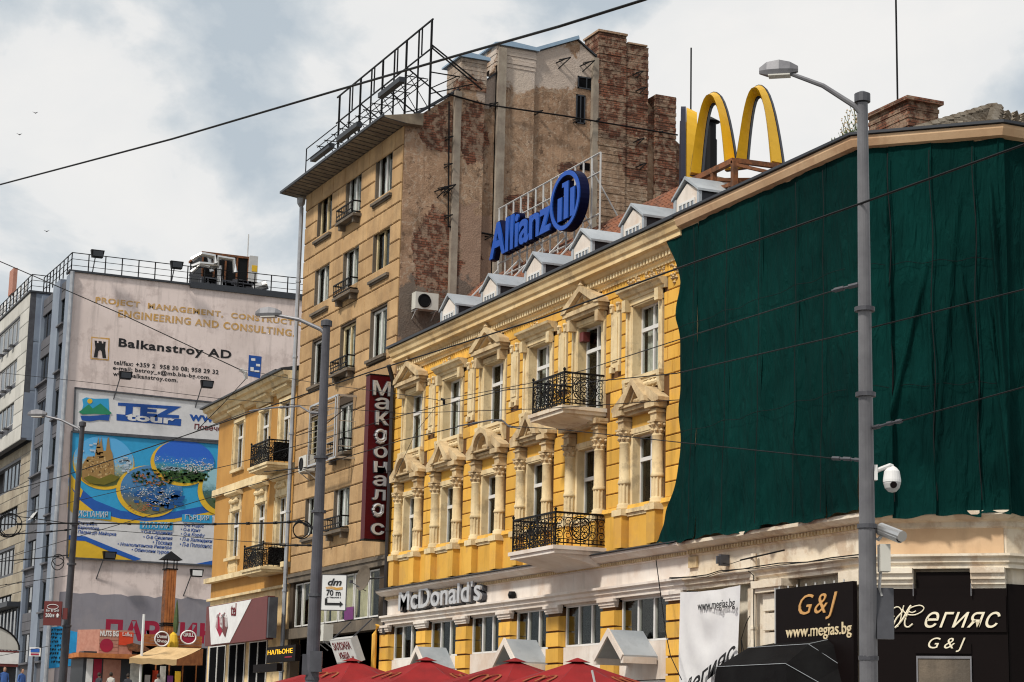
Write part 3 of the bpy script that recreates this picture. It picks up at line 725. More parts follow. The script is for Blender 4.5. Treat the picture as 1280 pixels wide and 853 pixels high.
# raised letters of the restaurant
sg = thing('restaurant_sign', 'silver channel letters of the restaurant name on the white band', 'sign', (0, 0, 0))
p0 = FP(501.5, 767, 23.80); p1 = FP(604, 753, 23.80)
me = place_text("McDonald's", Y['dgalv'], 'F', 23.84, (p0[0] - .04, 5.62), (p1[0] + .04, 5.62), .78, sg, .12, offset=.035, name='letter_backs')
me = place_text("McDonald's", Y['silver'], 'F', 23.73, (p0[0], 5.66), (p1[0], 5.66), .70, sg, .08, offset=.014, name='letter_faces')
# ================================================================== CORNER HOUSE UNDER THE NET
CX = -35.2; S2 = math.sqrt(.5)
def ch(t, out=0.):            # along the chamfered corner, t metres from its left edge, out metres in front
    return (CX + t * S2 + out * S2, 24 + t * S2 - out * S2)
CL = 2.7; ex, ey = ch(CL)
cb = thing('corner_building', 'cream corner house wrapped in green debris netting above a whitewashed shop front', 'building')
b = MB(); b.prism([(X1, 24.0), (CX, 24.0), (ex, ey), (ex, 40), (X1, 40)], 'z', 5.4, 14.0); b.build('wall', Y['cornice'], cb)
b = MB(); b.prism([(X1, 24.15), (CX, 24.15), (ex, ey + .15), (ex - .1, 40), (X1, 40)], 'z', .1, 5.4); b.build('ground_floor_wall', Y['oldwhite'], cb)
def run_profile(prof, mat, name, x_from=X1, parent=None, kind=None):
    """sweep a profile (out, z) along facade, chamfer and side street"""
    path = [((x_from, 24.0), (0, -1)), ((CX, 24.0), None), ((ex, ey), None), ((ex, 40.), (1, 0))]
    k1 = math.tan(math.pi / 8)
    offs = [(0, -1), (k1, -1), (1, -k1), (1, 0)]
    s = MB(); n = len(prof); vs = []
    for (p, _), o in zip(path, offs):
        for (q, z) in prof: vs.append((p[0] + o[0] * q, p[1] + o[1] * q, z))
    fs = [(i * n + j, i * n + (j + 1) % n, (i + 1) * n + (j + 1) % n, (i + 1) * n + j) for i in range(3) for j in range(n)] + [tuple(range(n)), tuple(range(3 * n, 4 * n))]
    s.add(vs, fs); o = s.build(name, mat, parent)
    if kind: o['kind'] = kind
    return o
run_profile([(-.2, 13.9), (.3, 13.95), (.34, 14.17), (.5, 14.2), (.56, 14.34), (.56, 14.42), (-.6, 14.46)], Y['peach'], 'cornice', parent=cb)
run_profile([(.5, 14.43), (.62, 14.44), (.62, 14.50), (-.6, 14.6), (-.6, 14.47)], Y['slate'], 'gutter', parent=cb)
run_profile([(-.1, 5.55), (.07, 5.55), (.08, 6.06), (.14, 6.10), (.14, 6.20), (.3, 6.24), (.42, 6.32), (.42, 6.40), (-.1, 6.5)], Y['oldwhite'], 'shop_cornice', parent=cb)
run_profile([(-.1, 5.26), (.16, 5.26), (.16, 5.34), (.22, 5.38), (.22, 5.46), (.3, 5.5), (.3, 5.549), (-.1, 5.549)], Y['oldwhite'], 'shop_moulding', parent=cb)
b = MB(); x = X1 + .1
while x < CX - .1:
    b.box(x, x + .06, 23.78, 23.86, 6.11, 6.195); x += .13
o = b.build('dentils', Y['hood'], cb); o['kind'] = 'stuff'
# peach coloured board over the chamfer
b = MB(); a = ch(.02, .084); c = ch(CL - .02, .084); d = ch(CL - .02, .10); e = ch(.02, .10)
b.prism([a, c, d, e], 'z', 5.56, 6.08); b.build('fascia_board', Y['peach'], cb)
# ragged painted pilaster beside the banner, stone pier and rusticated blocks
b = MB(); b.box(-40.05, -39.15, 23.92, 24.2, .1, 5.15); b.build('pier', Y['oldwhite'], cb)
ub3 = unit_block(Y['oldwhite'])
lay_blocks('pier_block', ub3, cb, -39.3, -38.35, 2.0, 5.0, [], 23.84, .3, 2, .42, gap=.02, full=True)
b = MB(); b.box(-39.4, -38.25, 23.72, 24.1, 5.0, 5.1); b.box(-39.46, -38.2, 23.66, 24.1, 5.1, 5.26); b.build('pier_capital', Y['oldwhite'], cb)
b = MB(); b.box(-36.05, -35.3, 23.72, 24.1, 4.95, 5.26); b.build('pier_capital', Y['oldwhite'], cb)
for t0, t1 in ((.0, .86), (2.02, 2.7)):
    b = MB()
    for o_, z0, z1 in ((.1, 4.86, 4.94), (.16, 4.94, 5.04), (.22, 5.04, 5.16), (.28, 5.16, 5.27)):
        b.prism([ch(t0, -.05), ch(t1, -.05), ch(t1, o_), ch(t0, o_)], 'z', z0, z1)
    b.build('pier_capital', Y['oldwhite'], cb)
# roof with old tiles, heaped above the corner
b = MB(); ap = (-35.4, 27.6, 15.75); pts = [(X1, 24.5, 14.5), (CX - .25, 24.5, 14.5), (ex - .5, ey + .2, 14.5), (ex - .5, 40, 14.5), ap, (ap[0], 38, 15.75), (X1, 27.6, 15.3), (X1, 38, 14.4)]
b.add(pts, [(0, 1, 4, 6), (1, 2, 4), (2, 3, 5, 4), (6, 4, 5, 7)]); b.build('roof', Y['oldtile'], cb)
def tiles_on(name, quad, nu, nv, mat, parent, seed=1):
    A, B, C_, D = [Vector(q) for q in quad]; rn = random.Random(seed); s = MB()
    for j in range(nv):
        for i in range(nu):
            u0, u1 = i / nu, (i + .93) / nu; v0, v1 = j / nv, (j + 1.15) / nv
            P = lambda u, v: A.lerp(B, u).lerp(D.lerp(C_, u), v)
            p = [P(u0, v0), P(u1, v0), P(u1, v1), P(u0, v1)]; nrm = (p[1] - p[0]).cross(p[3] - p[0]).normalized()
            if nrm.z < 0: nrm = -nrm
            h = .05 + rn.uniform(0, .05); jn = Vector((rn.uniform(-.03, .03), rn.uniform(-.03, .03), 0))
            m0 = (p[0] + p[1]) / 2 + nrm * (h + .05) + jn; m1 = (p[2] + p[3]) / 2 + nrm * (h * .6) + jn
            s.add([p[0] + nrm * .03 + jn, p[1] + nrm * .03 + jn, p[2] + nrm * .01 + jn, p[3] + nrm * .01 + jn, m0, m1], [(0, 4, 5, 3), (4, 1, 2, 5), (0, 1, 4)])
    o = s.build(name, mat, parent); o['kind'] = 'stuff'; return o
tiles_on('roof_tiles', (pts[0], pts[1], ap, pts[6]), 34, 13, Y['oldtile'], cb)
tiles_on('roof_tiles', (pts[1], pts[2], ap, ap), 12, 12, Y['oldtile'], cb, 2)
tiles_on('roof_tiles', (pts[2], pts[3], (ap[0], 38, 15.75), ap), 50, 12, Y['oldtile'], cb, 3)
b = MB(); rn = random.Random(4)
for k in range(16):
    a = Vector(pts[1]).lerp(Vector(ap), k / 16); b.tube([a + Vector((0, -.05, .1)), a + Vector((0, .2, .16))], .1, 6)
for k in range(10):
    a = Vector(pts[2]).lerp(Vector(ap), k / 10); b.tube([a + Vector((0, -.05, .1)), a + Vector((-.1, .2, .16))], .1, 6)
o = b.build('ridge_tiles', Y['oldtile'], cb); o['kind'] = 'stuff'
BR = brickwall('chimney_brick', (.30, .2, .14), (.2, .13, .09), [], brick_all=True)
b = MB()
for k in range(13):
    j = .02 * (k % 2) + rn.uniform(0, .015); b.box(-37.9 - j, -36.35 + j, 25.9 - j, 26.7 + j, 14.7 + k * .1, 14.79 + k * .1)
b.box(-38.0, -36.25, 25.8, 26.8, 15.99, 16.08); b.build('chimney', BR, cb)

# ---- the net
NB = [-44.1, -43.0, -41.45, -39.9, -38.25, -36.6, -35.15]
def top_z(x): return 14.05
nn_ = random.Random(11)
net = thing('debris_net', 'dark green debris netting hung in folded sheets over the corner house', 'netting')
def fold(a, z, seed):
    h = (14 - z) / 7.6
    return (.04 * math.sin(a * 3.1 + seed) + .035 * math.sin(a * 7.3 + seed * 2 + z * .35) + .03 * math.sin(a * 2.2 - z * 1.6 + seed) + .03 * math.sin(z * 2.3 + a * 1.2 + seed * 3)
            + .02 * math.sin(z * 5 + seed + 1.5 * math.sin(a * 4)) + .018 * math.sin(14 * a + 3 * z + 2 * math.sin(z * 2 + seed))) * (.22 + .42 * h)
def diag(a, z, a0, z0, sl, w, amp):     # a single sharp crease running down from (a0, z0)
    d = a - (a0 + (z0 - z) * sl)
    if z > z0: return 0
    return amp * math.exp(-(d / w) ** 2) * min(1, (z0 - z) / 1.2)
def net_panel(P, a0, a1, zt, zb, seed, left=None, right=None, creases=(), name='net_sheet', na=34, nz=90):
    vs = []; 
    for j in range(nz + 1):
        q = j / nz
        for i in range(na + 1):
            p = i / na; ztop = zt(a0 + (a1 - a0) * p) if callable(zt) else zt
            z = ztop + (zb - ztop) * q
            L = a0 + (left(z) if left else 0); Rr = a1 + (right(z) if right else 0)
            a = L + (Rr - L) * p
            o = fold(a, z, seed) + sum(diag(a, z, *c) for c in creases)
            o += .025 * abs(2 * p - 1) ** 6 * math.sin(seed * 5)                      # the seams lift
            sag = .05 * math.sin(2.2 * a + 1) * q ** 6 + .02 * math.sin(9 * a) * q ** 8
            if q > .995: o += .03
            x, y = P(a, .36 + o + .012 * (seed % 3) + .08 * q ** 3); vs.append((x, y, z - sag + .02 * math.sin(6 * a + 3 * math.sin(2 * a)) * (1 - q) ** 20))
    fs = [(j * (na + 1) + i, j * (na + 1) + i + 1, (j + 1) * (na + 1) + i + 1, (j + 1) * (na + 1) + i) for j in range(nz) for i in range(na)]
    s = MB(); s.add(vs, fs); o = s.build(name, Y['net'], net, smooth=True)
    return o
PF = lambda a, o: (a, 24 - .0 - o)
def left_edge(z):
    e = 0
    if z > 12.6: e = -.75 * ((z - 12.6) / 1.4) ** 1.6
    if z < 8.6: e = -.95 * ((8.6 - z) / 2.2) ** 1.5
    return e + .025 * math.sin(z * 2.4) + .02 * math.sin(5 * z)
crs = {0: [(-42.5, 13.5, -.2, .12, .12)], 3: [(-39.6, 13.6, .12, .10, .12)], 4: [(-37.9, 13.8, .0, .08, .14), (-38.0, 11, .25, .12, .1)], 5: [(-36.3, 13.8, -.06, .1, .13)]}
net_panel(PF, -42.8, -41.9, 14.13, 6.42, 0, left=left_edge, creases=crs[0], na=40)
for k, (a, c) in enumerate(((-41.93, -40.35), (-40.38, -38.85), (-38.88, -37.3), (-37.33, -36.2), (-36.23, CX + .2))):
    net_panel(PF, a, c, 14.17, 6.4, k + 1, creases=crs.get(k + 1, []))
PC = lambda a, o: ch(a, o)
net_panel(PC, -.02, .55, 14.19, 6.35, 7, creases=[(.45, 13.9, .02, .08, .12)])
net_panel(PC, .52, 1.42, 14.19, 6.28, 8, creases=[(1.35, 11.9, -.24, .07, .16), (1.3, 11.5, .02, .04, .1)])
net_panel(PC, 1.40, 2.3, 14.19, 6.26, 9, creases=[(1.9, 12.0, .12, .07, .14), (2.0, 13.5, -.1, .08, .1)])
net_panel(PC, 2.28, 2.92, 14.17, 6.35, 10, creases=[(2.6, 13.5, .05, .06, .22), (2.5, 11, .1, .05, .16)])
PS = lambda a, o: (ex + o, a)
net_panel(PS, ey - .24, ey + 3.0, 14.17, 6.35, 12)
net_panel(PS, ey + 2.95, ey + 7.0, 14.17, 6.35, 13)
# seam cords
b = MB()
for a in (-41.9, -40.35, -38.87, -37.3, -36.2): b.tube([(a + .02 * math.sin(z * 3), 23.52 - .16 * ((14 - z) / 8) ** 2 + .0, z) for z in np.linspace(14.0, 6.5, 30)], .008, 4)
for t in (.54, 1.41, 2.3): b.tube([(*ch(t + .03 * math.sin(z * 2.2), .5), z) for z in np.linspace(14.0, 6.6, 30)], .012, 4)

for z_ in (11.6, 9.0): b.tube([(x_, 23.5 - .05 * math.sin(x_ * 3) ** 2, z_ + .03 * math.sin(x_ * 4)) for x_ in np.linspace(-42.5, -35.3, 40)], .006, 4); b.tube([(*ch(t_, .47), z_ + .03 * math.sin(t_ * 9)) for t_ in np.linspace(.1, 2.7, 24)], .006, 4)
b.build('seam_cord', Y['iron'], net)['kind'] = 'stuff'
b = MB(); rn = random.Random(2)
for k in range(9):
    x = -43.3 + rn.uniform(0, 8); b.box(x, x + .025, 23.38, 23.4, 7.5 + rn.uniform(0, 5), 7.53 + rn.uniform(0, 5))
# ---- shop front things at the corner
bn = thing('banner', 'white cloth banner with black italic lettering beside the yellow pilaster', 'banner')
vs = []; na, nz = 30, 50; xa, xb, za, zb = -42.85, -40.05, 1.4, 5.22
for j in range(nz + 1):
    for i in range(na + 1):
        p, q = i / na, j / nz; x = xa + (xb - xa) * p - .12 * p * q; z = zb - (zb - za) * q
        r = math.hypot((p - .5) * 1.1, q - .1)
        o = .02 * math.sin(22 * r) * math.exp(-2.2 * r) * 2 + .018 * math.sin(6 * p + 5 * q) + .05 * math.sin(math.pi * p) * (1 - q) * .6
        vs.append((x, 23.72 - o, z - .05 * math.sin(math.pi * p) * (1 - q)))
s = MB(); s.add(vs, [(j * (na + 1) + i, j * (na + 1) + i + 1, (j + 1) * (na + 1) + i + 1, (j + 1) * (na + 1) + i) for j in range(nz) for i in range(na)])
s.build('banner_cloth', Y['bannerwhite'], bn, smooth=True)
p0 = FP(871.5, 763, 23.6); p1 = FP(918, 757, 23.6)
place_text('www.megias.bg', Y['ink'], 'F', 23.61, (p0[0], (p0[1] + p1[1]) / 2 - .01), (p1[0], (p0[1] + p1[1]) / 2 - .01), .19, bn, .004, offset=.012, name='web_address', desc=1)
# slanting name climbing the banner
me = text_mesh('Мегияс', Y['ink'], depth=.004, shear=.45, offset=.02, name='slanted_name')
o = link('slanted_name', me, bn); pA = FP(846, 884, 23.6); pB = FP(922, 822, 23.6)
dx, dz = pB[0] - pA[0], pB[1] - pA[1]; L = math.hypot(dx, dz); ang = math.atan2(dz, dx)
wid = max(v.co.x for v in me.vertices)
o.matrix_world = Matrix.Translation((pA[0] - .05, 23.615, pA[1] + .05)) @ Matrix.Rotation(-ang, 4, 'Y') @ Matrix.Rotation(math.pi / 2, 4, 'X') @ Matrix.Diagonal((L / wid, .46, 1, 1))
mwl = o.matrix_world.copy()
gs = thing('shop_sign', 'near black shop board with copper initials and web address over the awning', 'sign')
b = MB(); b.box(-38.35, -35.35, 23.62, 23.72, 2.4, 5.02); b.build('board', Y['black'], gs)
b = MB(); 
for k in range(8): MB().lathe([(.02, 0), (.02, .05)], -38.2 + k * .36, 23.62, 6, 5.02).build('eyelet', Y['ltgrey'], gs)
b.box(-38.38, -38.35, 23.6, 23.74, 2.4, 5.05); b.build('board_trim', Y['ltgrey'], gs)
p0 = FP(998, 775, 23.6); p1 = FP(1046, 772, 23.6)
place_text('G&J', Y['goldtext'], 'F', 23.61, (p0[0], 4.28), (p1[0], 4.28), .56, gs, .02, shear=.35, offset=-.004, name='initials', spacing=1.2)
p0 = FP(982, 797, 23.6); p1 = FP(1064, 794, 23.6)
place_text('www.megias.bg', Y['paletext'], 'F', 23.61, (p0[0], 3.95), (p1[0], 3.95), .25, gs, .02, name='web_address', desc=1, offset=.004)
# chamfer: black boards and pale script
cs = thing('corner_shop_sign', 'black corner shop fascia with ivory script lettering across the chamfer', 'sign')
b = MB(); b.prism([ch(-.05, .05), ch(2.72, .05), ch(2.72, .12), ch(-.05, .12)], 'z', .2, 4.86)
b.prism([ch(.9, .0), ch(2.0, .0), ch(2.0, .05), ch(.9, .05)], 'z', 4.86, 5.2); b.prism([ch(.02, .12), ch(2.7, .12), ch(2.7, .16), ch(.02, .16)], 'z', 3.98, 4.72)
b.prism([ch(.88, .12), ch(2.0, .12), ch(2.0, .15), ch(.88, .15)], 'z', 3.55, 3.75)
b.box(ex + .02, ex + .06, ey - .02, ey + 8, .2, 4.95); b.build('board', Y['black'], cs)
b = MB()
for t0, t1, z0, z1 in ((.9, .93, 2.6, 3.5), (1.97, 2.0, 2.6, 3.5), (.93, 1.97, 3.45, 3.5)): b.prism([ch(t0, .13), ch(t1, .13), ch(t1, .17), ch(t0, .17)], 'z', z0, z1)
b.prism([ch(.86, .2), ch(.875, .2), ch(.875, .23), ch(.86, .23)], 'z', 4.7, 4.95); b.prism([ch(2.02, .2), ch(2.035, .2), ch(2.035, .23), ch(2.02, .23)], 'z', 4.7, 4.95)
b.build('door_frame', Y['galv'], cs)
b = MB(); b.prism([ch(.93, .13), ch(1.97, .13), ch(1.97, .15), ch(.93, .15)], 'z', 2.6, 3.45); b.build('door_blind', Y['grime'], cs)
def chamfer_text(body, mat, t0, t1, z, h, shear, off=.165, spacing=1., offset=0., name='lettering', desc=None):
    me = text_mesh(body, mat, depth=1., shear=shear, offset=offset, spacing=spacing, name=name, res=4)
    xs_ = [v.co.x for v in me.vertices]; ys_ = [v.co.y for v in me.vertices]; a, c = min(xs_), max(xs_); y0 = 0 if desc else min(ys_); y1 = max(ys_)
    for v in me.vertices:
        p = ch(t0 + (v.co.x - a) / (c - a) * (t1 - t0), off + (v.co.z + .5) * .025); v.co = (p[0], p[1], z + (v.co.y - y0) / (y1 - y0) * h)
    return link(name, me, cs)
def px2ch(x, y):
    d = ray(x, y); N_ = np.array([S2, -S2, 0]); P0 = np.array([*ch(0, .17), 0]) - EYE; k = (P0 @ N_) / (d @ N_); p = d * k + EYE
    return ((p[0] - CX) / S2 - .17, float(p[2]))
tA = px2ch(1156, 785); tB = px2ch(1251, 784); chamfer_text('егияс', Y['ivory'], tA[0], tB[0], tA[1], px2ch(1200, 765)[1] - tA[1], .42, offset=0., name='script_name', spacing=1.05)
b = MB()   # ornate capital with its swash
def swash(pts, r): b.tube([(*ch(t, .18), z) for t, z in pts], r, 6)
for poly, r in (([(1116, 783), (1121, 773), (1128, 765), (1127, 762)], .018), ([(1118, 771), (1114, 767), (1117, 761), (1123, 759), (1127, 764), (1126, 774), (1122, 784)], .013), ([(1119, 785), (1128, 775), (1136, 761), (1139, 757)], .02),
                ([(1139, 757), (1134, 768), (1131, 778), (1132, 783), (1136, 784), (1141, 780)], .018), ([(1130, 757), (1129, 763), (1134, 768), (1143, 769), (1152, 765), (1155, 760), (1150, 757), (1141, 759), (1135, 763), (1140, 766), (1145, 764)], .013)):
    P_ = [px2ch(*q) for q in poly]; fine = []
    for i in range(len(P_) - 1):
        p0, p1, p2, p3 = [np.array(P_[min(max(i + k, 0), len(P_) - 1)]) for k in (-1, 0, 1, 2)]
        for t in np.linspace(0, 1, 5)[:-1]: fine.append(tuple(.5 * ((2 * p1) + (-p0 + p2) * t + (2 * p0 - 5 * p1 + 4 * p2 - p3) * t * t + (-p0 + 3 * p1 - 3 * p2 + p3) * t ** 3)))
    swash(fine + [P_[-1]], r)
b.build('script_capital', Y['ivory'], cs)
tA = px2ch(1160, 815); tB = px2ch(1207, 815); chamfer_text('G & J', Y['ivory'], tA[0], tB[0], tA[1], px2ch(1160, 797)[1] - tA[1], .4, off=.13, name='initials')
# black box awning
aw = thing('awning', 'black dome shaped shop awning with thin pale ribs under the dark board', 'awning')
xa, xb = -39.25, -36.1
b = MB()
prof = [(23.7, 3.86), (23.25, 3.80), (22.7, 3.35), (22.62, 2.7), (23.7, 2.7)]
i0 = [(-38.55, 23.68, 3.86), (-36.3, 23.68, 3.86), (-38.75, 23.15, 3.74), (-36.3, 23.15, 3.74), (-39.2, 22.62, 3.32), (-36.35, 22.62, 3.32), (-39.3, 22.55, 2.6), (-36.2, 22.55, 2.6), (-39.3, 23.7, 2.6), (-35.6, 23.7, 2.6), (-39.2, 23.7, 3.3), (-35.9, 23.7, 3.3), (-38.9, 23.7, 3.72), (-36.05, 23.7, 3.74)]
b.add(i0, [(0, 2, 3, 1), (2, 4, 5, 3), (4, 6, 7, 5), (0, 12, 2), (12, 10, 4, 2), (10, 8, 6, 4), (1, 3, 13), (13, 3, 5, 11), (11, 5, 7, 9), (6, 8, 9, 7), (0, 1, 13, 11, 9, 8, 10, 12)])
b.build('awning_cover', Y['fabric_bk'], aw)
b = MB()
for path in ((i0[1], i0[3]), (i0[2], i0[3]), (i0[4], i0[5]), (i0[3], i0[11]), (i0[5], i0[9])): MB().tube([Vector(p) + Vector((0, -.012, .008)) for p in path], .0065, 5).build('awning_rib', Y['zinc'], aw)
# service pipe, cables, plaque on the white wall
b = MB(); X = -39.55; b.tube([(X, 23.78, 2.0), (X, 23.78, 5.9)], .075, 8)
for z in (3.2, 4.2, 5.3): b.lathe([(.095, 0), (.095, .06)], X, 23.78, 8, z)
tag(b.build('service_pipe', Y['oldwhite']), 'white painted upright pipe between the banner and the stone pier', 'pipe')
b = MB(); b.tube([(X + .12, 23.74, 2.2), (X + .14, 23.72, 3.4), (X + .1, 23.72, 4.4), (X + .13, 23.7, 5.4), (X + .05, 23.6, 5.5)], .012, 5); b.tube([(X - .1, 23.75, 3.5), (X - .35, 23.72, 3.75), (X - .45, 23.72, 4.0), (X - .2, 23.7, 4.35), (X - .08, 23.72, 4.5)], .011, 5); b.tube([(X - .45, 23.72, 4.0), (X - .4, 23.72, 3.3), (X - .1, 23.73, 3.1)], .011, 5)
tag(b.build('loose_cable', Y['iron']), 'loose black cable looping beside the white upright pipe', 'cable')
b = MB(); pts = []
for (x_, y_) in ((838, 724), (860, 718), (885, 716), (900, 711), (930, 709), (945, 706), (975, 702), (1010, 698), (1040, 694), (1074, 690)):
    p = FP(x_, y_, 23.66); pts.append((p[0], 23.64, 5.56 + .03 * math.sin(x_)))
b.tube(pts, .014, 5); b.tube([(p[0], 23.62, p[2] - .03 + .03 * math.sin(i * 2)) for i, p in enumerate(pts)], .01, 5)
b.tube([(FP(940, 707)[0], 23.7, 5.78), (FP(997, 698)[0], 23.66, 5.86)], .02, 5); b.tube([(FP(905, 702)[0], 23.8, 5.84), (FP(925, 706)[0], 23.7, 5.72), (FP(943, 708)[0], 23.7, 5.78)], .008, 5)
tag(b.build('wall_cable', Y['iron']), 'black cables lying along the white moulding above the banner', 'cable')
b = MB(); p = FP(867, 703, 23.9); b.box(p[0] - .2, p[0] + .2, 23.86, 23.92, p[1] - .13, p[1] + .13); tag(b.build('plaque', Y['hood']), 'small bronze plaque on the white band left of the lamp', 'plaque')
b = MB(); p = FP(905, 700, 23.8); b.box(p[0] - .05, p[0] + .05, 23.68, 23.92, p[1] - .14, p[1] + .12); b.box(p[0] - .03, p[0] + .03, 23.6, 23.68, p[1] - .1, p[1] + .08); tag(b.build('wall_lamp', Y['dgalv']), 'small grey box lamp on the white band right of the plaque', 'lamp')
# weeds on the gutter
pl = thing('weed', 'tall dry weed growing from the gutter left of the lamp post top', 'plant', (FP(1058, 163, 23.7)[0], 23.8, 14.5))
b = MB(); fl_ = MB(); rn = random.Random(6); lf = MB()
for k in range(16):
    a = rn.uniform(-.35, .35); h = rn.uniform(.35, .85); l = rn.uniform(-.25, .25); pts = [(a, 0, 0), (a + l * .4, 0, h * .5), (a + l, rn.uniform(-.1, .1), h)]
    b.tube(pts, .006, 4)
    for q in range(5):
        t = rn.uniform(.5, 1); x = a + l * t + rn.uniform(-.05, .05); fl_.lathe([(.001, -.02), (.022, 0), (.001, .02)], x, rn.uniform(-.05, .05), 4, h * t)
for k in range(160):
    x = rn.gauss(0, .22); z = abs(rn.gauss(.05, .12)); s_ = rn.uniform(.03, .07); y = rn.uniform(-.12, .12)
    lf.add([(x, y, z), (x + s_, y + rn.uniform(-.03, .03), z + s_ * .3), (x + s_ * .5, y, z + s_ * 1.5)], [(0, 1, 2)])
b.build('stems', Y['leaf'], pl)['kind'] = 'stuff'; fl_.build('seed_heads', Y['hood'], pl)['kind'] = 'stuff'; lf.build('foliage', Y['leaf'], pl)['kind'] = 'stuff'
b = MB(); p = DP(1119, 5, 27); q = (p[0] + .02, p[1], 15.0); b2_ = FP(1122, 118, 27); b.tube([(b2_[0], 27, 14.9), (b2_[0] - .02, 27, 22.0)], .025, 6)
tag(b.build('antenna_mast', Y['iron']), 'thin upright mast rising above the brick chimney at right', 'mast')
# ================================================================== TALL STONE-CLAD HOUSE WITH THE BARE GABLE
TX0, TX1 = -73.75, -63.27
tb = thing('stone_building', 'tall five storey house with tan stone cladding and a crumbling bare side wall', 'building')
TC = [-71.45, -68.25, -65.1]
rows = [(20.3, 22.15), (17.45, 19.25), (14.6, 16.35), (11.6, 13.45), (8.85, 10.45)]
holes = []
for r, (za, zb) in enumerate(rows):
    for k, x in enumerate(TC):
        if r >= 3 and k == 2: continue
        holes.append((x - .85, x + .85, za, zb))
holes.append((-73.4, -64.2, 5.6, 7.3)); holes.append((-73.4, -64.0, 1.3, 5.2))
wall_grid(MB(), TX0, TX1 - .31, .2, 22.6, holes, 24.03, 24.35).build('wall', Y['stonejoint'], tb)
sb = unit_block(Y['stone'])
hs = [(h[0] - .0, h[1] + .0, h[2], h[3]) for h in holes]
lay_blocks('stone_slab', sb, tb, TX0, TX1 - .02, 7.65, 22.5, hs, 23.98, .06, 1.3, .66, gap=.03, jit=.005, minw=.12)
b = MB(); b.box(TX0, TX1 - .02, 23.9, 24.03, 7.3, 7.64); b.box(TX0, TX1 - .02, 23.85, 24.03, 7.5, 7.56); b.box(TX0, TX1, 23.9, 24.03, 5.2, 5.58); b.build('string_course', Y['grime'], tb)
def twin(k, x, za, zb, r):
    w = window_parts(1.6, zb - za, .13, tb, transom=None, mull=1, bar=.08, mat=Y['pvc'] if (k + r) % 3 else Y['cream'])
    w.location = (x, 24.0, za); h = zb - za
    s = MB()
    for sg in (-1, 1): s.box(*sorted((sg * .8, sg * .85)), .0, .20, 0, h)
    s.box(-.79, .79, .13, .2, h, h + .001)
    s.build('window_reveal', Y['grime'], w)
    d = MB(); d.box(-.75, .75, .8, .82, 0, h); d.build('dark_interior', Y['dark'], w)
    rn = random.Random(k * 7 + r)
    for (a, c) in ((-.7, -.05), (.05, .7)):
        if rn.random() < .8: curtain_strip(a + rn.uniform(0, .2), c, .26, .06, h - .06, w, Y['curtain'] if rn.random() < .6 else Y['bannerwhite'], r + k)
    s = MB(); s.box(-.95, .95, -.14, .02, -.10, 0); s.box(-.9, .9, -.08, .0, -.16, -.1)
    if k == 1:
        s.box(-.98, .98, -.34, 0, -.12, -.02)
        for q in (-.75, .75): s.box(q - .08, q + .08, -.26, 0, -.32, -.12)
        s.build('window_sill', Y['grime'], w)
        g = MB(); z0, z1 = .02, .42
        for z in (z0, z1): g.box(-.92, .92, -.33, -.29, z, z + .05)
        for j in range(11): x_ = -.9 + j * .18; g.box(x_ - .012, x_ + .012, -.32, -.30, z0, z1)
        g.box(-.92, .92, -.325, -.305, z0 + .16, z0 + .2)
        for q in (-.9, .9): g.box(q - .02, q + .02, -.33, 0, z1, z1 + .05); g.box(q - .02, q + .02, -.33, 0, z0, z0 + .05)
        g.build('guard_rail', Y['iron'], w)
    else: s.build('window_sill', Y['grime'], w)
    return w
for r, (za, zb) in enumerate(rows):
    for k, x in enumerate(TC):
        if r >= 3 and k == 2: continue
        twin(k, x, za, zb, r)
# wide shop window of the mezzanine
for i, (a, c) in enumerate(((-73.3, -72.5), (-72.4, -71.3), (-71.2, -69.9), (-69.8, -68.5), (-68.4, -66.9), (-66.8, -65.4), (-65.3, -64.3))):
    w = window_parts(c - a, 1.6, .1, tb, transom=None, mull=0, bar=.05); w.location = ((a + c) / 2, 24, 5.65)
    d = MB(); d.box(-(c - a) / 2 + .06, (c - a) / 2 - .06, .3, .32, .06, 1.54); d.build('blind', Y['dark'] if i in (0, 6) else Y['cream_blind'], w)
p = FP(437, 769, 24.1); b = MB(); b.box(p[0] - .45, p[0] + .45, 24.06, 24.08, 5.66, 6.1)
b.build('purple_poster', Y['purple'], tb)
b = MB(); b.box(-73.4, -64.0, 24.4, 24.45, 1.3, 5.2); b.build('dark_shop_front', Y['dark'], tb)
# eave
b = MB(); b.prism([(23.15, 22.60), (23.15, 22.66), (24.6, 22.95), (24.6, 22.5), (24, 22.5)], 'x', TX0 - .6, TX1 + .3); b.build('eave_soffit', Y['eave'], tb)
b = MB()
x = TX0 - .6
while x < TX1 + .4:
    b.prism([(23.15, 22.585), (24.0, 22.485), (24.0, 22.5), (23.15, 22.6)], 'x', x, x + .03); x += .42
b.prism([(23.08, 22.60), (23.08, 22.69), (23.149, 22.69), (23.149, 22.60)], 'x', TX0 - .62, TX1 + .32); b.build('eave_board', Y['slate'], tb)
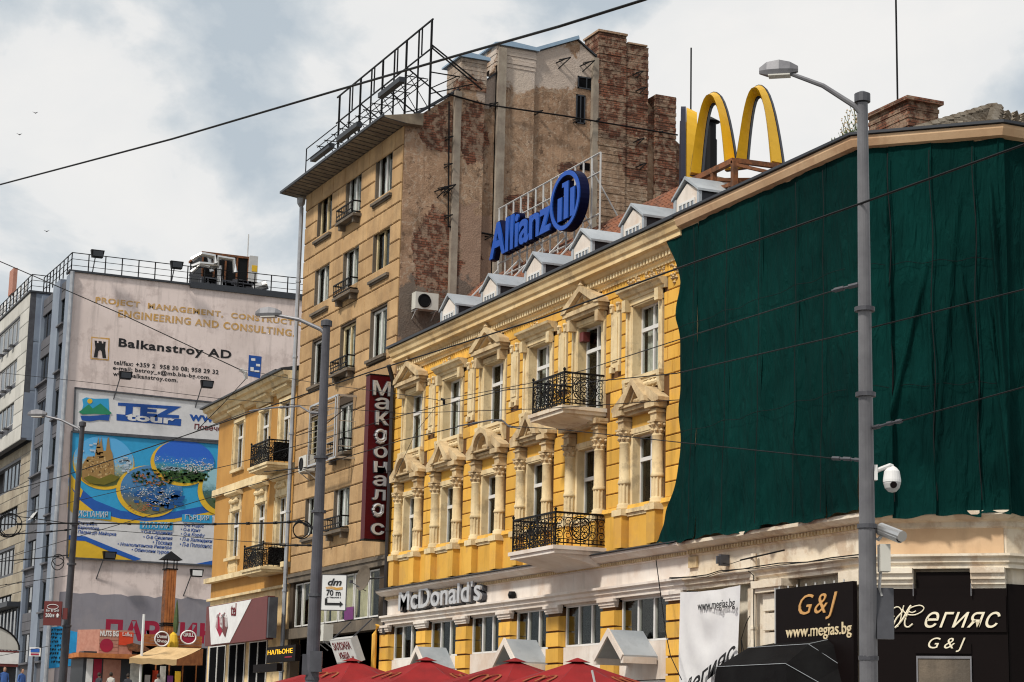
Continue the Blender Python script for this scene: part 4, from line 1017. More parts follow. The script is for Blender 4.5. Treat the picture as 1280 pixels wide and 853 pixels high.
# gable
prof = [(24.36, .2), (24.36, 22.85), (24.7, 23.05), (26.0, 24.05), (26.9, 24.45), (27.35, 24.85), (27.4, 25.75), (28.95, 25.95), (30.6, 26.7), (31.4, 26.15), (31.4, 26.0), (33.45, 26.0), (33.46, 24.9), (33.8, 24.5), (34.6, 24.4), (34.6, 23.6), (36.2, 22.4), (40, 22.2), (40, .2)]
def gp(x, y): return GP(x, y, TX1)
patches = []
for (x, y, rx, ry) in ((545, 318, 30, 52), (590, 165, 20, 42), (548, 165, 28, 26), (835, 205, 16, 70), (820, 160, 22, 22), (712, 215, 14, 14), (655, 258, 26, 12), (780, 195, 12, 12), (560, 140, 14, 12), (838, 240, 16, 25)):
    c = gp(x, y); a = gp(x + rx, y); d_ = gp(x, y - ry); patches.append((c[0], c[1], abs(a[0] - c[0]) * 1.0, abs(d_[1] - c[1]) * 1.0))
ww = []
for (x, y, rx, ry, cc) in ((648, 80, 24, 28, (.52, .45, .39)), (690, 85, 30, 22, (.48, .41, .36)), (738, 78, 14, 28, (.46, .39, .34)), (608, 112, 14, 20, (.36, .30, .26)), (590, 320, 32, 48, (.27, .18, .135)), (550, 395, 50, 45, (.13, .11, .095)), (840, 180, 20, 30, (.17, .11, .08))):
    c = gp(x, y); a = gp(x + rx, y); d_ = gp(x, y - ry); ww.append((c[0], c[1], abs(a[0] - c[0]) * 1.25, abs(d_[1] - c[1]) * 1.25, cc))
GB = brickwall('bare_gable_render', (.38, .25, .165), (.25, .16, .105), patches, ww)
GBP = brickwall('flue_render', (.40, .27, .18), (.28, .185, .125), patches, ww)
b = MB(); b.prism(prof, 'x', TX1 - .45, TX1)
hole = [gp(722, 95), gp(744, 95), gp(722, 111), gp(744, 112)]
b.build('gable_wall', GB, tb); MB().box(TX1 - .3, TX1, 24.05, 24.36, .2, 22.6).build('gable_return', GB, tb)
# flues standing proud of the gable
def flue(xa, xb, ztop, zbot, out, mat, name='flue'):
    s = MB(); s.box(TX1 - .2, TX1 + out, xa, xb, zbot, ztop); return s.build(name, mat, tb)
flue(26.05, 26.95, 25.2, 13.5, .16, GBP); flue(25.82, 26.06, 24.0, 12, .20, Y['strip'])
flue(27.42, 28.9, 25.9, 13.5, .10, GBP); flue(27.42, 27.72, 25.85, 13, .26, Y['strip'])
flue(31.2, 31.42, 26.1, 13, .2, Y['strip'])
CHB = brickwall('stack_brick', (.33, .225, .155), (.235, .16, .11), patches + [(32.4, 25.9, 1.7, 3.0), (34.3, 23.6, .9, 2.6), (33.3, 22.3, .8, .9)])
WB = brickwall('whitewashed_brick', (.44, .38, .32), (.3, .24, .2), patches + [(26.5, 23.6, .6, 1.2)])
# stacks above the roof line: courses uneven
def stack(ya, yb_, z0, z1, x0, x1, mat, cap=None, name='chimney_stack', ragged=True):
    s = MB(); rn = random.Random(int(z1 * 10)); z = z0; k = 0
    while z < z1 - .02:
        j = .012 * (k % 2) + rn.uniform(0, .012); t = min(z + .145, z1); s.box(x0 - j, x1 + j, ya - j, yb_ + j, z, t - .012); z += .145; k += 1
    o = s.build(name, mat, tb)
    if cap:
        c = MB(); c.prism([(ya - .12, z1), (ya - .12, z1 + .06), ((ya + yb_) / 2 - .3, z1 + .20), (yb_ + .1, z1 + .12), (yb_ + .1, z1)], 'x', x0 - .3, x1 + .12); c.build('chimney_cap', cap, o)
    return o
CAP = plain('light_blue_sheet_metal', (.30, .42, .55), .35, .3)
stack(26.02, 26.98, 24.1, 25.25, TX1 - 1.1, TX1 + .18, WB, CAP)
stack(27.38, 28.92, 25.2, 25.95, TX1 - 1.2, TX1 + .12, GBP, CAP)
s1 = stack(31.42, 32.52, 13.4, 27.12, TX1 - 1.0, TX1 + .18, CHB)
stack(32.50, 33.46, 13.3, 26.85, TX1 - 1.0, TX1 + .14, CHB)
stack(33.8, 34.62, 13.2, 25.12, TX1 - .8, TX1 + .16, CHB)
b = MB(); b.box(TX1 - 1.05, TX1 + .24, 31.36, 32.56, 27.12, 27.2); b.box(TX1 - .5, TX1 + .2, 32.6, 33.4, 26.86, 26.92); b.build('chimney_cap', GBP, s1)
b = MB(); b.prism([(28.95, 26.0), (28.92, 26.12), (30.62, 26.86), (30.66, 26.74)], 'x', TX1 - 1.4, TX1 + .12); b.build('parapet_flashing', CAP, tb)
b = MB(); b.prism([(30.6, 26.72), (30.6, 26.78), (31.45, 26.22), (31.45, 26.14)], 'x', TX1 - .5, TX1 + .06); b.build('parapet_coping', Y['slate'], tb); b = MB(); b.prism([(26.95, 24.5), (26.95, 24.56), (27.4, 24.96), (27.4, 24.88)], 'x', TX1 - .5, TX1 + .05); b.build('parapet_coping', Y['slate'], tb); b = MB()
b.prism([(24.0, 22.64), (24.0, 22.74), (26.0, 24.16), (26.0, 24.07)], 'x', TX1 - .6, TX1 + .06); b.build('parapet_coping', Y['slate'], tb)
# attic window and slit
for (x0, y0, x1, y1) in ((722, 95, 744, 114), (720, 118, 731, 156)):
    a = gp(x0, y0); c = gp(x1, y1); s = MB(); ya, yb2, zt, zb = a[0], c[0], (a[1]), c[1]
    s.box(TX1 + .0, TX1 + .03, ya, yb2, zb, zb + .05); s.box(TX1, TX1 + .03, ya, yb2, zt - .05, zt); s.box(TX1, TX1 + .03, ya, ya + .05, zb, zt); s.box(TX1, TX1 + .03, yb2 - .05, yb2, zb, zt); s.box(TX1, TX1 + .028, (ya + yb2) / 2 - .02, (ya + yb2) / 2 + .02, zb, zt)
    o = s.build('attic_window', Y['slate'], tb); s = MB(); s.box(TX1 + .005, TX1 + .012, ya + .05, yb2 - .05, zb + .05, zt - .05); s.build('pane', Y['dark'], o)
a = gp(706, 200); c = gp(744, 235); s = MB(); s.box(TX1, TX1 + .02, a[0] + .6, c[0], c[1] + .6, a[1]); s.build('bricked_opening', Y['dark'], tb)
# conduits with their brackets
b = MB(); b.tube([(TX1 + .22, *GP(560, 118, TX1 + .2)), (TX1 + .22, *GP(606, 131, TX1 + .2)), (TX1 + .35, *GP(700, 146, TX1 + .2)), (TX1 + .32, *GP(845, 170, TX1 + .2))], .03, 6)
b.tube([(TX1 + .1, *GP(560, 128, TX1)), (TX1 + .1, *GP(559, 284, TX1))], .03, 6); b.tube([(TX1 + .12, *GP(558, 284, TX1)), (TX1 + .12, *GP(620, 296, TX1))], .035, 6)
for (x, y) in ((612, 130), (668, 140), (716, 150), (738, 152), (818, 166), (556, 172), (555, 206), (555, 237), (555, 270), (740, 150), (606, 296)):
    q = GP(x, y, TX1); b.bar((TX1, q[0], q[1] - .12), (TX1 + .3, q[0] + .2, q[1]), .03); b.bar((TX1, q[0], q[1]), (TX1 + .3, q[0] + .2, q[1]), .03)
b.build('conduit', Y['iron'], tb)
b = MB()
for (x, y) in ((695, 79), (725, 83), (786, 96), (790, 116), (543, 240), (790, 211), (787, 180), (551, 238)):
    q = GP(x, y, TX1); y0 = q[0]; z0 = q[1]; X_ = TX1 + .15; b = MB()
    b.bar((X_ - .15, y0, z0), (X_ + .2, y0 + .15, z0 + .05), .035); b.bar((X_ + .2, y0 + .15, z0 + .05), (X_ + .2, y0 + .42, z0 + .18), .03); b.bar((X_ - .15, y0 + .1, z0 - .2), (X_ + .2, y0 + .42, z0 + .18), .03); b.bar((X_ - .15, y0 + .12, z0 + .14), (X_ + .2, y0 + .42, z0 + .18), .03); b.build('wall_bracket', Y['iron'], tb)
b = MB(); q0 = GP(563, 352, TX1); q1 = GP(620, 352, TX1); b.box(TX1, TX1 + .15, 26.0, 27.9, q0[1] - .1, q0[1] + .02); b.build('ledge', GBP, tb)
# body and roof
b = MB(); b.prism([(24.4, .2), (24.4, 22.6), (27.5, 24.6), (31, 24.6), (39.5, 20), (39.5, .2)], 'x', TX0 + .02, TX1 - .5); b.build('roof', Y['slate'], tb)
b = MB(); b.box(TX0, TX0 + .3, 24.36, 39.5, .2, 22.0); b.build('far_side_wall', Y['stone'], tb)
# downpipe on the left corner
b = MB(); X = TX0 - .12; b.tube([(X, 23.85, 2.0), (X, 23.85, 22.0), (X + .05, 23.7, 22.4)], .085, 8)
b.lathe([(.08, 0), (.16, .12), (.18, .32), (.1, .34)], X, 23.82, 8, 22.05)
for z in range(4, 22, 3): b.lathe([(.11, 0), (.11, .08)], X, 23.85, 8, z)
tag(b.build('drainpipe', Y['pipe']), 'long pale grey drainpipe down the left corner of the tall stone house', 'drainpipe')

# air conditioner on the gable
def ac_unit(name_label, loc, rz, group='air conditioners on the walls'):
    t = thing('air_conditioner', name_label, 'air conditioner', loc, group, rz)
    s = MB(); s.box(-.42, .42, -.18, .18, 0, .58); s.build('casing', Y['ac'], t)
    s = MB(); s.lathe([(.23, 0), (.24, .02), (.2, .03), (.19, .01)], 0, 0, 20)
    s.v = [(x - .1, -z - .18, y + .29) for x, y, z in s.v]; s.build('fan_grille', Y['iron'], t)
    s = MB(); s.bar((-.35, -.15, -.03), (-.35, .3, -.03), .04); s.bar((.35, -.15, -.03), (.35, .3, -.03), .04); s.bar((-.35, -.1, -.03), (-.35, .28, -.3), .03); s.bar((.35, -.1, -.03), (.35, .28, -.3), .03); s.build('bracket', Y['ltgrey'], t)
    return t
q = GP(531, 388, TX1 + .3); ac_unit('air conditioner box hung on the bare brown side wall above the cornice', (TX1 + .3, q[0], q[1]), math.pi / 2)
q = FP(384, 590, 23.75); ac_unit('air conditioner under the fourth floor window behind the lamp post', (q[0], 23.72, q[1]), 0)
q = FP(406, 802, 23.75); ac_unit('air conditioner below the wide mezzanine window', (q[0], 23.72, q[1]), 0)
# cage of white bars before a window
cg = thing('window_cage', 'white barred cage projecting from a window of the stone house', 'grille')
xa, xb, yf, za, zb = -70.05, -67.0, 23.3, 11.3, 13.5; b = MB()
for z in (za, zb):
    b.bar((xa, yf, z), (xb, yf, z), .07); b.bar((xb, yf, z), (xb, 24, z), .07); b.bar((xa, yf, z), (xa, 24, z), .07)
for x in (xa, xb, xb - .22): b.bar((x, yf, za), (x, yf, zb), .07)
b.build('cage_frame', Y['alu'], cg); b = MB()
for k in range(1, 11): z = za + k * (zb - za) / 11; b.tube([(xa, yf, z), (xb, yf, z)], .014, 4)
for z in (za + .4, za + 1.3): b.tube([(xb, yf, z), (xb, 24, z)], .014, 4)
b.build('bars', Y['alu'], cg)

# vertical maroon sign with Cyrillic letters, standing out from the wall
vs_ = thing('vertical_sign', 'tall maroon sign with silver Cyrillic letters stacked down it', 'sign')
us = -63.42; ya, yb2, zt, zb_ = 23.15, 23.98, 13.66, 8.13
MB().box(us - .38, us, ya, yb2, zb_, zt).build('sign_box', Y['maroon'], vs_)
b = MB(); b.box(us - .4, us + .01, ya - .02, yb2 + .02, zt, zt + .04); b.box(us - .4, us + .01, ya - .02, yb2 + .02, zb_ - .04, zb_); b.bar((us - .2, yb2, zt + .02), (us - .2, 24.1, zt + .02), .06)
b.build('sign_frame', Y['iron'], vs_)
for L_, x0_, x1_, yt_, yb_ in (('М', 464.5, 486, 476, 494), ('а', 467, 484, 497, 511.5), ('к', 467.5, 484, 514, 531), ('g', 466, 482.5, 536, 554.5), ('о', 465.5, 482, 558, 572), ('н', 465.5, 481.5, 577, 590.5), ('а', 465, 480.5, 594, 607.5), ('л', 464, 479.5, 612, 625), ('g', 463, 479, 629, 646), ('с', 462, 478, 654, 668.5)):
    a = GP(x0_ + 1, yb_, us); c = GP(x1_ + 1, yb_, us); h_ = GP(x0_ + 1, yt_, us)[1] - a[1]
    if L_ == 'g':
        wd, cy_, cz_ = c[0] - a[0], (a[0] + c[0]) / 2, a[1]
        for off, t_, mt_ in ((.03, .075, Y['dgalv']), (.09, .052, Y['silver'])):
            g_ = MB(); r_ = wd * .36; zc_ = cz_ + h_ - r_ - .05
            ring_ = [(us + off, cy_ - .03 + r_ * .92 * math.cos(t), zc_ + r_ * math.sin(t)) for t in np.linspace(0, 6.283, 20)]
            g_.tube(ring_, t_, 6); xr = cy_ - .03 + r_ * .92
            g_.tube([(us + off, xr + .02, zc_ + r_ * 1.05), (us + off, xr + .02, cz_ + .16), (us + off, xr - .05, cz_ + .06), (us + off, cy_ - .03, cz_ + .03), (us + off, cy_ - r_ * .9, cz_ + .08)], t_, 6)
            g_.build('letter', mt_, vs_)
        continue
    place_text(L_, Y['dgalv'], 'G', us + .03, (a[0] - .02, a[1] - .02), (c[0] + .02, a[1] - .02), h_ + .04, vs_, .05, offset=.03, name='letter_back')
    place_text(L_, Y['silver'], 'G', us + .08, (a[0], a[1]), (c[0], a[1]), h_, vs_, .05, offset=.012, name='letter')
# satellite dish
ds = thing('satellite_dish', 'grey satellite dish fixed before the mezzanine window', 'satellite dish'); q = FP(458, 724, 23.3)
b = MB(); b.lathe([(.001, .0), (.2, .02), (.38, .08), (.5, .16), (.5, .17), (.38, .10), (.2, .04), (.001, .02)], n=24)
o = b.build('dish', Y['grime'], ds, (q[0], 23.3, q[1]), smooth=False); o.rotation_euler = (R(80), 0, R(12)); o.scale = (.85, .85, .85)
b = MB(); b.tube([(q[0], 23.35, q[1]), (q[0] + .1, 24, q[1] + .1)], .03, 6); b.tube([(q[0], 23.3, q[1] - .4), (q[0] - .35, 22.9, q[1] - .1)], .015, 5); b.box(q[0] - .4, q[0] - .3, 22.85, 22.95, q[1] - .14, q[1] - .04); b.build('dish_arm', Y['dgalv'], ds)
# pawn shop light box, tilted
pb = thing('light_box_sign', 'tilted white light box sign with dark red Cyrillic lettering', 'sign')
o = MB().box(-1.05, 1.05, -.12, .12, -.42, .42).build('sign_box', Y['ltgrey'], pb); q = FP(441, 811, 23.2)
f = MB().box(-1.0, 1.0, -.135, -.12, -.37, .37).build('sign_face', Y['bwhite'], pb)
t1 = place_text('ЗАЛОЖНА', Y['dred'], 'F', -.14, (-.85, .05), (.85, .05), .27, pb, .01, offset=.02); t2 = place_text('КЪЩА', Y['dred'], 'F', -.14, (-.5, -.3), (.45, -.3), .27, pb, .01, offset=.02); t3 = place_text('АД', Y['dred'], 'F', -.14, (.6, -.3), (.8, -.3), .12, pb, .01, offset=.02)
pb.location = (q[0], 23.0, q[1] - .05); pb.rotation_euler = (R(22), 0, 0)
b = MB(); b.bar((-1.0, 0, .42), (-1.0, .8, .75), .04); b.bar((1.0, 0, .42), (1.0, .8, .75), .04); b.build('hanger', Y['dgalv'], pb)
# LED board
lb = thing('led_sign', 'black electronic board with amber segmented letters', 'sign'); q = FP(355, 811, 22.7)
MB().box(-1.65, 1.65, -.1, .1, -.28, .28).build('board', Y['black'], lb); lb.location = (-69.85, 22.6, 4.5)
place_text('НАЛЬОНЕ', Y['led'], 'F', -.105, (-1.5, .0), (1.35, .0), .17, lb, .01); MB().box(.5, 1.3, -.108, -.1, -.15, -.11).build('red_line', Y['redtext'], lb)
MB().bar((-.6, .1, 0), (-.6, 1.3, 0), .05).build('hanger', Y['iron'], lb)
lb2 = MB().box(-1.4, 1.4, -.1, .1, -.14, .14).build('sign_box', Y['black']); lb2.location = (-70.7, 22.3, 4.02); tag(lb2, 'small black sign box below the electronic board', 'sign')

# rooftop billboard frame
bf = thing('billboard_frame', 'rusting empty steel billboard frame on the roof of the tall house', 'frame')
yf = 24.6
def fpt(x, y, w=yf): q = FP(x, y, w); return (q[0], w, q[1])
TH = .72
b = MB(); T0, T1 = fpt(425, 117), fpt(540, 28); XL, XR = T0[0], T1[0]; zt = (T0[2] + T1[2]) / 2; zr = 23.2
b.bar((XL - .3, yf, zt), (XR + .1, yf, zt), .07 * TH); b.bar((XL - .3, yf, zt - 1.05), (XR + .2, yf, zt - 1.05), .06 * TH)
np_ = 9
for k in range(np_):
    x = XL + (XR - XL) * k / (np_ - 1); b.bar((x, yf, 22.9), (x, yf, zt), .09 * TH if k % 2 == 0 else .07 * TH)
    if k % 2 == 0:
        b.bar((x, yf, zt - 1.0), (x + .15, yf + 1.9, 23.9), .06 * TH); b.bar((x, yf, zr + .3), (x, yf + 1.6, 24.1), .05 * TH)
    if k % 2: b.bar((x + .3, yf, zt), (x + .3, yf, zt - 1.0), .06 * TH)
b.bar((XR, yf, zt - .9), (XR + .1, 26.3, 24.2), .06 * TH); b.bar((XR, yf, zt - 1.9), (XR, 25.7, zt - 1.9), .05 * TH); b.bar((XR, yf, zt - 2.5), (XR, 25.6, zt - 1.9), .05 * TH)
for k in range(4): z = zt - 2.0 - k * .06; b.bar((XL - .4, 23.9 + k * .18, z - .1), (XR + .2, 23.9 + k * .18, z - .1), .035 * TH)
for k in range(12): x = XL - .2 + k * (XR - XL) / 11; b.bar((x, 23.8, zt - 2.1), (x, 24.6, zt - 2.1), .04 * TH); b.bar((x, 23.9, zt - 2.1), (x, 24.6, 23.1), .03 * TH)
b.bar((XL - .5, 23.5, 22.8), (XL - .5, 23.5, 24.0), .05 * TH); b.bar((XL - .5, 23.5, 24.0), (XL + 3, 23.5, 24.0), .04 * TH); b.bar((XL - .5, 23.5, 23.5), (XL + 3, 23.5, 23.5), .04 * TH)
b.build('steel_lattice', Y['iron'], bf)
b = MB()
for (xa, xb) in ((XR - 2.2, XR - .1), (XL + 3.0, XL + 5.2), (XL, XL + 2.2)): b = MB(); b.box(xa, xb, 23.5, 23.72, zt - 2.83 + (0.45 if xa > XL + 4 else 0), zt - 2.65 + (.45 if xa > XL + 4 else 0)); b.build('lamp_trough', Y['slate'], bf)

# ================================================================== ORANGE HOUSE
MX0, MX1 = -84.7, TX0 - .15
mb_ = thing('orange_building', 'ochre orange house with cream pediments and two black iron balconies', 'building')
MCc = [-81.5, -78.0, -75.3]; mh = [(x - .6, x + .6, 12.55, 14.55) for x in MCc] + [(x - .6, x + .6, 8.85, 10.8) for x in MCc]
wall_grid(MB(), MX0, MX1, 7.2, 15.4, mh, 24.05, 24.4).build('wall', Y['ochre'], mb_)
b = MB(); b.box(MX0, MX1, 24.05, 33, 1.5, 7.2); b.box(MX0, MX1, 25.5, 33, 7.2, 15.2); b.build('lower_wall', Y['cornice'], mb_)
b = MB(); b.prism([(24.05, 14.95), (23.9, 14.98), (23.85, 15.1), (23.65, 15.16), (23.6, 15.32), (23.45, 15.36), (23.4, 15.5), (24.5, 15.56)], 'x', MX0 - .5, MX1); b.build('cornice', Y['cream'], mb_)
b = MB(); b.prism([(23.3, 15.51), (23.3, 15.58), (24.8, 15.9), (28, 17.0), (33, 15.6), (24.5, 15.57)], 'x', MX0 - .6, MX1); b.build('roof', Y['slate'], mb_)
b = MB(); b.box(MX0 - .1, MX1, 23.9, 24.05, 11.65, 11.95); b.box(MX0 - .15, MX1, 23.75, 24.05, 7.95, 8.15); b.box(MX0 - .1, MX1, 23.9, 24.05, 7.2, 7.3); b.build('string_course', Y['cream'], mb_)
for (x, xx, za, zb) in mh:
    c = (x + xx) / 2; w = window_parts(1.2, zb - za, .12, mb_, transom=.68, bar=.07); w.location = (c, 24.05, za); h = zb - za
    surround_mb(1.22, 0, h, t=.2, y=-.04, reveal=.12).build('window_surround', Y['cream'], w)
    MB().box(-.6, .6, .8, .82, 0, h).build('dark_interior', Y['dark'], w)
    s = MB()
    ws = MB(); ws.box(-.85, .85, -.12 if za > 12 else -.2, 0, -.12, 0); ws.build('window_sill', Y['cream'], w)
    if za > 12: s.prism([(0, h + .2), (-.1, h + .2), (-.14, h + .38), (-.34, h + .46), (-.34, h + .55), (0, h + .6)], 'x', -.95, .95)
    else:
        s.prism([(0, h + .62), (-.12, h + .62), (-.3, h + .7), (-.3, h + .78), (0, h + .82)], 'x', -.9, .9); s.box(-.75, .75, -.05, 0, h + .14, h + .62); carved(s, 5, -.5, .5, h + .38, .11, -.09, 2); carved(s, 2, -.76, .76, h + .4, .13, -.12, 2)
        bl = MB(); bl.box(-.6, .6, -.04, 0, -.75, -.12)
        for k in range(6): bl.lathe([(.04, -.6), (.06, -.4), (.03, -.2)], -.45 + k * .18, -.06, 6)
        bl.build('balustrade_panel', Y['cream'], w)
    s.build('window_hood', Y['cream'], w)
balcony('balcony', -76.6, -74.3, 23.1, 11.95, 12.82, mb_, Y['cream'], 11.75); balcony('balcony', -76.7, -74.3, 23.05, 7.95, 8.8, mb_, Y['cream'], 7.75)
MB().box(-74.36, -74.33, 23.3, 23.95, 12.02, 12.75).build('dark_screen', Y['black'], mb_); MB().box(-74.36, -74.33, 23.3, 23.95, 8.02, 8.7).build('dark_screen', Y['black'], mb_)
q = FP(338, 455, 25); b = MB(); b.box(q[0] - .8, q[0] + .9, 25, 26.5, 15.6, 16.5); b.box(q[0] - .9, q[0] + 1.0, 24.9, 26.6, 16.5, 16.6); b.build('roof_hatch', Y['slate'], mb_)
# store fronts
for i, (a, c) in enumerate(((-84.3, -81.9), (-81.4, -79.2), (-78.6, -76.3))):
    w = window_parts(c - a, 3.4, .1, mb_, transom=None, mull=1); w.location = ((a + c) / 2, 23.9, 1.9); w.name = 'shop_window'; MB().box(-(c - a) / 2, (c - a) / 2, .12, .14, 0, 3.4).build('dark_interior', Y['dark'], w)
ms = thing('shop_sign', 'white and maroon telephone shop sign with a red looped emblem', 'sign')
yf = 23.0; x0, x1 = FP(257, 784, yf)[0], FP(333, 778, yf)[0]; z0, z1 = FP(257, 808, yf)[1], FP(257, 759, yf)[1]
MB().box(x0, x1, yf, yf + .3, z0, z1).build('sign_box', Y['maroon2'], ms)
def sx(f): return x0 + (x1 - x0) * f
def sz(f): return z0 + (z1 - z0) * f
MB().prism([(sx(.05), sz(.98)), (sx(.76), sz(.98)), (sx(.44), sz(.02)), (sx(.12), sz(.02))], 'y', yf - .02, yf - .001).build('white_face', Y['bwhite'], ms)
def zs_(x, y): return FP(230 + x / 4.004, 640 + y / 4.004, yf)
ox = sx(.155) - zs_(163, 575)[0]; oz = 0
for name_, pts_, mt_, th_ in (('emblem', [(162, 578), (170, 520), (182, 504), (192, 520), (205, 580), (192, 604), (182, 626)], 'redtext', .03), ('emblem', [(190, 580), (196, 520), (207, 504), (216, 520), (222, 578), (210, 628), (198, 604)], 'maroon2', .045)):
    q_ = [zs_(*p) for p in pts_]; MB().prism([(a, c) for a, c in q_], 'y', yf - th_, yf - .021).build(name_, Y[mt_], ms)
b = MB()
for (cx_, tip) in ((181, 183), (207, 210)):
    for k in range(3):
        w_ = 13 - k * 4; pts_ = [zs_(cx_ + dx, y) for dx, y in ((-w_ - 4, 578 + k * 4), (-w_, 530), (-w_ * .5, 512 + k * 5), (w_ * .5, 512 + k * 5), (w_, 530), (w_ + 2, 578 - k * 2))]
        for i in range(5): b.bar((pts_[i][0], yf - .055, pts_[i][1]), (pts_[i + 1][0], yf - .055, pts_[i + 1][1]), .022, .01)
b.build('emblem_lines', Y['bwhite'], ms)
place_text('tel', Y['dred'], 'F', yf - .03, (sx(.44), sz(.66)), (sx(.525), sz(.64)), .5, ms, .02, offset=.01)
MB().box(x1, x1 + .2, yf + .02, yf + .35, z0 + .05, z1 - .05).build('sign_side', Y['dgalv'], ms)
# ================================================================== FAR OFFICE BLOCK
U0 = -118.3
fb = thing('office_block', 'grey panelled office block with a large mauve blind side wall carrying adverts', 'building')
b = MB(); b.box(U0 - .6, U0, 24.02, 52, 3.5, 28.5); b.build('side_wall', Y['mauve'], fb)
b = MB()
pts = [(24.6, 3.6), (24.6, 9.5)] + [(24.6 + k * .4, 9.55 + .05 * math.sin(k * 1.7) + .05 * math.sin(k * 3.1)) for k in range(60)] + [(48.4, 3.6)]
b.prism(pts, 'x', U0, U0 + .012); b.build('painted_band', Y['greyband'], fb)
b = MB(); b.box(U0 - 40, U0 - .62, 25.2, 52, 3.5, 28.3); b.build('block_body', Y['darkpanel'], fb)
b = MB(); b.box(U0 - .75, U0 + .12, 23.9, 31.3, 28.5, 28.62); b.box(U0 - .75, U0 + .14, 31.3, 52, 28.35, 28.72); b.build('parapet_cap', Y['slate'], fb)
# street side: piers, recessed windows
FLOOR = 2.86
def zrow(k): return 27.4 - k * FLOOR
bays = [(-126.5, -123.0), (-121.0, -119.3)]
b = MB()
b.box(-123.0, -121.0, 23.98, 25.2, 3.5, 28.6); b.box(-119.3, U0 - .01, 24.0, 25.2, 3.5, 28.4); b.box(-126.72, -126.3, 24.0, 25.2, 3.5, 28.6); b.build('pier', Y['bluegrey'], fb)
bp = unit_block(Y['darkpanel']); bp2 = unit_block(Y['bluegrey']); bp3 = unit_block(Y['panel']); bp4 = unit_block(Y['tanpanel'])
for (a, c) in bays:
    hl = [(a, c, zrow(k) - 1.75, zrow(k)) for k in range(8)]
    zz_ = [28.3] + [z for k in range(8) for z in (zrow(k), zrow(k) - 1.75)] + [3.5]
    for k in range(0, len(zz_), 2): MB().box(a, c, 24.12, 25.2, zz_[k + 1], zz_[k]).build('spandrel', Y['darkpanel'], fb)
    lay_blocks('cladding_panel', bp, fb, a, c, 7.0, 28.3, hl, 24.09, .05, 1.8, .55, gap=.02)
    for k in range(8):
        w = window_parts(c - a, 1.75, .06, fb, transom=None, mull=2 if c - a > 3 else 1, glass=Y['glassblue'] if c - a > 3 else None, mat=Y['slate']); w.location = ((a + c) / 2, 24.12, zrow(k) - 1.75)
        MB().box(-(c - a) / 2, (c - a) / 2, .5, .52, 0, 1.7).build('dark_interior', Y['dark'], w)
        if c - a < 3 or k % 2: MB().box(-(c - a) / 2, (c - a) / 2, -.25, -.05, -.12, -.02).build('window_sill', Y['darkpanel'], w)
# projecting bay to the left of the frame
bx1 = -126.72; yb0 = 23.27
hl = [(-131.2, -127.9, 19.9 + 0, 19.9)] ; hl = []
for k in range(3):
    zt_ = FP(24.6, 396, yb0)[1] - k * 2.72; hl.append((-150, -129.6, zt_ - 1.55, zt_))
    w = window_parts(6, 1.55, .1, fb, transom=None, mull=3, glass=Y['glassblue'], mat=Y['ltgrey'], bar=.1); w.location = (-132.6, yb0, zt_ - 1.55); MB().box(-3, 3, .5, .52, 0, 1.55).build('dark_interior', Y['dark'], w)
    w = window_parts(6, 1.55, .1, fb, transom=None, mull=3, glass=Y['glassblue'], mat=Y['ltgrey'], bar=.1); w.location = (-138.7, yb0, zt_ - 1.55); MB().box(-3, 3, .5, .52, 0, 1.55).build('dark_interior', Y['dark'], w)
    s = MB()
    for q in range(3): MB().box(.9 - q * 1.9, 1.5 - q * 1.9, -.3, .0, -.2, -.1).build('sill_bracket', Y['dgalv'], fb, (-132.4, yb0, zt_ - 1.55))
zbay = 19.4
wall_grid(MB(), -150, bx1, zbay, 28.8, hl, yb0 + .03, yb0 + .4).build('bay_wall', Y['dgalv'], fb)
lay_blocks('cladding_panel', bp3, fb, -142, bx1, zbay, 28.8, hl, yb0, .05, 1.9, .9, gap=.03)
b = MB(); b.box(-150, bx1 - .03, yb0 + .8, 25.2, zbay, 28.75); b.build('bay_body', Y['dgalv'], fb)
lay_blocks('cladding_panel', bp2, fb, yb0 + .02, 24.7, zbay, 28.8, [], bx1, .03, 3, 2.7, gap=.03, ax='x', full=True)
b = MB(); b.box(-150, bx1 + .1, yb0 - .08, 24.8, 28.8, 28.92); b.build('parapet_cap', Y['slate'], fb)
hl = []
for k in range(5):
    zt_ = 18.6 - k * 2.8; hl.append((-150, -129.9, zt_ - 1.6, zt_))
    w = window_parts(6.4, 1.6, .15, fb, transom=None, mull=4, glass=Y['glassblue'], mat=Y['dgalv']); w.location = (-133.1, 24, zt_ - 1.6); MB().box(-3.2, 3.2, .5, .52, 0, 1.6).build('dark_interior', Y['dark'], w)
wall_grid(MB(), -150, bx1, 3.5, zbay, hl, 24.03, 24.4).build('lower_wall', Y['dgalv'], fb)
lay_blocks('cladding_panel', bp4, fb, -138, bx1, 9.4, zbay, hl, 24.0, .05, 1.3, .62, gap=.03)
b = MB(); b.box(-150, bx1 - .1, 23.2, 24.0, 9.1, 9.4); b.build('ledge', Y['slate'], fb)
b = MB(); b.box(-150, -127, 23.9, 23.98, 5.6, 9.0); b.build('shop_glazing', Y['glassblue'], fb)
b = MB()
for k in range(12): b.box(-127.2 - k * 1.2, -127.1 - k * 1.2, 23.84, 23.9, 5.6, 9.0)
b.build('glazing_bars', Y['dgalv'], fb)
q = FP(36, 630, 24.5); b = MB(); b.add([(-125.8, 24.8, 17.9 - 2.2), (-124.4, 24.8, 15.7), (-124.4, 23.9, 14.3), (-125.8, 23.9, 14.3)], [(0, 1, 2, 3)]); b.build('tilted_sash', Y['ltgrey'], fb)
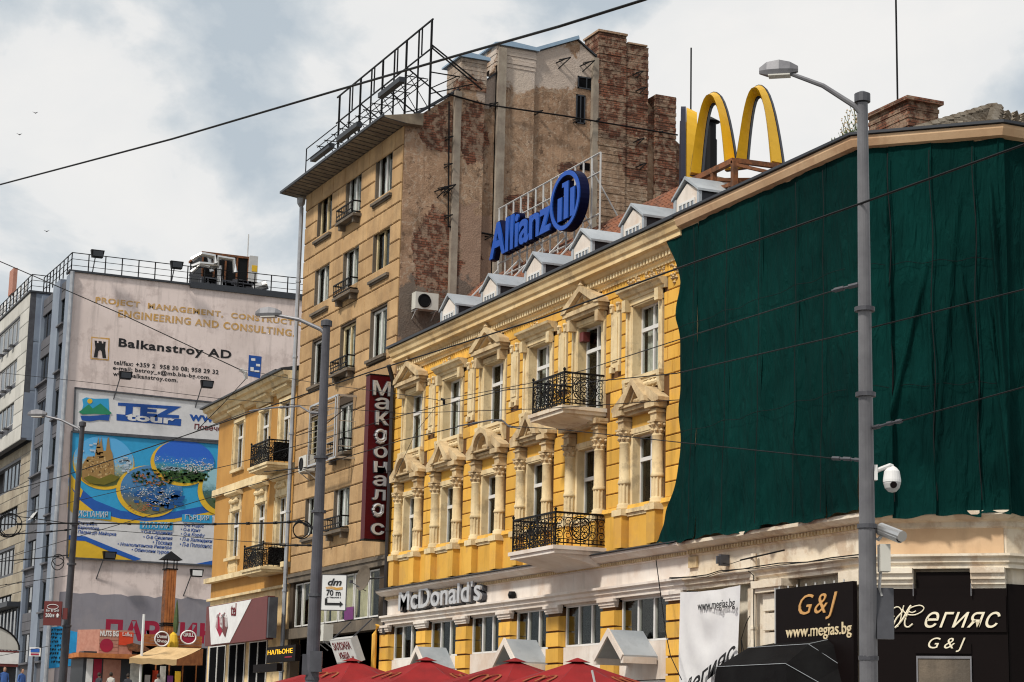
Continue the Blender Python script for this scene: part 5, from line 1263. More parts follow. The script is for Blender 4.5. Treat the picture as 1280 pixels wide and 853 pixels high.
# roof railings
def railing(name, label, path, h=1.0, step=1.05, n=3):
    s = MB()
    for (p, q) in zip(path[:-1], path[1:]):
        p = Vector(p); q = Vector(q); L = (q - p).length; k = max(1, round(L / step))
        for i in range(k + 1): a = p.lerp(q, i / k); s.bar(a, a + Vector((0, 0, h)), .06)
        for j in range(n): z = h * (j + 1) / n; s.bar(p + Vector((0, 0, z)), q + Vector((0, 0, z)), .045 if j == n - 1 else .03)
    return tag(s.build(name, Y['iron']), label, 'railing')
railing('roof_railing', 'black roof railing along the top of the mauve wall', [(U0 - .3, 24.1, 28.6), (U0 - .3, 31.2, 28.6), (U0 - .3, 44, 28.72)], 1.15)
railing('roof_railing', 'black roof railing stepping along the street edge of the office block', [(U0 - .3, 24.1, 28.6), (-122, 24.1, 28.6), (-126.8, 24.1, 28.7)], 1.15, 1.0)
railing('roof_railing', 'black roof railing above the pale projecting bay at far left', [(-126.9, 24.5, 28.9), (-126.9, 23.35, 28.9), (-145, 23.35, 28.9)], 1.1, 1.2)
s = thing('roof_letters', 'white rooftop letters seen end on above the pale bay', 'sign')
for k in range(8): MB().box(-131 - k * 1.7, -130.3 - k * 1.7, 23.6, 23.7, 29.1, 30.3).build('letter', Y['bwhite'], s); q = FP(16, 352, 26)
b = MB(); q = FP(15, 337, 26); q2 = FP(17, 364, 26); b.box(q[0] - .9, q[0] + .7, 26, 26.3, q2[1], q[1]); o = b.build('rooftop_billboard', Y['pinkbrick']); tag(o, 'reddish rooftop advert board at the far left edge', 'billboard')
b = MB(); q = FP(4, 378, 26); b.box(q[0] - 4, q[0] + 1.2, 26, 29, 28.4, 31.2); tag(b.build('rooftop_unit', Y['slate']), 'dark roof box behind the rooftop letters', 'roof box')
# downpipe at the wall's edge
b = MB(); b.tube([(U0 + .15, 24.1, 4), (U0 + .15, 24.1, 28.5)], .13, 8); tag(b.build('drainpipe', Y['pipe']), 'pale blue grey drainpipe on the edge of the mauve wall', 'drainpipe')
# floodlights
def floodlight(px, py, label, dz=-1.1, face=1, lit=None):
    y, z = GP(px, py, U0 + .9); t = thing('floodlight', label, 'floodlight', (U0, y, z), 'floodlights on the mauve wall')
    s = MB(); s.tube([(0, -.5, dz), (.55, -.25, -.12), (.85, 0, -.12)] if dz < 0 else [(-.3, 0, -1.0), (.3, 0, -.1), (.85, 0, -.1)], .035, 5); s.build('arm', Y['dgalv'], t)
    s = MB(); s.prism([(-.32, -.2), (.32, -.2), (.4, .25), (-.4, .25)], 'x', .7, 1.0); s.build('lamp_head', Y['iron'], t)
    s = MB(); s.box(1.0, 1.02, -.28, .3, -.14, .18); s.build('lamp_glass', lit or Y['slate'], t)
floodlight(157, 470, 'black floodlight on an arm above the left of the blue and white travel board', -1.6); floodlight(259, 481, 'black floodlight on an arm above the right of the travel board', -1.6)
floodlight(137, 695, 'black floodlight at the bottom left of the blue travel poster', -1.3); floodlight(246, 717, 'pale faced floodlight at the bottom right of the travel poster', -1.3, lit=Y['bwhite'])
floodlight(122, 318, 'small floodlight on the roof railing above the advert lettering', 1); floodlight(221, 332, 'small floodlight on the roof railing nearer the plant unit', 1)
# printed lettering on the wall
wt = thing('wall_advert', 'faded ochre and black advert lettering painted high on the mauve wall', 'sign')
def GT(body, mat, xa, ya, xb, yb_, h, parent, depth=.01, u=U0, **k):
    return place_text(body, mat, 'G', u + depth / 2 + .004, GP(xa, ya, u), GP(xb, yb_, u), h, parent, depth, **k)
GT('PROJECT  MANAGEMENT,  CONSTRUCTION', Y['ochretext'], 119, 380.5, 390, 411.5, .46, wt, offset=.035, spacing=1.15)
GT('ENGINEERING AND CONSULTING.', Y['ochretext'], 147.5, 396.5, 368, 421.5, .46, wt, offset=.035, spacing=1.15)
GT('Balkanstroy AD', Y['ink'], 148, 433, 289, 448.5, .50, wt, offset=.03, spacing=1.12, desc=1)
GT('tel/fax: +359 2  958 30 08; 958 29 32', Y['ink'], 142, 455.6, 273, 468, .26, wt, offset=.02, spacing=1.1, desc=1)
GT('e-mail: bstroy_s@mb.bia-bg.com.', Y['ink'], 141, 462, 263, 474.5, .25, wt, offset=.02, spacing=1.1, desc=1)
GT('www.balkanstroy.com.', Y['ink'], 141, 469.7, 222, 478, .25, wt, offset=.02, spacing=1.1, desc=1)
px_poly([(114, 421), (137, 423), (136, 451), (113, 449)], U0, .004, Y['ochretext'], 'emblem_frame', wt); px_poly([(115.5, 423), (135.5, 425), (134.5, 449.5), (114.5, 447.5)], U0, .016, Y['mauve'], 'emblem_ground', wt)
px_poly([(118, 426), (121, 426.3), (121, 429), (123, 429.2), (123, 426.5), (127, 427), (127, 429.5), (129, 429.7), (129, 427.2), (132, 427.6), (131, 436), (132.5, 448), (128, 447.7), (127, 440), (125, 437.5), (122.5, 439.5), (121.5, 447.2), (117, 446.8), (119, 435)], U0, .03, Y['ink'], 'castle_emblem', wt)
px_poly([(311, 444), (327, 446), (325, 473), (310, 470)], U0, .004, Y['tezblue'], 'blue_patch', wt)
for (x, y, w_, h_) in ((314, 448, 5, 3), (320, 455, 5, 3), (313, 459, 4, 5), (318, 463, 6, 2)): px_poly([(x, y), (x + w_, y + .5), (x + w_, y + h_ + .5), (x, y + h_)], U0, .016, Y['bwhite'], 'patch_print', wt)
GT('ПАРКИНГ', Y['redtext'], 131, 800, 290, 806, 1.2, thing('wall_lettering', 'large crimson Cyrillic word painted low on the grey band of the wall', 'sign'), offset=.05, spacing=1.1)
# upper travel board
ub_ = thing('travel_board', 'white travel agency board with blue bars and a green hills emblem', 'billboard')
u = U0 + .12
px_poly([(94, 486), (300, 508), (298, 552), (92, 538)], u, -.08, Y['posterwhite'], 'board', ub_, .08)
b = MB()
for (p, q) in (((93, 485), (300, 507)), ((91.5, 539), (298, 553.5)), ((94, 485), (91.5, 539))): b.bar((u + .03, *GP(*p, u)), (u + .03, *GP(*q, u)), .09)
b.build('board_frame', Y['dgalv'], ub_)
P = lambda pts: [(80 + x / 3.414, 470 + y / 3.414) for x, y in pts]
px_poly(P([(78, 100), (95, 92), (130, 98), (190, 97), (193, 150), (160, 165), (75, 150), (82, 125)]), u, .004, Y['cyan'], 'emblem_sky', ub_)
c_ = P([(110, 108)])[0]; px_poly([(c_[0] + 3.2 * math.cos(a), c_[1] + 3.2 * math.sin(a)) for a in np.linspace(0, 6.28, 16)[:-1]], u, .02, Y['pyellow'], 'emblem_sun', ub_)
px_poly(P([(62, 155), (105, 122), (122, 140), (155, 118), (204, 160), (190, 166), (130, 162), (80, 165)]), u, .03, Y['pgreen'], 'emblem_hills', ub_); px_poly(P([(70, 170), (110, 172), (160, 168), (196, 166), (190, 192), (150, 188), (110, 195), (76, 190)]), u, .02, Y['tezblue'], 'emblem_sea', ub_)
GT('TEZ', Y['tezblue'], *P([(228, 165)])[0], *P([(498, 182)])[0], .72, ub_, u=u, offset=.06, spacing=1.05)
px_poly(P([(224, 163), (500, 185), (498, 214), (224, 190)]), u, .004, Y['tezblue'], 'logo_bar', ub_); GT('tour', Y['posterwhite'], *P([(262, 189)])[0], *P([(470, 207)])[0], .42, ub_, u=u + .02, offset=.04)
GT('www.tez', Y['tezblue'], *P([(534, 192)])[0], *P([(790, 212)])[0], .50, ub_, u=u, offset=.03); GT('Почивки', Y['dred'], *P([(622, 150)])[0], *P([(790, 163)])[0], .36, ub_, u=u, offset=.02); GT('Повече', Y['dred'], *P([(556, 228)])[0], *P([(674, 238)])[0], .34, ub_, u=u, offset=.02)
# big poster
bp_ = thing('travel_poster', 'large blue and yellow travel poster with round landscape pictures', 'billboard')
px_poly(P([(30, 238), (740, 295), (730, 815), (10, 775)]), u, -.08, Y['posterwhite'], 'board', bp_, .08)
px_poly(P([(32, 240), (738, 297), (734, 560), (600, 575), (470, 600), (330, 610), (200, 590), (100, 545), (18, 470)]), u, .004, Y['cyan'], 'sky_ground', bp_)
def band(pts_u, pts_l, off, mat, name): px_poly(P(pts_u + pts_l[::-1]), u, off, mat, name, bp_)
band([(22, 410), (60, 470), (130, 530), (240, 575), (350, 590), (470, 580), (600, 555), (736, 530)], [(20, 455), (55, 520), (130, 580), (240, 610), (350, 620), (470, 610), (600, 585), (736, 560)], .012, Y['pblue'], 'blue_swoosh')
band([(20, 455), (55, 515), (130, 575), (240, 607), (350, 618), (470, 606), (600, 578), (736, 552)], [(14, 560), (40, 590), (130, 612), (240, 628), (350, 632), (470, 624), (600, 600), (736, 575)], .008, Y['pyellow'], 'yellow_swoosh')
band([(22, 365), (30, 420), (80, 490)], [(20, 430), (26, 470), (70, 520)], .02, Y['pyellow'], 'yellow_edge')
px_poly(P([(12, 690), (90, 700), (190, 740), (320, 790), (12, 776)]), u, .02, Y['pyellow'], 'corner_wave', bp_); band([(12, 680), (90, 685), (200, 730), (330, 782)], [(12, 700), (90, 705), (190, 748), (300, 790)], .03, Y['pblue'], 'corner_stripe')
px_poly(P([(560, 803), (650, 785), (731, 775), (731, 812)]), u, .02, Y['pblue'], 'corner_stripe', bp_)
def photo_mat(name, top, mid, low, accent, s=1.2):
    mt = bpy.data.materials.new(name); mt.use_nodes = True; t = mt.node_tree; N = t.nodes; L = t.links; bs = N['Principled BSDF']; bs.inputs['Roughness'].default_value = .7
    g = N.new('ShaderNodeTexCoord'); sp = N.new('ShaderNodeSeparateXYZ'); L.new(g.outputs['Generated'], sp.inputs[0])
    n = N.new('ShaderNodeTexNoise'); n.inputs['Scale'].default_value = 9; n.inputs['Detail'].default_value = 7; L.new(g.outputs['Generated'], n.inputs['Vector'])
    a = N.new('ShaderNodeMath'); a.operation = 'MULTIPLY_ADD'; a.inputs[1].default_value = .35; L.new(n.outputs['Fac'], a.inputs[0]); L.new(sp.outputs[2], a.inputs[2])
    r = N.new('ShaderNodeValToRGB'); r.color_ramp.interpolation = 'LINEAR'; e = r.color_ramp.elements; e[0].position = .38; e[0].color = (*low, 1); e[1].position = .82; e[1].color = (*top, 1); q = e.new(.6); q.color = (*mid, 1); q = e.new(.64); q.color = (*[v * .5 + w * .5 for v, w in zip(mid, top)], 1)
    L.new(a.outputs[0], r.inputs[0])
    v = N.new('ShaderNodeTexVoronoi'); v.inputs['Scale'].default_value = 28; L.new(g.outputs['Generated'], v.inputs['Vector']); k = N.new('ShaderNodeMath'); k.operation = 'LESS_THAN'; k.inputs[1].default_value = .26; L.new(v.outputs['Distance'], k.inputs[0])
    k2 = N.new('ShaderNodeMath'); k2.operation = 'COMPARE'; k2.inputs[1].default_value = .58; k2.inputs[2].default_value = .17; L.new(a.outputs[0], k2.inputs[0]); k3 = N.new('ShaderNodeMath'); k3.operation = 'MULTIPLY'; L.new(k.outputs[0], k3.inputs[0]); L.new(k2.outputs[0], k3.inputs[1])
    x = N.new('ShaderNodeMix'); x.data_type = 'RGBA'; L.new(k3.outputs[0], x.inputs[0]); L.new(r.outputs[0], x.inputs[6]); x.inputs[7].default_value = (*accent, 1); L.new(x.outputs[2], bs.inputs['Base Color']); return mt
def disc(cx, cy, rx, ry, off, mat, name, clip=None):
    pts = []
    for k in range(40):
        a = 2 * math.pi * k / 40; x, y = cx + rx * math.cos(a), cy + ry * math.sin(a) + (rx * math.cos(a)) * .05
        if clip: x = min(x, clip)
        pts.append((x, y))
    px_poly(P(pts), u, off, mat, name, bp_)
disc(168, 365, 128, 108, .03, photo_mat('poster_photo_city', (.08, .35, .65), (.30, .42, .45), (.10, .12, .03), (.5, .36, .14)), 'round_picture')
PH2 = photo_mat('poster_photo_harbour', (.05, .18, .38), (.02, .10, .24), (.14, .13, .06), (.5, .48, .42)); PH3 = photo_mat('poster_photo_coast', (.01, .10, .50), (.02, .22, .42), (.07, .16, .02), (.6, .58, .52)); PH4 = photo_mat('poster_photo_bay', (.25, .45, .52), (.02, .10, .12), (.05, .08, .03), (.1, .2, .15))
b = MB()
def crescent(cx, cy, rx, ry, dx, dy, off, clip=None):
    disc(cx + dx, cy + dy, rx * 1.03, ry * 1.05, off, Y['pyellow'], 'yellow_ring', clip)
crescent(168, 365, 128, 108, 0, 8, .024); crescent(372, 488, 134, 105, -12, 6, .036); disc(372, 488, 132, 104, .042, PH2, 'round_picture')
crescent(512, 366, 128, 92, -12, 8, .048); disc(512, 366, 128, 92, .054, PH3, 'round_picture'); crescent(672, 488, 88, 92, -12, 8, .05, 736); disc(675, 484, 86, 92, .066, PH4, 'round_picture', 736)
rn = random.Random(21)
def specks(name, n, cx, cy, rx, ry, off, mat, wr, hr, tilt=.1, gauss=False):
    b = MB()
    for _ in range(n):
        a = rn.uniform(0, 6.28); r_ = math.sqrt(rn.random()); x = cx + rx * r_ * math.cos(a); y = cy + ry * r_ * math.sin(a); w_ = rn.uniform(*wr); h_ = rn.uniform(*hr); t_ = rn.uniform(-tilt, tilt)
        pts = P([(x, y), (x + w_, y + w_ * t_), (x + w_ * .9, y + h_ + w_ * t_), (x + w_ * .1, y + h_)]); b.prism([GP(*p, u) for p in pts], 'x', u + off, u + off + .004)
    o = b.build(name, mat, bp_); o['kind'] = 'stuff'
PW, PT, PD = Y['posterwhite'], plain('poster_terracotta', (.42, .16, .07), .7), plain('poster_dark_green', (.02, .06, .015), .7)
PSK = plain('poster_sea_blue', (.01, .09, .30), .7); PLB = plain('poster_pale_cloud', (.45, .55, .65), .7)
specks('printed_trees', 90, 372, 430, 100, 38, .074, PD, (6, 16), (4, 9)); specks('printed_roofs', 70, 370, 440, 95, 30, .08, PT, (4, 10), (2, 5)); specks('printed_sea', 30, 385, 515, 95, 50, .073, PSK, (20, 50), (8, 18)); specks('printed_boats', 90, 390, 510, 80, 42, .086, PW, (2, 9), (1.5, 3.5), .5); specks('printed_quay', 26, 330, 560, 60, 18, .09, PT, (5, 16), (2, 4), .4)
specks('printed_trees', 110, 510, 428, 100, 26, .084, PD, (7, 18), (4, 10)); specks('printed_houses', 95, 570, 388, 60, 22, .09, PW, (4, 9), (2, 5)); specks('printed_hill', 40, 450, 395, 45, 8, .088, PLB, (8, 20), (2, 4)); specks('printed_trees', 60, 680, 520, 60, 45, .08, PD, (6, 14), (5, 10)); specks('printed_cloud', 10, 100, 320, 50, 40, .066, PLB, (14, 34), (4, 9)); specks('printed_cloud', 20, 250, 380, 26, 36, .066, PLB, (10, 24), (4, 9))
# church spires in the first round picture
STN = plain('poster_sandstone', (.34, .20, .07), .7)
px_poly(P([(75, 440), (78, 380), (100, 345), (130, 345), (138, 300), (146, 262), (150, 300), (158, 262), (166, 320), (178, 320), (184, 270), (190, 262), (196, 310), (205, 330), (212, 380), (215, 445), (150, 460), (100, 458)]), u, .06, STN, 'church_picture', bp_)
specks('printed_windows', 26, 150, 385, 60, 50, .07, plain('poster_brown', (.12, .06, .02), .7), (2, 4), (4, 10), 0); specks('printed_stone', 60, 145, 390, 62, 48, .068, plain('poster_pale_stone', (.6, .42, .2), .7), (3, 7), (3, 8), 0)
px_poly(P([(82, 436), (110, 425), (150, 440), (200, 420), (236, 432), (215, 450), (170, 466), (110, 460)]), u, .075, plain('poster_trees', (.16, .14, .02), .8), 'tree_picture', bp_)
for body, (x, y), (xx, yy), h in (('ИСПАНИЯ', (60, 600), (186, 606), .36), ('ИТАЛИЯ', (335, 648), (450, 652), .36), ('ГЪРЦИЯ', (515, 617), (618, 622), .36)):
    px_poly(P([(x - 12, y - 26), (xx + 14, yy - 26), (xx + 12, yy + 8), (x - 13, y + 5)]), u, .035, Y['cyan'], 'heading_bar', bp_); GT(body, Y['posterwhite'], *P([(x, y)])[0], *P([(xx, yy)])[0], h, bp_, u=u + .05)
for body, (x, y), (xx, yy) in (('Тенерифе', (58, 638), (140, 643)), ('Барселона', (58, 657), (148, 663)), ('Палма де Майорка', (58, 676), (222, 687)), ('• О-в Сардиния', (330, 675), (462, 683)), ('• О-в Сицилия', (338, 697), (462, 704)), ('• Тоскана', (378, 718), (460, 724)), ('• Неаполитанска Ривиера', (228, 728), (458, 744)), ('• Обиколни турове', (288, 752), (458, 765)),
     ('• О-в Родос', (500, 645), (596, 651)), ('• О-в Крит', (498, 665), (582, 671)), ('• О-в Корфу', (498, 685), (600, 692)), ('• П-в Халкидики', (494, 706), (632, 716)), ('• П-в Пелопонес', (494, 727), (630, 737))):
    GT(body, Y['tezblue'], *P([(x, y)])[0], *P([(xx, yy)])[0], .26, bp_, u=u, offset=.012, shear=.2)
b = MB()
for (p, q) in (((10, 776), (735, 816)), ((30, 238), (740, 295)), ((32, 238), (12, 776))): b.bar((u + .05, *GP(*P([p])[0], u)), (u + .05, *GP(*P([q])[0], u)), .10)
b.build('poster_frame', Y['dgalv'], bp_)
# blue mural with dark wave
mu = thing('mural', 'bright blue mural with a dark cresting wave at the foot of the mauve wall', 'mural')
px_poly([(60, 785), (75, 783), (90, 789), (104, 792), (115, 797), (120, 812), (110, 830), (60, 836)], U0, .02, Y['mural'], 'mural_ground', mu)
px_poly([(95, 820), (98, 812), (104, 815), (106, 807), (112, 811), (114, 803), (120, 808), (118, 822), (100, 832), (88, 833)], U0, .035, Y['pblue'], 'mural_wave', mu)
rn = random.Random(9); b = MB()
for r in range(9):
    x = 62.
    while x < 84:
        w_ = rn.uniform(1., 3.); y = 786 + r * 5 + rn.uniform(-.5, .5)
        if rn.random() < .8: b.prism([GP(x, y, U0), GP(x + w_, y + rn.uniform(-.6, .6), U0), GP(x + w_ * .9, y + 1.4, U0), GP(x + .3, y + 3.2, U0)], 'x', U0 + .04, U0 + .05)
        x += w_ + rn.uniform(.4, 1)
b.build('mural_strokes', Y['ink'], mu)
# plant unit on the roof
hv = thing('rooftop_plant', 'black rooftop cooling unit with bright silver pipes and a grey cabinet', 'cooling unit')
XP = U0 - 1.4
def hp(x, y, o=0.): q = GP(x, y, XP + o); return (XP + o, q[0], q[1])
a = hp(254, 315); c = hp(309, 360); b = MB(); b.box(XP - 3, XP, a[1], c[1], 28.9, a[2] - .1); b.build('cooler_body', Y['iron'], hv)
b = MB()
for k in range(5): y = a[1] + (c[1] - a[1]) * k / 4; b.box(XP, XP + .06, y - .05, y + .05, 28.9, a[2])
b.box(XP - 3, XP + .08, a[1] - .1, c[1] + .1, a[2] - .12, a[2] + .02); b.build('cooler_frame', Y['rust'], hv)
d_ = hp(321, 322); b = MB(); b.box(XP - 1.5, XP + .3, c[1], d_[1], 29.2, d_[2]); b.build('cabinet', Y['ltgrey'], hv); b = MB(); b.box(XP + .3, XP + .32, c[1] + .15, c[1] + .5, d_[2] - 1.0, d_[2] - .6); b.build('yellow_label', Y['pyellow'], hv)
b = MB()
for path, r in (([(240, 325), (246, 321), (252, 318), (268, 321), (270, 330)], .16), ([(240, 334), (250, 330), (262, 331), (272, 332), (273, 322), (292, 325), (294, 341)], .16), ([(239, 341), (250, 331), (262, 334)], .14), ([(262, 336), (274, 334), (275, 360)], .2), ([(276, 345), (276, 358)], .1), ([(262, 322), (265, 340)], .14), ([(316, 362), (328, 358), (334, 356)], .3)):
    b.tube([hp(x, y, .5 + .1 * i) for i, (x, y) in enumerate(path)], r, 8)
b.build('pipework', Y['alu'], hv)
b = MB()
for i in range(14):
    x = 258 + i * 5; p = hp(x, 352 + rn.uniform(-4, 4) + i * .5, .3); b.box(p[0] - .3, p[0], p[1] - .3, p[1] + .3, p[2] - .2, p[2] + .15)
p0, p1 = hp(236, 344, .7), hp(330, 358, .7); b.bar(p0, p1, .06); b.bar(hp(236, 352, .7), hp(330, 364, .7), .06)
for i in range(9): x = 238 + i * 11; b.bar(hp(x, 344 + i * 1.4, .7), hp(x, 356 + i * 1.2, .7), .05)
b.build('walkway', Y['dgalv'], hv)
b = MB(); p = hp(309, 330, -1); b.tube([(p[0], p[1], 29), (p[0], p[1], hp(309, 293, -1)[2])], .04, 5); tag(b.build('antenna_mast', Y['ltgrey']), 'thin pale aerial behind the rooftop cooling unit', 'mast')
# ================================================================== KIOSKS AT THE FOOT OF THE WALL
KU = -108.
def kp(x, y, u=KU): return GP(x, y, u)
kg = gz(KU) + .1
nk = thing('nut_kiosk', 'snack kiosk with a pink brick print sign and an orange red panel', 'kiosk')
a = kp(105, 786); c = kp(163, 817)
b = MB(); b.prism([(KU - 1.5, kp(104, 800)[0]), (KU, kp(124, 800)[0]), (KU, kp(166, 800)[0]), (KU - 3, kp(166, 800)[0])], 'z', a[1] - 1.3, a[1]); b.build('sign_box', Y['pinkbrick'], nk)
for k in range(7): MB().box(KU, KU + .02, kp(124, 800)[0], kp(148, 800)[0], a[1] - 1.29 + k * .185, a[1] - 1.13 + k * .185).build('printed_course', Y['pinkbrick'], nk)
b = MB(); b.box(KU - 3.1, KU - .1, a[0] + .1, kp(172, 817)[0], kg, kg + 2.6)
b.build('kiosk_wall', Y['slate'], nk); b = MB(); b.box(KU - 3.3, KU + .5, a[0] - .3, kp(172, 817)[0] + .2, a[1] - 1.5, a[1] - 1.27); b.build('roof', Y['wood'], nk)
place_text('NUTS BG', Y['bwhite'], 'G', KU + .03, kp(125, 795.5), kp(148, 796), .3, nk, .02, offset=.03); MB().box(KU, KU + .03, kp(148.5, 800)[0], kp(166.5, 800)[0], a[1] - .78, a[1] - .1).build('orange_panel', Y['ored'], nk); place_text('Lafka', Y['bwhite'], 'G', KU + .045, kp(153, 795), kp(165, 796), .2, nk, .02)
q = kp(133, 807); b = MB()
b.add([(KU + .03, q[0] + r * math.cos(t), q[1] + r * math.sin(t)) for r in (.36,) for t in np.linspace(0, 6.28, 20)[:-1]], [tuple(range(19))]); b.build('round_print', Y['redtext'], nk)
b = MB(); b.prism([kp(158, 806), kp(166, 804), kp(181, 808), kp(190, 814), kp(170, 815), kp(160, 812)], 'x', KU, KU + .08); b.build('snack_board', Y['rust'], nk)
for (x0, x1, m_) in ((129, 151, 'pinkbrick'), (108, 116, 'bwhite'), (117, 127, 'redtext'), (163, 176, 'curtain')):
    b = MB(); b.box(KU - .1, KU - .06, kp(x0, 840)[0], kp(x1, 840)[0], kg + .2, kg + 2.2); b.build('kiosk_window' if m_ != 'bwhite' else 'vending_panel', Y[m_], nk)
wk = thing('wooden_kiosk', 'timber food stall under a beige awning with round painted signs', 'kiosk')
a = kp(160, 805); c = kp(262, 800); b = MB(); b.box(KU - 3, KU - 1.6, kp(172, 830)[0], kp(268, 830)[0], kg, 6.3); b.build('stall_wall', Y['dark'], wk)
for k in range(4):
    b = MB(); b.box(KU - 1.58, KU - 1.5, kp(186, 800)[0], kp(262, 800)[0], 6.3 + k * .16, 6.44 + k * .16); b.build('plank', Y['wood'], wk)
UA, UB = KU + 1.4, KU - .4
fl, fr, bl_, br_ = GP(161.7, 824.8, UA), GP(221, 822, UA), GP(196, 812, UB), GP(252, 807.5, UB); zf = (fl[1] + fr[1]) / 2; zb3 = (bl_[1] + br_[1]) / 2; ya, yb2 = fl[0], br_[0]
n_ = 12; vs_a = []
for k in range(n_ + 1):
    t = k / n_; y_f = fl[0] + (fr[0] - fl[0]) * t; y_b = bl_[0] + (br_[0] - bl_[0]) * t; sg_ = .03 * math.sin(k * 1.57)
    vs_a += [(UB, y_b, zb3), ((UA + UB) / 2, (y_f + y_b) / 2, (zf + zb3) / 2 - .05 + sg_), (UA, y_f, zf + sg_ * .5), (UA, y_f, zf - .30 + sg_)]
b = MB(); b.add(vs_a, [(4 * k + j_, 4 * k + 4 + j_, 4 * k + 5 + j_, 4 * k + 1 + j_) for k in range(n_) for j_ in range(3)]); b.build('awning_cloth', Y['awn'], wk)
b = MB(); b.add([(UA, fr[0], zf - .02), (UB, br_[0] + .1, zb3), (UB, br_[0] + .1, zb3 - .9), (UA, fr[0], zf - .32)], [(0, 1, 2, 3)]); b.build('side_flap', Y['wood'], wk)
for k in range(6):
    y_ = fr[0] - 1.9 + k * .75; MB().box(KU - 1.5, KU - 1.42, y_, y_ + .06, kg, zf - .1).build('post', Y['wood'], wk)
for k, m_ in enumerate(('pinkbrick', 'cream_blind', 'leaf', 'bwhite', 'ored', 'curtain', 'purple', 'pyellow')):
    y_ = fl[0] + .3 + k * .42; MB().box(KU - 1.4, KU - 1.3, y_, y_ + .3, kg + .9, kg + 1.5 + .25 * (k % 3)).build('stall_goods', Y[m_], wk)
MB().box(KU - 1.5, KU - .9, fl[0] + .1, br_[0], kg, kg + .9).build('counter', Y['wood'], wk)
for (x, y, r, m_, w_) in ((202, 799, .43, 'maroon2', 'Donut Shop'), (235, 797, .46, 'redtext', 'GRILL')):
    q = kp(x, y, KU - .5); X_ = KU - .5; b = MB(); b.add([(X_ + d_, q[0] + r * math.cos(t), q[1] + r * (.85 if x > 220 else 1) * math.sin(t)) for d_ in (0, .08) for t in np.linspace(0, 6.283, 25)[:-1]], [tuple(range(24)), tuple(range(24, 48))] + [(i, (i + 1) % 24, 24 + (i + 1) % 24, 24 + i) for i in range(24)])
    sgn = thing('round_sign', 'round maroon stall sign with pale lettering left of the timber chimney' if x < 220 else 'red oval stall sign with pale lettering right of the timber chimney', 'sign'); b.build('sign_disc', Y[m_], sgn)
    b = MB(); b.tube([(X_ + .09, q[0] + r * .9 * math.cos(t), q[1] + r * .9 * (.85 if x > 220 else 1) * math.sin(t)) for t in np.linspace(0, 6.283, 25)], .04, 4); b.build('sign_rim', Y['bwhite'], sgn)
    for j, ww_ in enumerate(w_.split()): place_text(ww_, Y['bwhite'], 'G', X_ + .1, (q[0] - r * .65, q[1] + .04 - .27 * j), (q[0] + r * .65, q[1] + .04 - .27 * j), .2, sgn, .02, offset=.02)
tc_ = thing('timber_chimney', 'tall square brown timber clad chimney with a small peaked black cap', 'chimney')
ya, yb2 = kp(213, 760)[0], kp(225.5, 760)[0]; zt = kp(216, 709)[1]
for k in range(4):
    s = MB(); w_ = (yb2 - ya) / 4; s.box(KU - 1.2, KU - 1.15, ya + k * w_ + .01, ya + (k + 1) * w_ - .01, 6.9, zt); s.build('plank', Y['wood'], tc_)
MB().box(KU - 1.9, KU - 1.205, ya, yb2, 6.9, zt).build('flue_box', Y['rust'], tc_)
b = MB()
for z in (zt - .05, zt - 3.0, zt - 5.6 + 2.5): b.box(KU - 1.95, KU - 1.12, ya - .06, yb2 + .06, z, z + .07)
for y in (ya, yb2): b.bar((KU - 1.2, y, zt), (KU - 1.2, y, zt + .5), .05); b.bar((KU - 1.85, y, zt), (KU - 1.85, y, zt + .5), .05)
b.add([(KU - 1.1, ya - .3, zt + .5), (KU - 1.1, yb2 + .3, zt + .5), (KU - 2, yb2 + .3, zt + .5), (KU - 2, ya - .3, zt + .5), (KU - 1.55, (ya + yb2) / 2, zt + 1.0)], [(0, 1, 4), (1, 2, 4), (2, 3, 4), (3, 0, 4), (0, 3, 2, 1)])
b.build('chimney_cap', Y['iron'], tc_)
q = kp(222, 800, KU); s = thing('corn_figure', 'yellow corn cob ornament standing before the timber chimney', 'ornament'); b = MB(); b.lathe([(.1, -.9), (.28, -.6), (.3, -.1), (.2, .3), (.05, .45)], KU - .9, q[0], 10, q[1]); b.build('cob', Y['pyellow'], s); b = MB(); b.lathe([(.1, .4), (.16, .9), (.1, 1.6), (.02, 2.2)], KU - .9, q[0] + .1, 6, q[1]); b.build('husk', Y['leaf'], s)
b = MB(); q = kp(180, 768, KU + 1); b.tube([(KU + 1, q[0], kg), (KU + 1, q[0], q[1])], .07, 6); tag(b.build('flag_pole', Y['bwhite']), 'bare white flag pole before the stalls', 'pole')
# shop at the far left corner
s = thing('arched_shop_sign', 'grey arched shop fascia over a white and maroon strip at the lower left edge', 'sign'); X_ = -112
a = GP(0, 812, X_); c = GP(24, 812, X_); cy = a[0] - 1.2; r = c[0] - cy
pts = [(cy + r * math.cos(t), a[1] + r * .62 * math.sin(t)) for t in np.linspace(0, math.pi, 20)]; MB().prism(pts, 'x', X_ - .5, X_).build('arched_panel', Y['panel'], s)
b = MB(); b.tube([(X_ + .02, y, z) for y, z in pts], .05, 5); b.build('arch_trim', Y['iron'], s); MB().box(X_ - .4, X_ + .02, cy - r, cy + r, a[1] - .9, a[1] - .05).build('fascia', Y['maroon2'], s); MB().box(X_ + .02, X_ + .05, GP(7, 0, X_)[0], cy + r, a[1] - .75, a[1] - .15).build('white_panel', Y['bwhite'], s)
MB().box(X_ - 3, X_ - .5, cy - r - 4, cy + r, gz(X_), a[1] - .1).build('shop_body', Y['slate'], s)
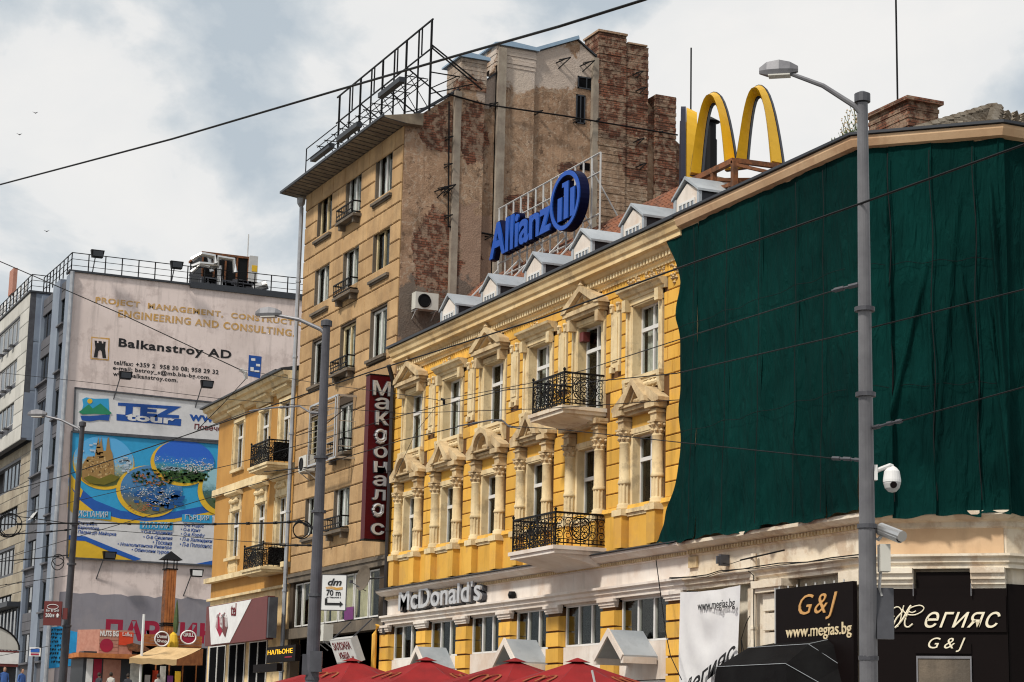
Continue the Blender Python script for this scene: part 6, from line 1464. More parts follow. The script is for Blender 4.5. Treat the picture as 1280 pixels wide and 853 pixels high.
# ================================================================== ROOFTOP SIGNS
al = thing('rooftop_sign', 'blue rooftop lettering with a round emblem on a white steel frame', 'sign')
yf = 26.0; q0 = FP(613, 325, yf); q1 = FP(689, 291, yf); zb = (q0[1] + q1[1]) / 2 + .02; xa, xb = q0[0], q1[0]; hh = 1.18
def body_text(): pass
place_text('Allianz', Y['dblue'], 'F', yf + .10, (xa - .02, zb - .03), (xb + .05, zb - .03), hh + .08, al, .18, offset=.04, name='letter_sides')
place_text('Allianz', Y['blue'], 'F', yf - .02, (xa, zb), (xb, zb), hh, al, .05, offset=.025, name='letter_faces')
c0 = FP(716.5, 252, yf); rx = (FP(736, 250, yf)[0] - FP(697, 257, yf)[0]) / 2 * .96; rz = (FP(716, 216, yf)[1] - FP(716, 289, yf)[1]) / 2; cx, cz = (FP(736, 250, yf)[0] + FP(697, 257, yf)[0]) / 2, c0[1]
r = min(rx, rz) if abs(rx - rz) < .12 else (rx + rz) / 2
def ring(s, ra, rb, y0, y1, rxz=(1, 1), n=40):
    for k in range(n):
        a0, a1 = 2 * math.pi * k / n, 2 * math.pi * (k + 1) / n
        P4 = [(cx + rr * rxz[0] * math.cos(a), cz + rr * rxz[1] * math.sin(a)) for rr, a in ((ra, a0), (ra, a1), (rb, a1), (rb, a0))]
        s.prism(P4, 'y', y0, y1)
    return s
ax_ = (rx, rz)
ring(MB(), .83, 1.0, yf - .25, yf + .05, ax_).build('ring_side', Y['dblue'], al); ring(MB(), .84, .985, yf - .29, yf - .252, ax_).build('ring_face', Y['blue'], al)
b = MB(); f = MB()
for (dx, z0_, z1_) in ((-.42, -.62, .20), (0, -.62, .66), (.42, -.62, .36)):
    w_ = .15 * rx; b.box(cx + dx * rx - w_, cx + dx * rx + w_, yf - .2, yf - .05, cz + z0_ * rz, cz + z1_ * rz); f.box(cx + dx * rx - w_ + .01, cx + dx * rx + w_ - .01, yf - .24, yf - .202, cz + z0_ * rz + .01, cz + z1_ * rz - .01)
f.box(cx - .28 * rx, cx - .0 * rx, yf - .238, yf - .203, cz + .5 * rz, cz + .65 * rz)
b.build('emblem_bar', Y['dblue'], al); f.build('emblem_bar_face', Y['blue'], al)
b = MB(); y2 = yf + .35
x = xa - .15; X_e = cx + rx + .1
ztop = lambda x: zb + .0 + 1.7 if x < xb + .2 else cz + rz + .1
k = 0; n = 13
for k in range(n + 1):
    x = xa - .15 + (X_e - xa + .15) * k / n; zt = FP(616, 273, y2)[1]; zt = 17.35 + 1.75 ; b.tube([(x, y2, 16.3), (x, y2, zt)], .03, 5)
    if k % 3 == 0: b.tube([(x, y2, zt - .4), (x, y2 + 1.2, 16.9)], .025, 5); b.tube([(x, y2, 17.0), (x, y2 - 1.0, 15.9)], .03, 5)
for z in (17.35 + 1.75, 18.5, 17.2, 16.7): b.tube([(xa - .2, y2, z), (X_e, y2, z)], .03, 5)
b.build('support_frame', Y['ltgrey'], al)

ar = thing('golden_arches', 'pair of tall golden yellow arches on a rusty rooftop frame', 'sign')
def arch_face(px_c, rot, loc, S=1.0, mats=True, flip=1):
    """parabola-like double arch, faceted front; local x across, y back, z up"""
    e = bpy.data.objects.new('arch_letter', None)
    H = 4.0 * S; W = 1.22 * S; n = 22
    def curve(cx_, w, h, n=n):
        return [(cx_ + w * math.cos(math.pi * k / n) * (1 if 1 else 1), h * (1 - abs(math.cos(math.pi * k / n)) ** 2.3)) for k in range(n + 1)]
    def strip(s, oc, ic, y0, y1):
        for k in range(len(oc) - 1): s.prism([oc[k], oc[k + 1], ic[k + 1], ic[k]], 'y', y0, y1)
    root = None; back = MB(); front = MB(); side = MB()
    for cx_ in (-W * .97, W * .97):
        oc, ic, mc = curve(cx_, W, H), curve(cx_, W * .52, H * .87), curve(cx_, W * .76, H * .94)
        bo, bi = curve(cx_, W * 1.03, H * 1.012), curve(cx_, W * .50, H * .86)
        strip(back, bo, bi, .0, .13)
        m_ = len(oc)
        vs = [(p[0], -.02, p[1]) for p in oc] + [(p[0], -.30, p[1]) for p in mc] + [(p[0], -.02, p[1]) for p in ic]
        fs = [(i, i + 1, m_ + i + 1, m_ + i) for i in range(m_ - 1)] + [(m_ + i, m_ + i + 1, 2 * m_ + i + 1, 2 * m_ + i) for i in range(m_ - 1)] + [(0, m_, 2 * m_), (m_ - 1, 2 * m_ - 1, 3 * m_ - 1)]
        front.add(vs, fs)
    o = front.build('arches', Y['gold'], ar); k_ = back.build('arch_back', Y['navy'], o)
    o.location = loc; o.rotation_euler = (0, 0, rot); return o
WM = 26.
def on_ray(px, py, y): q = FP(px, py, y); return (q[0], y, q[1])
# the near pair faces the crossing; direction of its plane
dirr = Vector((math.cos(R(35)), math.sin(R(35)), 0)); base = Vector(on_ray(921, 205, 26.0)); 
def hitp(px, py): 
    d = Vector(ray(px, py)); nrm = Vector((-dirr.y, dirr.x, 0)); t = (base - Vector(EYE)).dot(nrm) / d.dot(nrm); return d * t + Vector(EYE)
L_, R_ = hitp(862, 214), hitp(979, 205); TL = hitp(895, 116); wid = (R_ - L_).dot(dirr); ctr = (L_ + R_) / 2; zb_ = 16.35; S = wid / (4 * 1.22)
hgt = ((hitp(895, 116).z + hitp(945, 107).z) / 2 - zb_); 
o = arch_face(None, R(35), (ctr.x, ctr.y, zb_), S); o.scale = (1, 1, hgt / (4.0 * S))
# the second pair turned away, seen end on
pe = Vector(on_ray(856, 214, 25.9)); vd = Vector((ray(851, 200)[0], ray(851, 200)[1], 0)).normalized(); ang2 = math.atan2(-vd.y, -vd.x) + R(1.2)
o2 = arch_face(None, ang2 + math.pi, (pe.x, pe.y, zb_), S); o2.scale = (1, 1, hgt / (4.0 * S))
b = MB(); A = hitp(862, 214); B_ = hitp(918, 200); A.z = B_.z = zb_ - .05
P1 = Vector(on_ray(868, 226, 25.2)); P2 = Vector(on_ray(918, 201, 25.2)); zz = P2.z
b.bar((P1.x, 25.2, zz), (P2.x, 25.2, zz), .14); b.bar((P2.x, 25.2, zz), (P2.x + .2, 28.2, zz), .12); b.bar((P2.x, 25.2, zz), (P2.x, 25.2, 14.6), .14); b.bar((P1.x, 25.2, zz - .45), (P2.x, 25.2, zz - .6), .09); b.bar((P1.x + 1, 25.2, 14.6), (P1.x + 1, 25.2, zz), .12)
b.bar((P1.x, 26.6, zz - .05), (P2.x + 1.0, 26.6, zz - .05), .1); b.bar((P1.x, 28, zz - .05), (P2.x + 1.0, 28, zz - .05), .1); b.bar((P2.x + .1, 26.6, zz), (P2.x + .1, 26.6, 15), .1); b.bar((P2.x, 25.2, zz - .1), (P2.x + 1.6, 27.6, 15.3), .08); b.bar((P1.x, 25.2, zz), (P2.x, 28, zz - .1), .08); b.bar((P2.x - 1.8, 25.2, zz), (P2.x - 1.8, 28, zz), .09)
b.bar((P2.x - 1.5, 25.2, zz - .5), (P2.x + 1, 27.5, zz - .5), .07); b.build('rusty_frame', Y['rust'], ar)
b = MB(); q = FP(888, 160, 29); b.lathe([(.2, 0), (.2, 3.9)], q[0], 29, 12, 14.8); b.lathe([(.17, 3.9), (.17, 4.4), (.3, 4.45), (.02, 4.62)], q[0], 29, 12, 14.8)
zt = FP(888, 155, 29)[1]; o = b.build('flue_pipe', Y['iron']); o.scale = (1, 1, 1); o.location = (0, 0, zt - 14.8 - 4.4); tag(o, 'black stove pipe seen through the left golden arch', 'chimney pipe')
b = MB(); q = FP(864, 60, 27.5); b.tube([(q[0], 27.5, 15.5), (q[0], 27.5, q[1])], .025, 5); tag(b.build('antenna_mast', Y['iron']), 'thin aerial standing left of the golden arches', 'mast')

# ================================================================== LAMP POSTS
def lamp_post(px_top, px_bot, dep, head, rb, label, head_size=1.0):
    t = DP(*px_top, dep); bt = DP(*px_bot, dep); top = Vector(t); bot = Vector(bt)
    d = (top - bot) / (top.z - bot.z); base = bot + d * (gz(bot.x) + .13 - bot.z)
    o = thing('lamp_post', label, 'lamp post', tuple(base), 'street lamp posts along the kerb')
    def Lc(v): return tuple(Vector(v) - base)
    s = MB(); s.tube([Lc(base), Lc(base.lerp(top, .45))], rb, 16, rb * .88); s.tube([Lc(base.lerp(top, .45)), Lc(top)], rb * .8, 16, rb * .54); s.build('pole', Y['galv'], o, smooth=False)
    s = MB()
    for f_ in (.28, .45, .62, .73): p = base.lerp(top, f_); s.lathe([(rb * 1.02, 0), (rb * 1.02, .05)], Lc(p)[0], Lc(p)[1], 14, Lc(p)[2])
    s.lathe([(rb * .8, 0), (rb * .8, .1), (rb * .3, .13)], Lc(top)[0], Lc(top)[1], 12, Lc(top)[2]); s.build('pole_clamp', Y['dgalv'], o)
    h = Vector(head); s = MB(); n_ = 5; a = top + Vector((0, 0, -.15)); v = h - a
    s.tube([Lc(a), Lc(a + v * .1 + Vector((0, 0, .05))), Lc(a + v * .5 + Vector((0, 0, .08))), Lc(a + v * .93)], rb * .32, 8, rb * .22); s.build('arm', Y['galv'], o)
    dirh = Vector((v.x, v.y, 0)).normalized(); sd = Vector((-dirh.y, dirh.x, 0)); L = .37 * head_size; W_ = .075 * head_size; s = MB(); vs = []
    for (f_, w_, zt_, zb_) in ((-.25, .4, .04, -.03), (0, .8, .09, -.05), (.35, 1, .12, -.07), (.75, .85, .10, -.06), (1, .35, .04, -.03)):
        c_ = h + dirh * L * f_ - dirh * L * .2
        for a_, b_ in ((-1, 0), (-.7, 1), (.7, 1), (1, 0), (.75, -1), (-.75, -1)): vs.append(Lc(c_ + sd * W_ * w_ * a_ + Vector((0, 0, zt_ if b_ > 0 else zb_ if b_ < 0 else 0))))
    s.add(vs, [(i * 6 + j, i * 6 + (j + 1) % 6, (i + 1) * 6 + (j + 1) % 6, (i + 1) * 6 + j) for i in range(4) for j in range(6)] + [(0, 1, 2, 3, 4, 5), (24, 25, 26, 27, 28, 29)])
    s.build('lamp_head', Y['galv'], o); s = MB(); c_ = h + dirh * L * .15; s.box(-.13 * head_size, .13 * head_size, -.07 * head_size, .07 * head_size, -.078, -.062); q = s.build('lamp_lens', Y['ac'], o, Lc(c_)); q.rotation_euler = (0, 0, math.atan2(dirh.y, dirh.x))
    return o, base, top
L1, b1_, t1_ = lamp_post((1078, 128), (1086, 850), 24, DP(980, 88, 24.3), .118, 'large grey lamp post in front of the green netting', 1.0)
L2, b2p, t2_ = lamp_post((408, 408), (390, 850), 38, DP(340, 392, 38.3), .135, 'grey lamp post before the tall stone house carrying the pharmacy sign', 1.1)
L3, b3_, t3_ = lamp_post((103, 533), (78, 853), 51, DP(50, 518, 51.3), .115, 'dark lamp post before the travel posters at left', 1.1)
for ch_ in L3.children:
    if ch_.name.startswith('pole'): ch_.data.materials[0] = Y['dgalv']
for ch_ in L2.children:
    if ch_.name.startswith('pole'): ch_.data.materials[0] = Y['dgalv'] if 'clamp' in ch_.name else M('post_grey_steel', (.125, .125, .145), (.09, .09, .105), scale=3, rough=.5, metal=.3, bump=.03, streak=.3)
VX = Vector(RT.tolist()); VX.z = 0; VX.normalize(); VF = Vector(fw_.tolist()); VF.z = 0; VF.normalize()
def vbox(s, c, rx_, fy, z0, z1):       # box turned to the line of poles
    c = Vector(c); pts = [c + VX * a * rx_ + VF * b_ * fy for a, b_ in ((-1, -1), (1, -1), (1, 1), (-1, 1))]; s.prism([(p.x, p.y) for p in pts], 'z', z0, z1); return s
# boxes and cameras on the first post
p = Vector(DP(1106, 764, 24)); s = vbox(MB(), p, .10, .04, p.z - .33 * 1, p.z + .27); tag(s.build('traffic_plate', Y['dgalv']), 'back of a small grey sign plate on the near lamp post', 'sign')
p = Vector(DP(1105, 698, 24)); s = vbox(MB(), p, .06, .10, p.z - .16, p.z + .16); tag(s.build('junction_box', Y['grime'] if 0 else Y['ac']), 'cream junction box below the bullet camera on the near lamp post', 'box')
cm = thing('bullet_camera', 'silver bullet security camera angled down on the near lamp post', 'camera'); a = Vector(DP(1100, 663, 24)); c = Vector(DP(1128, 674, 23.6)); b = MB(); b.tube([a, a.lerp(c, .9)], .062, 12, .062); b.tube([a.lerp(c, .05) + Vector((0, 0, .03)), c + Vector((0, 0, .03))], .066, 12); b.build('camera_body', Y['alu'], cm)
b = MB(); b.tube([Vector(DP(1092, 672, 24)), Vector(DP(1098, 675, 24)), a.lerp(c, .2)], .022, 6); b.build('camera_bracket', Y['ltgrey'], cm); b = MB(); b.tube([a.lerp(c, .9), a.lerp(c, .93)], .05, 12); b.build('lens', Y['black'], cm)
cm = thing('dome_camera', 'white dome security camera hanging from a bracket on the near lamp post', 'camera'); c = Vector(DP(1115, 600, 23.9)); b = MB(); b.lathe([(.03, .16), (.06, .14), (.09, .1), (.105, .0), (.105, -.03)], c.x, c.y, 20, c.z); b.build('housing', Y['bwhite'], cm, smooth=False)
b = MB(); b.lathe([(.1, -.03), (.1, -.05), (.085, -.1), (.05, -.14), (.01, -.15)], c.x, c.y, 20, c.z); b.build('dome', Y['ltgrey'], cm); b = MB(); e = c - VF * .07 + Vector((0, 0, -.07)); b.tube([e, e - VF * .035], .04, 12); b.build('lens', Y['black'], cm)
b = MB(); b.tube([Vector(DP(1093, 592, 24)), Vector(DP(1097, 588, 24)), Vector(DP(1113, 582, 23.9)), c + Vector((0, 0, .16))], .028, 8); vbox(b, Vector(DP(1094, 592, 24)), .02, .05, c.z + .0, c.z + .18); b.build('bracket', Y['bwhite'], cm)
b = MB(); b.tube([Vector(DP(1101, 712, 24)), Vector(DP(1099, 735, 24)), Vector(DP(1102, 745, 24))], .02, 6); tag(b.build('cable', Y['ltgrey']), 'short pale cable hanging under the cream junction box', 'cable')
# pharmacy direction sign
ps = thing('direction_sign', 'white direction sign with black letters, a distance and an arrow on the lamp post', 'sign'); dep = 37.7; O = Vector(DP(417.5, 741, dep)); k = dep / FOC
ps.location = O; ps.rotation_euler = (0, 0, math.atan2(VX.y, VX.x) + R(-4)); hw_, hh_ = 15 * k, 21.5 * k
MB().box(-hw_, hw_, -.02, .02, -hh_, hh_).build('sign_plate', Y['bwhite'], ps); b = MB(); b.box(-hw_ - .01, hw_ + .01, -.018, .025, hh_, hh_ + .015); b.box(-hw_ - .01, hw_ + .01, -.018, .025, -hh_ - .015, -hh_); b.box(-hw_ - .015, -hw_, -.018, .025, -hh_, hh_); b.box(hw_, hw_ + .015, -.018, .025, -hh_, hh_); b.build('sign_rim', Y['dgalv'], ps)
place_text('dm', Y['ink'], 'F', -.025, (-.12, .13), (.14, .13), .13, ps, .008, shear=.3, offset=.02); place_text('70 m', Y['ink'], 'F', -.025, (-.14, -.06), (.13, -.06), .11, ps, .008, offset=.015); place_text('ул. Пиротска 5', Y['ink'], 'F', -.025, (-.14, -.105), (.13, -.105), .028, ps, .008)
b = MB(); b.prism([(-.16, -.11), (-.12, -.11), (-.12, -.19), (.12, -.19), (.12, -.155), (.18, -.21), (.12, -.265), (.12, -.23), (-.16, -.23)], 'y', -.03, -.02); b.build('arrow', Y['ink'], ps)
b = MB(); b.prism([(-.16, .10), (-.05, .115), (.05, .09), (.16, .105), (.16, .06), (.05, .045), (-.05, .07), (-.14, .06)], 'y', -.028, -.02); b.build('ribbon_print', Y['ochretext'], ps)
b = MB(); p = Vector(DP(392, 829, 38)); vbox(b, Vector(DP(395, 829, 37.8)), .11, .1, p.z - .17, p.z + .21); vbox(b, Vector(DP(382, 832, 38)), .06, .08, p.z - .22, p.z + .16); tag(b.build('control_box', Y['dgalv']), 'dark grey control boxes strapped low on the lamp post', 'box')
# maroon street sign on post 3
rs = thing('pub_sign', 'maroon double sided sign with white lettering and an arrow on the left lamp post', 'sign'); dep = 50.6; O = Vector(DP(66, 767, dep)); k = dep / FOC; rs.location = O; rs.rotation_euler = (0, 0, math.atan2(VX.y, VX.x)); MB().box(-11 * k, 11 * k, -.04, .04, -15 * k, 15 * k).build('sign_plate', Y['maroon2'], rs); MB().box(12 * k, 18 * k, .0, .06, -7 * k, 7 * k).build('sign_bracket', Y['maroon2'], rs)
place_text('200м ⬆', Y['bwhite'], 'F', -.05, (-8.5 * k, -5 * k), (9 * k, -5 * k), .11, rs, .01, offset=.015); place_text('Bar & Grill', Y['bwhite'], 'F', -.05, (-8 * k, 2 * k), (8 * k, 2 * k), .06, rs, .01); b = MB(); b.tube([(7 * k * math.cos(t), -.05, 8 * k + 3 * k * math.sin(t)) for t in np.linspace(0, 6.283, 20)], .008, 4); b.build('oval_print', Y['bwhite'], rs)
bs_ = thing('small_street_sign', 'small white framed sign with a blue heading on a thin post at left', 'sign'); dep = 70; O = Vector(DP(44, 815, dep)); k = dep / FOC; bs_.location = O; bs_.rotation_euler = (0, 0, math.atan2(VX.y, VX.x)); MB().box(-7 * k, 7 * k, -.03, .03, -5.5 * k, 5.5 * k).build('sign_plate', Y['bwhite'], bs_); MB().box(-5.5 * k, 5.5 * k, -.045, -.031, -.5 * k, 3.8 * k).build('blue_heading', Y['pblue'], bs_); MB().box(-5 * k, 5 * k, -.045, -.031, -4 * k, -2 * k).build('red_line', Y['redtext'], bs_); b = MB(); b.tube([(-2 * k, .06, 4 * k), (-2 * k, .06, gz(O.x) - O.z)], .04, 6); b.build('sign_post', Y['dgalv'], bs_)

# ================================================================== OVERHEAD WIRES
def wire(pts, r, label, cat='wire', mat='iron', clips=0, sag=0., name='overhead_wire'):
    P_ = [Vector(DP(x, y, d)) for x, y, d in pts]; out = []
    for i in range(len(P_) - 1):
        n = 8
        for k in range(n): q = P_[i].lerp(P_[i + 1], k / n); q.z -= sag * 4 * (k / n) * (1 - k / n); out.append(q)
    out.append(P_[-1]); s = MB(); r *= .8; s.tube(out, r, 6)
    for k in range(clips):
        j = int((k + .7) / clips * (len(out) - 1)); d = (out[min(j + 1, len(out) - 1)] - out[j]).normalized() * r * 3.5; s.tube([out[j] - d, out[j], out[j] + d], r * 1.7, 6)
    return tag(s.build(name, Y[mat]), label, cat)
wire([(-80, 252, 70), (0, 231, 62), (215, 174, 50), (425, 112, 42), (570, 70, 37), (700, 33, 33), (805, 0, 31), (900, -34, 29)], .030, 'thick black cable crossing the sky from the left edge to the top')
wire([(-60, 300, 75), (0, 327, 72), (150, 392, 70), (308, 466, 68)], .024, 'black cable running down across the mauve wall to an insulator')
wire([(-60, 636, 70), (0, 617, 66), (80, 595, 60), (230, 545, 52), (460, 466, 42), (680, 397, 34), (860, 331, 28), (1072, 256, 24), (1280, 181, 21), (1400, 138, 20)], .017, 'long black wire rising from lower left across the yellow house to the upper right')
wire([(547, 501, 50), (659, 480, 42), (730, 463, 38), (860, 421, 30), (1050, 361, 24.2)], .010, 'thin wire from the hanging insulator to the upper clamp of the near lamp post')
wire([(1040, 364, 24.2), (1076, 355, 24)], .022, 'twisted clamp fitting at the upper wire of the near lamp post', 'clamp', 'dgalv', 2, name='wire_clamp')
wire([(-40, 655, 68), (80, 630, 62), (290, 581, 52), (500, 520, 44), (630, 488, 38), (845, 467, 30), (1040, 422, 25), (1280, 362, 21), (1380, 336, 20)], .011, 'thin wire crossing both balconies and the middle of the netting')
wire([(1088, 536, 24), (1110, 530, 23.7), (1128, 526, 23.4)], .02, 'twisted clamp fitting on the right of the near lamp post', 'clamp', 'dgalv', 3, name='wire_clamp'); wire([(1128, 526, 23.4), (1280, 484, 21), (1380, 455, 20)], .010, 'thin wire running right from the middle clamp of the near lamp post')
wire([(1080, 576, 24), (1062, 574, 24.2), (1040, 573, 24.4)], .02, 'twisted clamp fitting on the left of the near lamp post above the dome camera', 'clamp', 'dgalv', 3, name='wire_clamp'); wire([(1040, 573, 24.4), (848, 553, 29), (700, 537, 34), (640, 533, 36)], .010, 'thin wire running left across the lower netting edge to a bracket arm')
wire([(650, 536, 37), (636, 533, 37.2), (628, 526, 37.4), (616, 525, 37.6), (572, 533, 38)], .018, 'black bracket arm with insulators hanging before the yellow house', 'bracket', 'dgalv', 3, name='bracket_arm')
wire([(572, 534, 38), (500, 551, 41), (465, 562, 43), (0, 700, 66)], .012, 'thin wire falling from the bracket arm towards the lower left')
wire([(-40, 463, 70), (0, 466, 68), (110, 478, 64), (270, 498, 60), (500, 517, 52), (680, 511, 44), (850, 500, 38)], .011, 'thin nearly level wire crossing the travel board and the upper yellow windows')
wire([(300, 462, 68), (400, 480, 60), (500, 493, 53), (547, 500, 50)], .011, 'thin span wire from the roof insulator to the hanging insulator'); wire([(551, 499, 50), (555, 500, 50), (555, 506, 50)], .04, 'small dark hanging insulator before the second yellow window', 'insulator', 'iron', 0, name='insulator')
wire([(300, 462, 68), (307, 466, 68), (307, 474, 68)], .09, 'pale insulator above the orange house cornice', 'insulator', 'ltgrey', 0, name='insulator'); wire([(307, 474, 68), (276, 508, 66), (246, 538, 65)], .015, 'short stay wire falling left from the roof insulator')
wire([(547, 506, 50), (520, 540, 46), (492, 600, 44)], .008, 'short stay wire falling from the hanging insulator'); 
wire([(312, 514, 39.5), (340, 510, 39), (375, 508, 38.4), (388, 516, 38), (402, 517, 38)], .022, 'pale curved bracket arm on the second lamp post', 'bracket', 'galv', 2, name='bracket_arm')
wire([(312, 514, 39.5), (230, 545, 52)], .010, 'thin tie wire from the curved bracket arm')
wire([(0, 656, 52), (100, 654, 50), (230, 656, 45), (340, 654, 40), (375, 652, 38.6), (395, 662, 38)], .024, 'black feeder cable with clips running level to the second lamp post', clips=12)
wire([(0, 669, 53), (60, 665, 52), (90, 662, 51)], .02, 'black feeder cable entering the wire coil at far left', clips=3); wire([(0, 643, 53), (40, 648, 52), (90, 655, 51)], .016, 'upper black cable at far left joining the level feeder')
wire([(0, 702, 53), (50, 698, 52), (86, 694, 51)], .018, 'black cable reaching the left lamp post below the poster', clips=2); wire([(0, 732, 55), (30, 728, 54), (84, 720, 51)], .012, 'thin lower cable with knots at the left lamp post', clips=4); wire([(95, 660, 51), (200, 668, 47), (290, 676, 44), (392, 682, 38)], .010, 'thin tie wire between the left and second lamp posts', clips=1)
wire([(0, 820, 60), (60, 808, 52)], .010, 'thin wire low at the left edge'); wire([(330, 590, 42), (400, 583, 38)], .012, 'short clamp wire at the middle of the second lamp post', clips=2); wire([(350, 682, 39), (392, 682, 38)], .018, 'short knotted clamp at the lower second lamp post', clips=3, name='wire_clamp', cat='clamp'); wire([(370, 545, 38.6), (402, 535, 38), (430, 512, 38)], .010, 'thin tie wire passing behind the second lamp post')
def coil(px, py, dep, r, label, n=3):
    c = Vector(DP(px, py, dep)); s = MB(); rn = random.Random(px)
    for k in range(n):
        rr = r * rn.uniform(.8, 1.1); o = VX * rn.uniform(-.06, .06) + Vector((0, 0, rn.uniform(-.08, .08))); s.tube([c + o + VX * rr * math.cos(t) + Vector((0, 0, rr * math.sin(t))) + VF * .03 * math.sin(2 * t) for t in np.linspace(0, 6.283, 22)], .012, 5)
    tag(s.build('cable_coil', Y['iron']), label, 'cable')
coil(12, 658, 53, .32, 'tangled coil of black cable hanging at the far left', 4); coil(72, 704, 51, .17, 'small ring of spare cable beside the left lamp post', 2); coil(376, 662, 38, .17, 'ring of spare cable beside the second lamp post', 2)

# ================================================================== UMBRELLAS
def umbrella():
    t = thing('parasol', 'x', 'parasol', (0, 0, 0), 'red parasols before the restaurant'); n = 8; Rr = 3.0; zt, ze = 3.28, 2.46
    s = MB(); N1 = 6
    vs = [(0, 0, zt)]
    for j in range(1, N1 + 1):
        for k in range(n * 4):
            a = 2 * math.pi * k / (n * 4); f_ = j / N1; fr = (k % 4) / 4; rib = 1 - .035 * math.sin(math.pi * fr) ; sagg = -.05 * math.sin(math.pi * f_) - .04 * math.sin(math.pi * fr) * f_
            edge = math.cos(math.pi / n) / math.cos((fr - .5) * 2 * math.pi / n) if 1 else 1
            vs.append((Rr * f_ * edge * rib * math.cos(a), Rr * f_ * edge * rib * math.sin(a), zt + (ze - zt) * f_ + sagg))
    m_ = n * 4
    fs = [(0, 1 + k, 1 + (k + 1) % m_) for k in range(m_)] + [(1 + j * m_ + k, 1 + (j + 1) * m_ + k, 1 + (j + 1) * m_ + (k + 1) % m_, 1 + j * m_ + (k + 1) % m_) for j in range(N1 - 1) for k in range(m_)]
    o = len(vs); vs += [(x, y, z - .2 - .03 * (k % 2)) for k, (x, y, z) in enumerate(vs[1 + (N1 - 1) * m_:])]; fs += [(1 + (N1 - 1) * m_ + k, o + k, o + (k + 1) % m_, 1 + (N1 - 1) * m_ + (k + 1) % m_) for k in range(m_)]
    s.add(vs, fs); c = s.build('canopy', Y['red'], t)
    s = MB()
    for k in range(n):
        a = 2 * math.pi * k / n; e = (Rr * math.cos(a), Rr * math.sin(a), ze - .0); s.tube([(0, 0, zt - .02), (e[0] * .5, e[1] * .5, (zt + ze) / 2 - .07), (e[0], e[1], ze - .02)], .012, 4)
    s.build('rib', Y['dgalv'], t)
    s = MB(); s.lathe([(.26, -.05), (.2, -.035), (.05, .02), (.01, .03)], 0, 0, 8, zt + .02); s.build('vent_cap', Y['red'], t)
    s = MB(); s.tube([(0, 0, .1), (0, 0, zt)], .03, 8); s.lathe([(.3, 0), (.3, .12), (.05, .16)], 0, 0, 12, 0.0); s.build('pole', Y['dgalv'], t)
    for k in range(0, n, 2):      # printed emblem
        a = 2 * math.pi * (k + .5) / n; rad = Vector((math.cos(a), math.sin(a), 0)); tg = Vector((-rad.y, rad.x, 0)); s = MB(); sl_ = (ze - zt) / (Rr * .95)
        for c_ in (-.14, .14):
            prev = None
            for q in range(13):
                b_ = math.pi * q / 12; x_ = c_ + .14 * math.cos(b_); y_ = 1.35 - .42 * math.sin(b_) ** .7; p = rad * y_ + tg * x_ + Vector((0, 0, zt + sl_ * y_ - .05 * math.sin(math.pi * y_ / Rr) - .005)); 
                if prev is not None: s.bar(prev, p, .05, .012)
                prev = p
        s.build('printed_emblem', Y['faintgold'], t)
    return t
um = umbrella()
for i, (px, py, lab) in enumerate(((722, 822, 'red parasol with faded gold print, nearest and rightmost of the row'), (644, 822, 'red parasol second from the right, before the middle porch hood'), (533, 821, 'red parasol before the leftmost porch hood'), (440, 822, 'red parasol at the left end, below the tilted light box sign'))):
    w = 17.4 - .35 * i; q = FP(px, py, w); o = um if i == 0 else copy_tree(um); o['label'] = lab; o.location = (q[0], w, q[1] - 3.34); o.rotation_euler = (0, 0, [.1, .25, .0, .3][i]); o.scale = (1, 1, 1)
q = FP(362, 846, 17.5); o = copy_tree(um); o['label'] = 'red parasol mostly hidden behind the second lamp post'; o.location = (q[0] + .9, 15.6, q[1] - 3.3 - .3)
p = Vector(DP(740, 838, 33)); b = MB(); b.tube([p, p + VX * .12 + Vector((0, 0, -.5)), p + VX * .2 + Vector((0, 0, -1.6))], .02, 6); 
tag(b.build('cable_tail', Y['ltgrey']), 'striped hanging cable end in front of the nearest parasol', 'cable')
# cable hanging over the restaurant window
b = MB(); pts = [FP(820, 700, 23.4), FP(826, 745, 23.3), FP(832, 790, 23.2), FP(838, 820, 23.1), FP(852, 850, 23.0)]; b.tube([(q[0], 23.4 - .1 * i, q[1]) for i, q in enumerate(pts)], .012, 5); tag(b.build('loose_cable', Y['iron']), 'loose black cable hanging down over the rightmost restaurant window', 'cable')
b = MB(); q = FP(640, 744, 23.8); b.lathe([(.09, -.1), (.12, 0), (.09, .1)], q[0], 23.8, 10, q[1]); tag(b.build('alarm_bell', Y['iron']), 'small round black fitting on the white band', 'alarm')

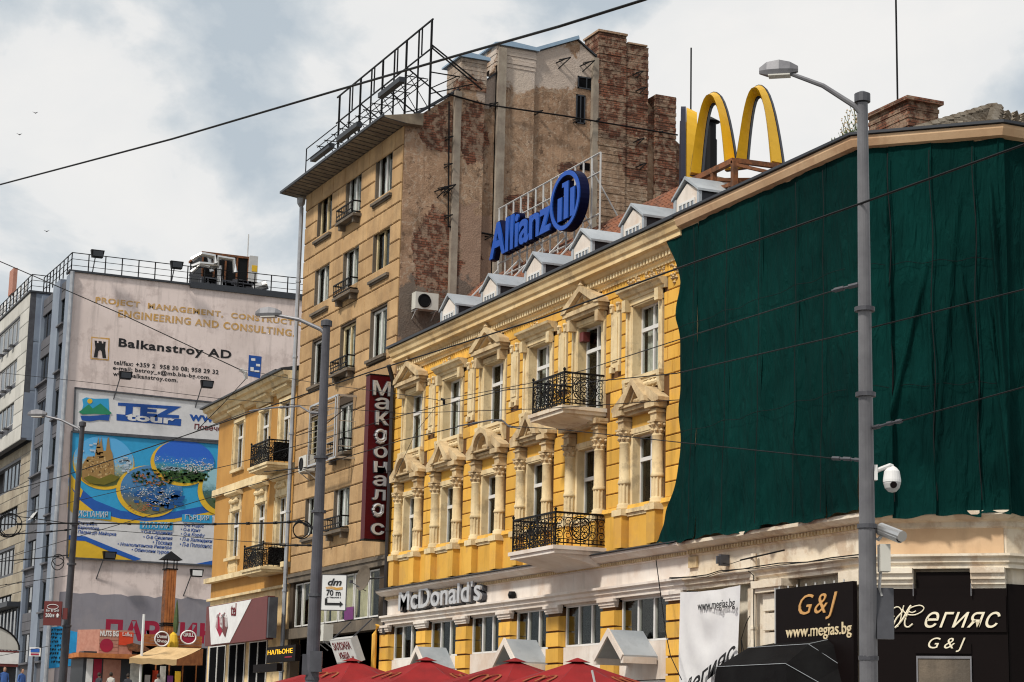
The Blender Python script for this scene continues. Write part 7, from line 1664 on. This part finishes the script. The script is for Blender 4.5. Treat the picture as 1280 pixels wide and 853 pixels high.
# ================================================================== PEOPLE
def person(x, y, label, shirt, rz=0, h=1.72, bag=False):
    g0 = gz(x) + .13; t = thing('person', label, 'person', (x, y, g0), None, rz); k = h / 1.72
    J = [(0, 0, .95), (0, 0, 1.15), (0, .01, 1.38), (0, .01, 1.5), (0, -.01, 1.56), (.18, 0, 1.42), (.24, .03, 1.15), (.22, -.08, .92), (-.18, 0, 1.42), (-.24, .02, 1.15), (-.22, -.1, .93), (.1, 0, .88), (.11, -.04, .5), (.11, .05, .09), (.11, -.12, .04), (-.1, 0, .88), (-.11, .05, .5), (-.11, .14, .09), (-.11, -.02, .04)]
    E_ = [(0, 1), (1, 2), (2, 3), (3, 4), (2, 5), (5, 6), (6, 7), (2, 8), (8, 9), (9, 10), (0, 11), (11, 12), (12, 13), (13, 14), (0, 15), (15, 16), (16, 17), (17, 18)]
    Rr = [.15, .13, .15, .06, .055, .065, .045, .035, .065, .045, .035, .09, .06, .04, .04, .09, .06, .04, .04]
    me = bpy.data.meshes.new('body'); me.from_pydata([(a * k, b_ * k, c * k) for a, b_, c in J], E_, []); o = bpy.data.objects.new('body', me); COL.objects.link(o); o.parent = t
    md = o.modifiers.new('skin', 'SKIN'); md.use_smooth_shade = True
    for i, v in enumerate(me.skin_vertices[0].data): v.radius = (Rr[i] * (1.25 if i in (1, 2) else 1) * k, Rr[i] * .8 * k); v.use_root = i == 0
    o.modifiers.new('sub', 'SUBSURF').levels = 1; me.materials.append(Y[shirt])
    s = MB(); s.lathe([(.02, -.12), (.055, -.1), (.075, -.03), (.08, .03), (.07, .09), (.03, .125)], 0, -.01, 14, 1.64 * k); s.lathe([(.001, -.02), (.012, 0), (.001, .02)], 0, -.095, 6, 1.63 * k); s.build('head', Y['skin'], t, smooth=True)
    s = MB(); s.lathe([(.08, -.05), (.092, .02), (.085, .08), (.05, .13), (.01, .145)], 0, .012, 14, 1.65 * k); s.build('hair', Y['hair'], t, smooth=True)
for (px, py, u_, lab, sh) in ((6, 836, -104, 'person in a blue shirt at the far left shop front', 'shirt1'), (28, 838, -103, 'person in a light blue top walking beside the thin sign post', 'shirt1'), (124, 846, -104, 'person in a dark top before the snack kiosk window', 'shirt2'), (139, 843, -104.5, 'person in a pale top beside the white kiosk panel', 'shirt3'), (160, 848, -104, 'person in a dark jacket between the two stalls', 'shirt2'), (198, 845, -105, 'person in a pale shirt under the beige awning', 'shirt3')):
    y_, z_ = GP(px, py, u_); person(u_, y_, lab, sh, h=max(1.5, min(1.9, z_ - gz(u_) - .1)), rz=R(90 + px))
# two birds
for i, (px, py, lab) in enumerate(((44, 141, 'tiny dark bird flying high at the upper left'), (58, 289, 'tiny dark bird flying lower above the office block'), (24, 168, 'speck of a bird near the left edge'))):
    c = Vector(DP(px, py, 90)); s = MB(); s.add([c + VX * -.14 + Vector((0, 0, .05)), c + Vector((0, 0, 0)), c + VX * .14 + Vector((0, 0, .04)), c + VF * .1 + Vector((0, 0, -.02)), c + VX * .02 + Vector((0, 0, -.05))], [(0, 1, 3), (1, 2, 3), (0, 4, 1), (1, 4, 2), (3, 4, 1)]); tag(s.build('bird', Y['iron']), lab, 'bird')
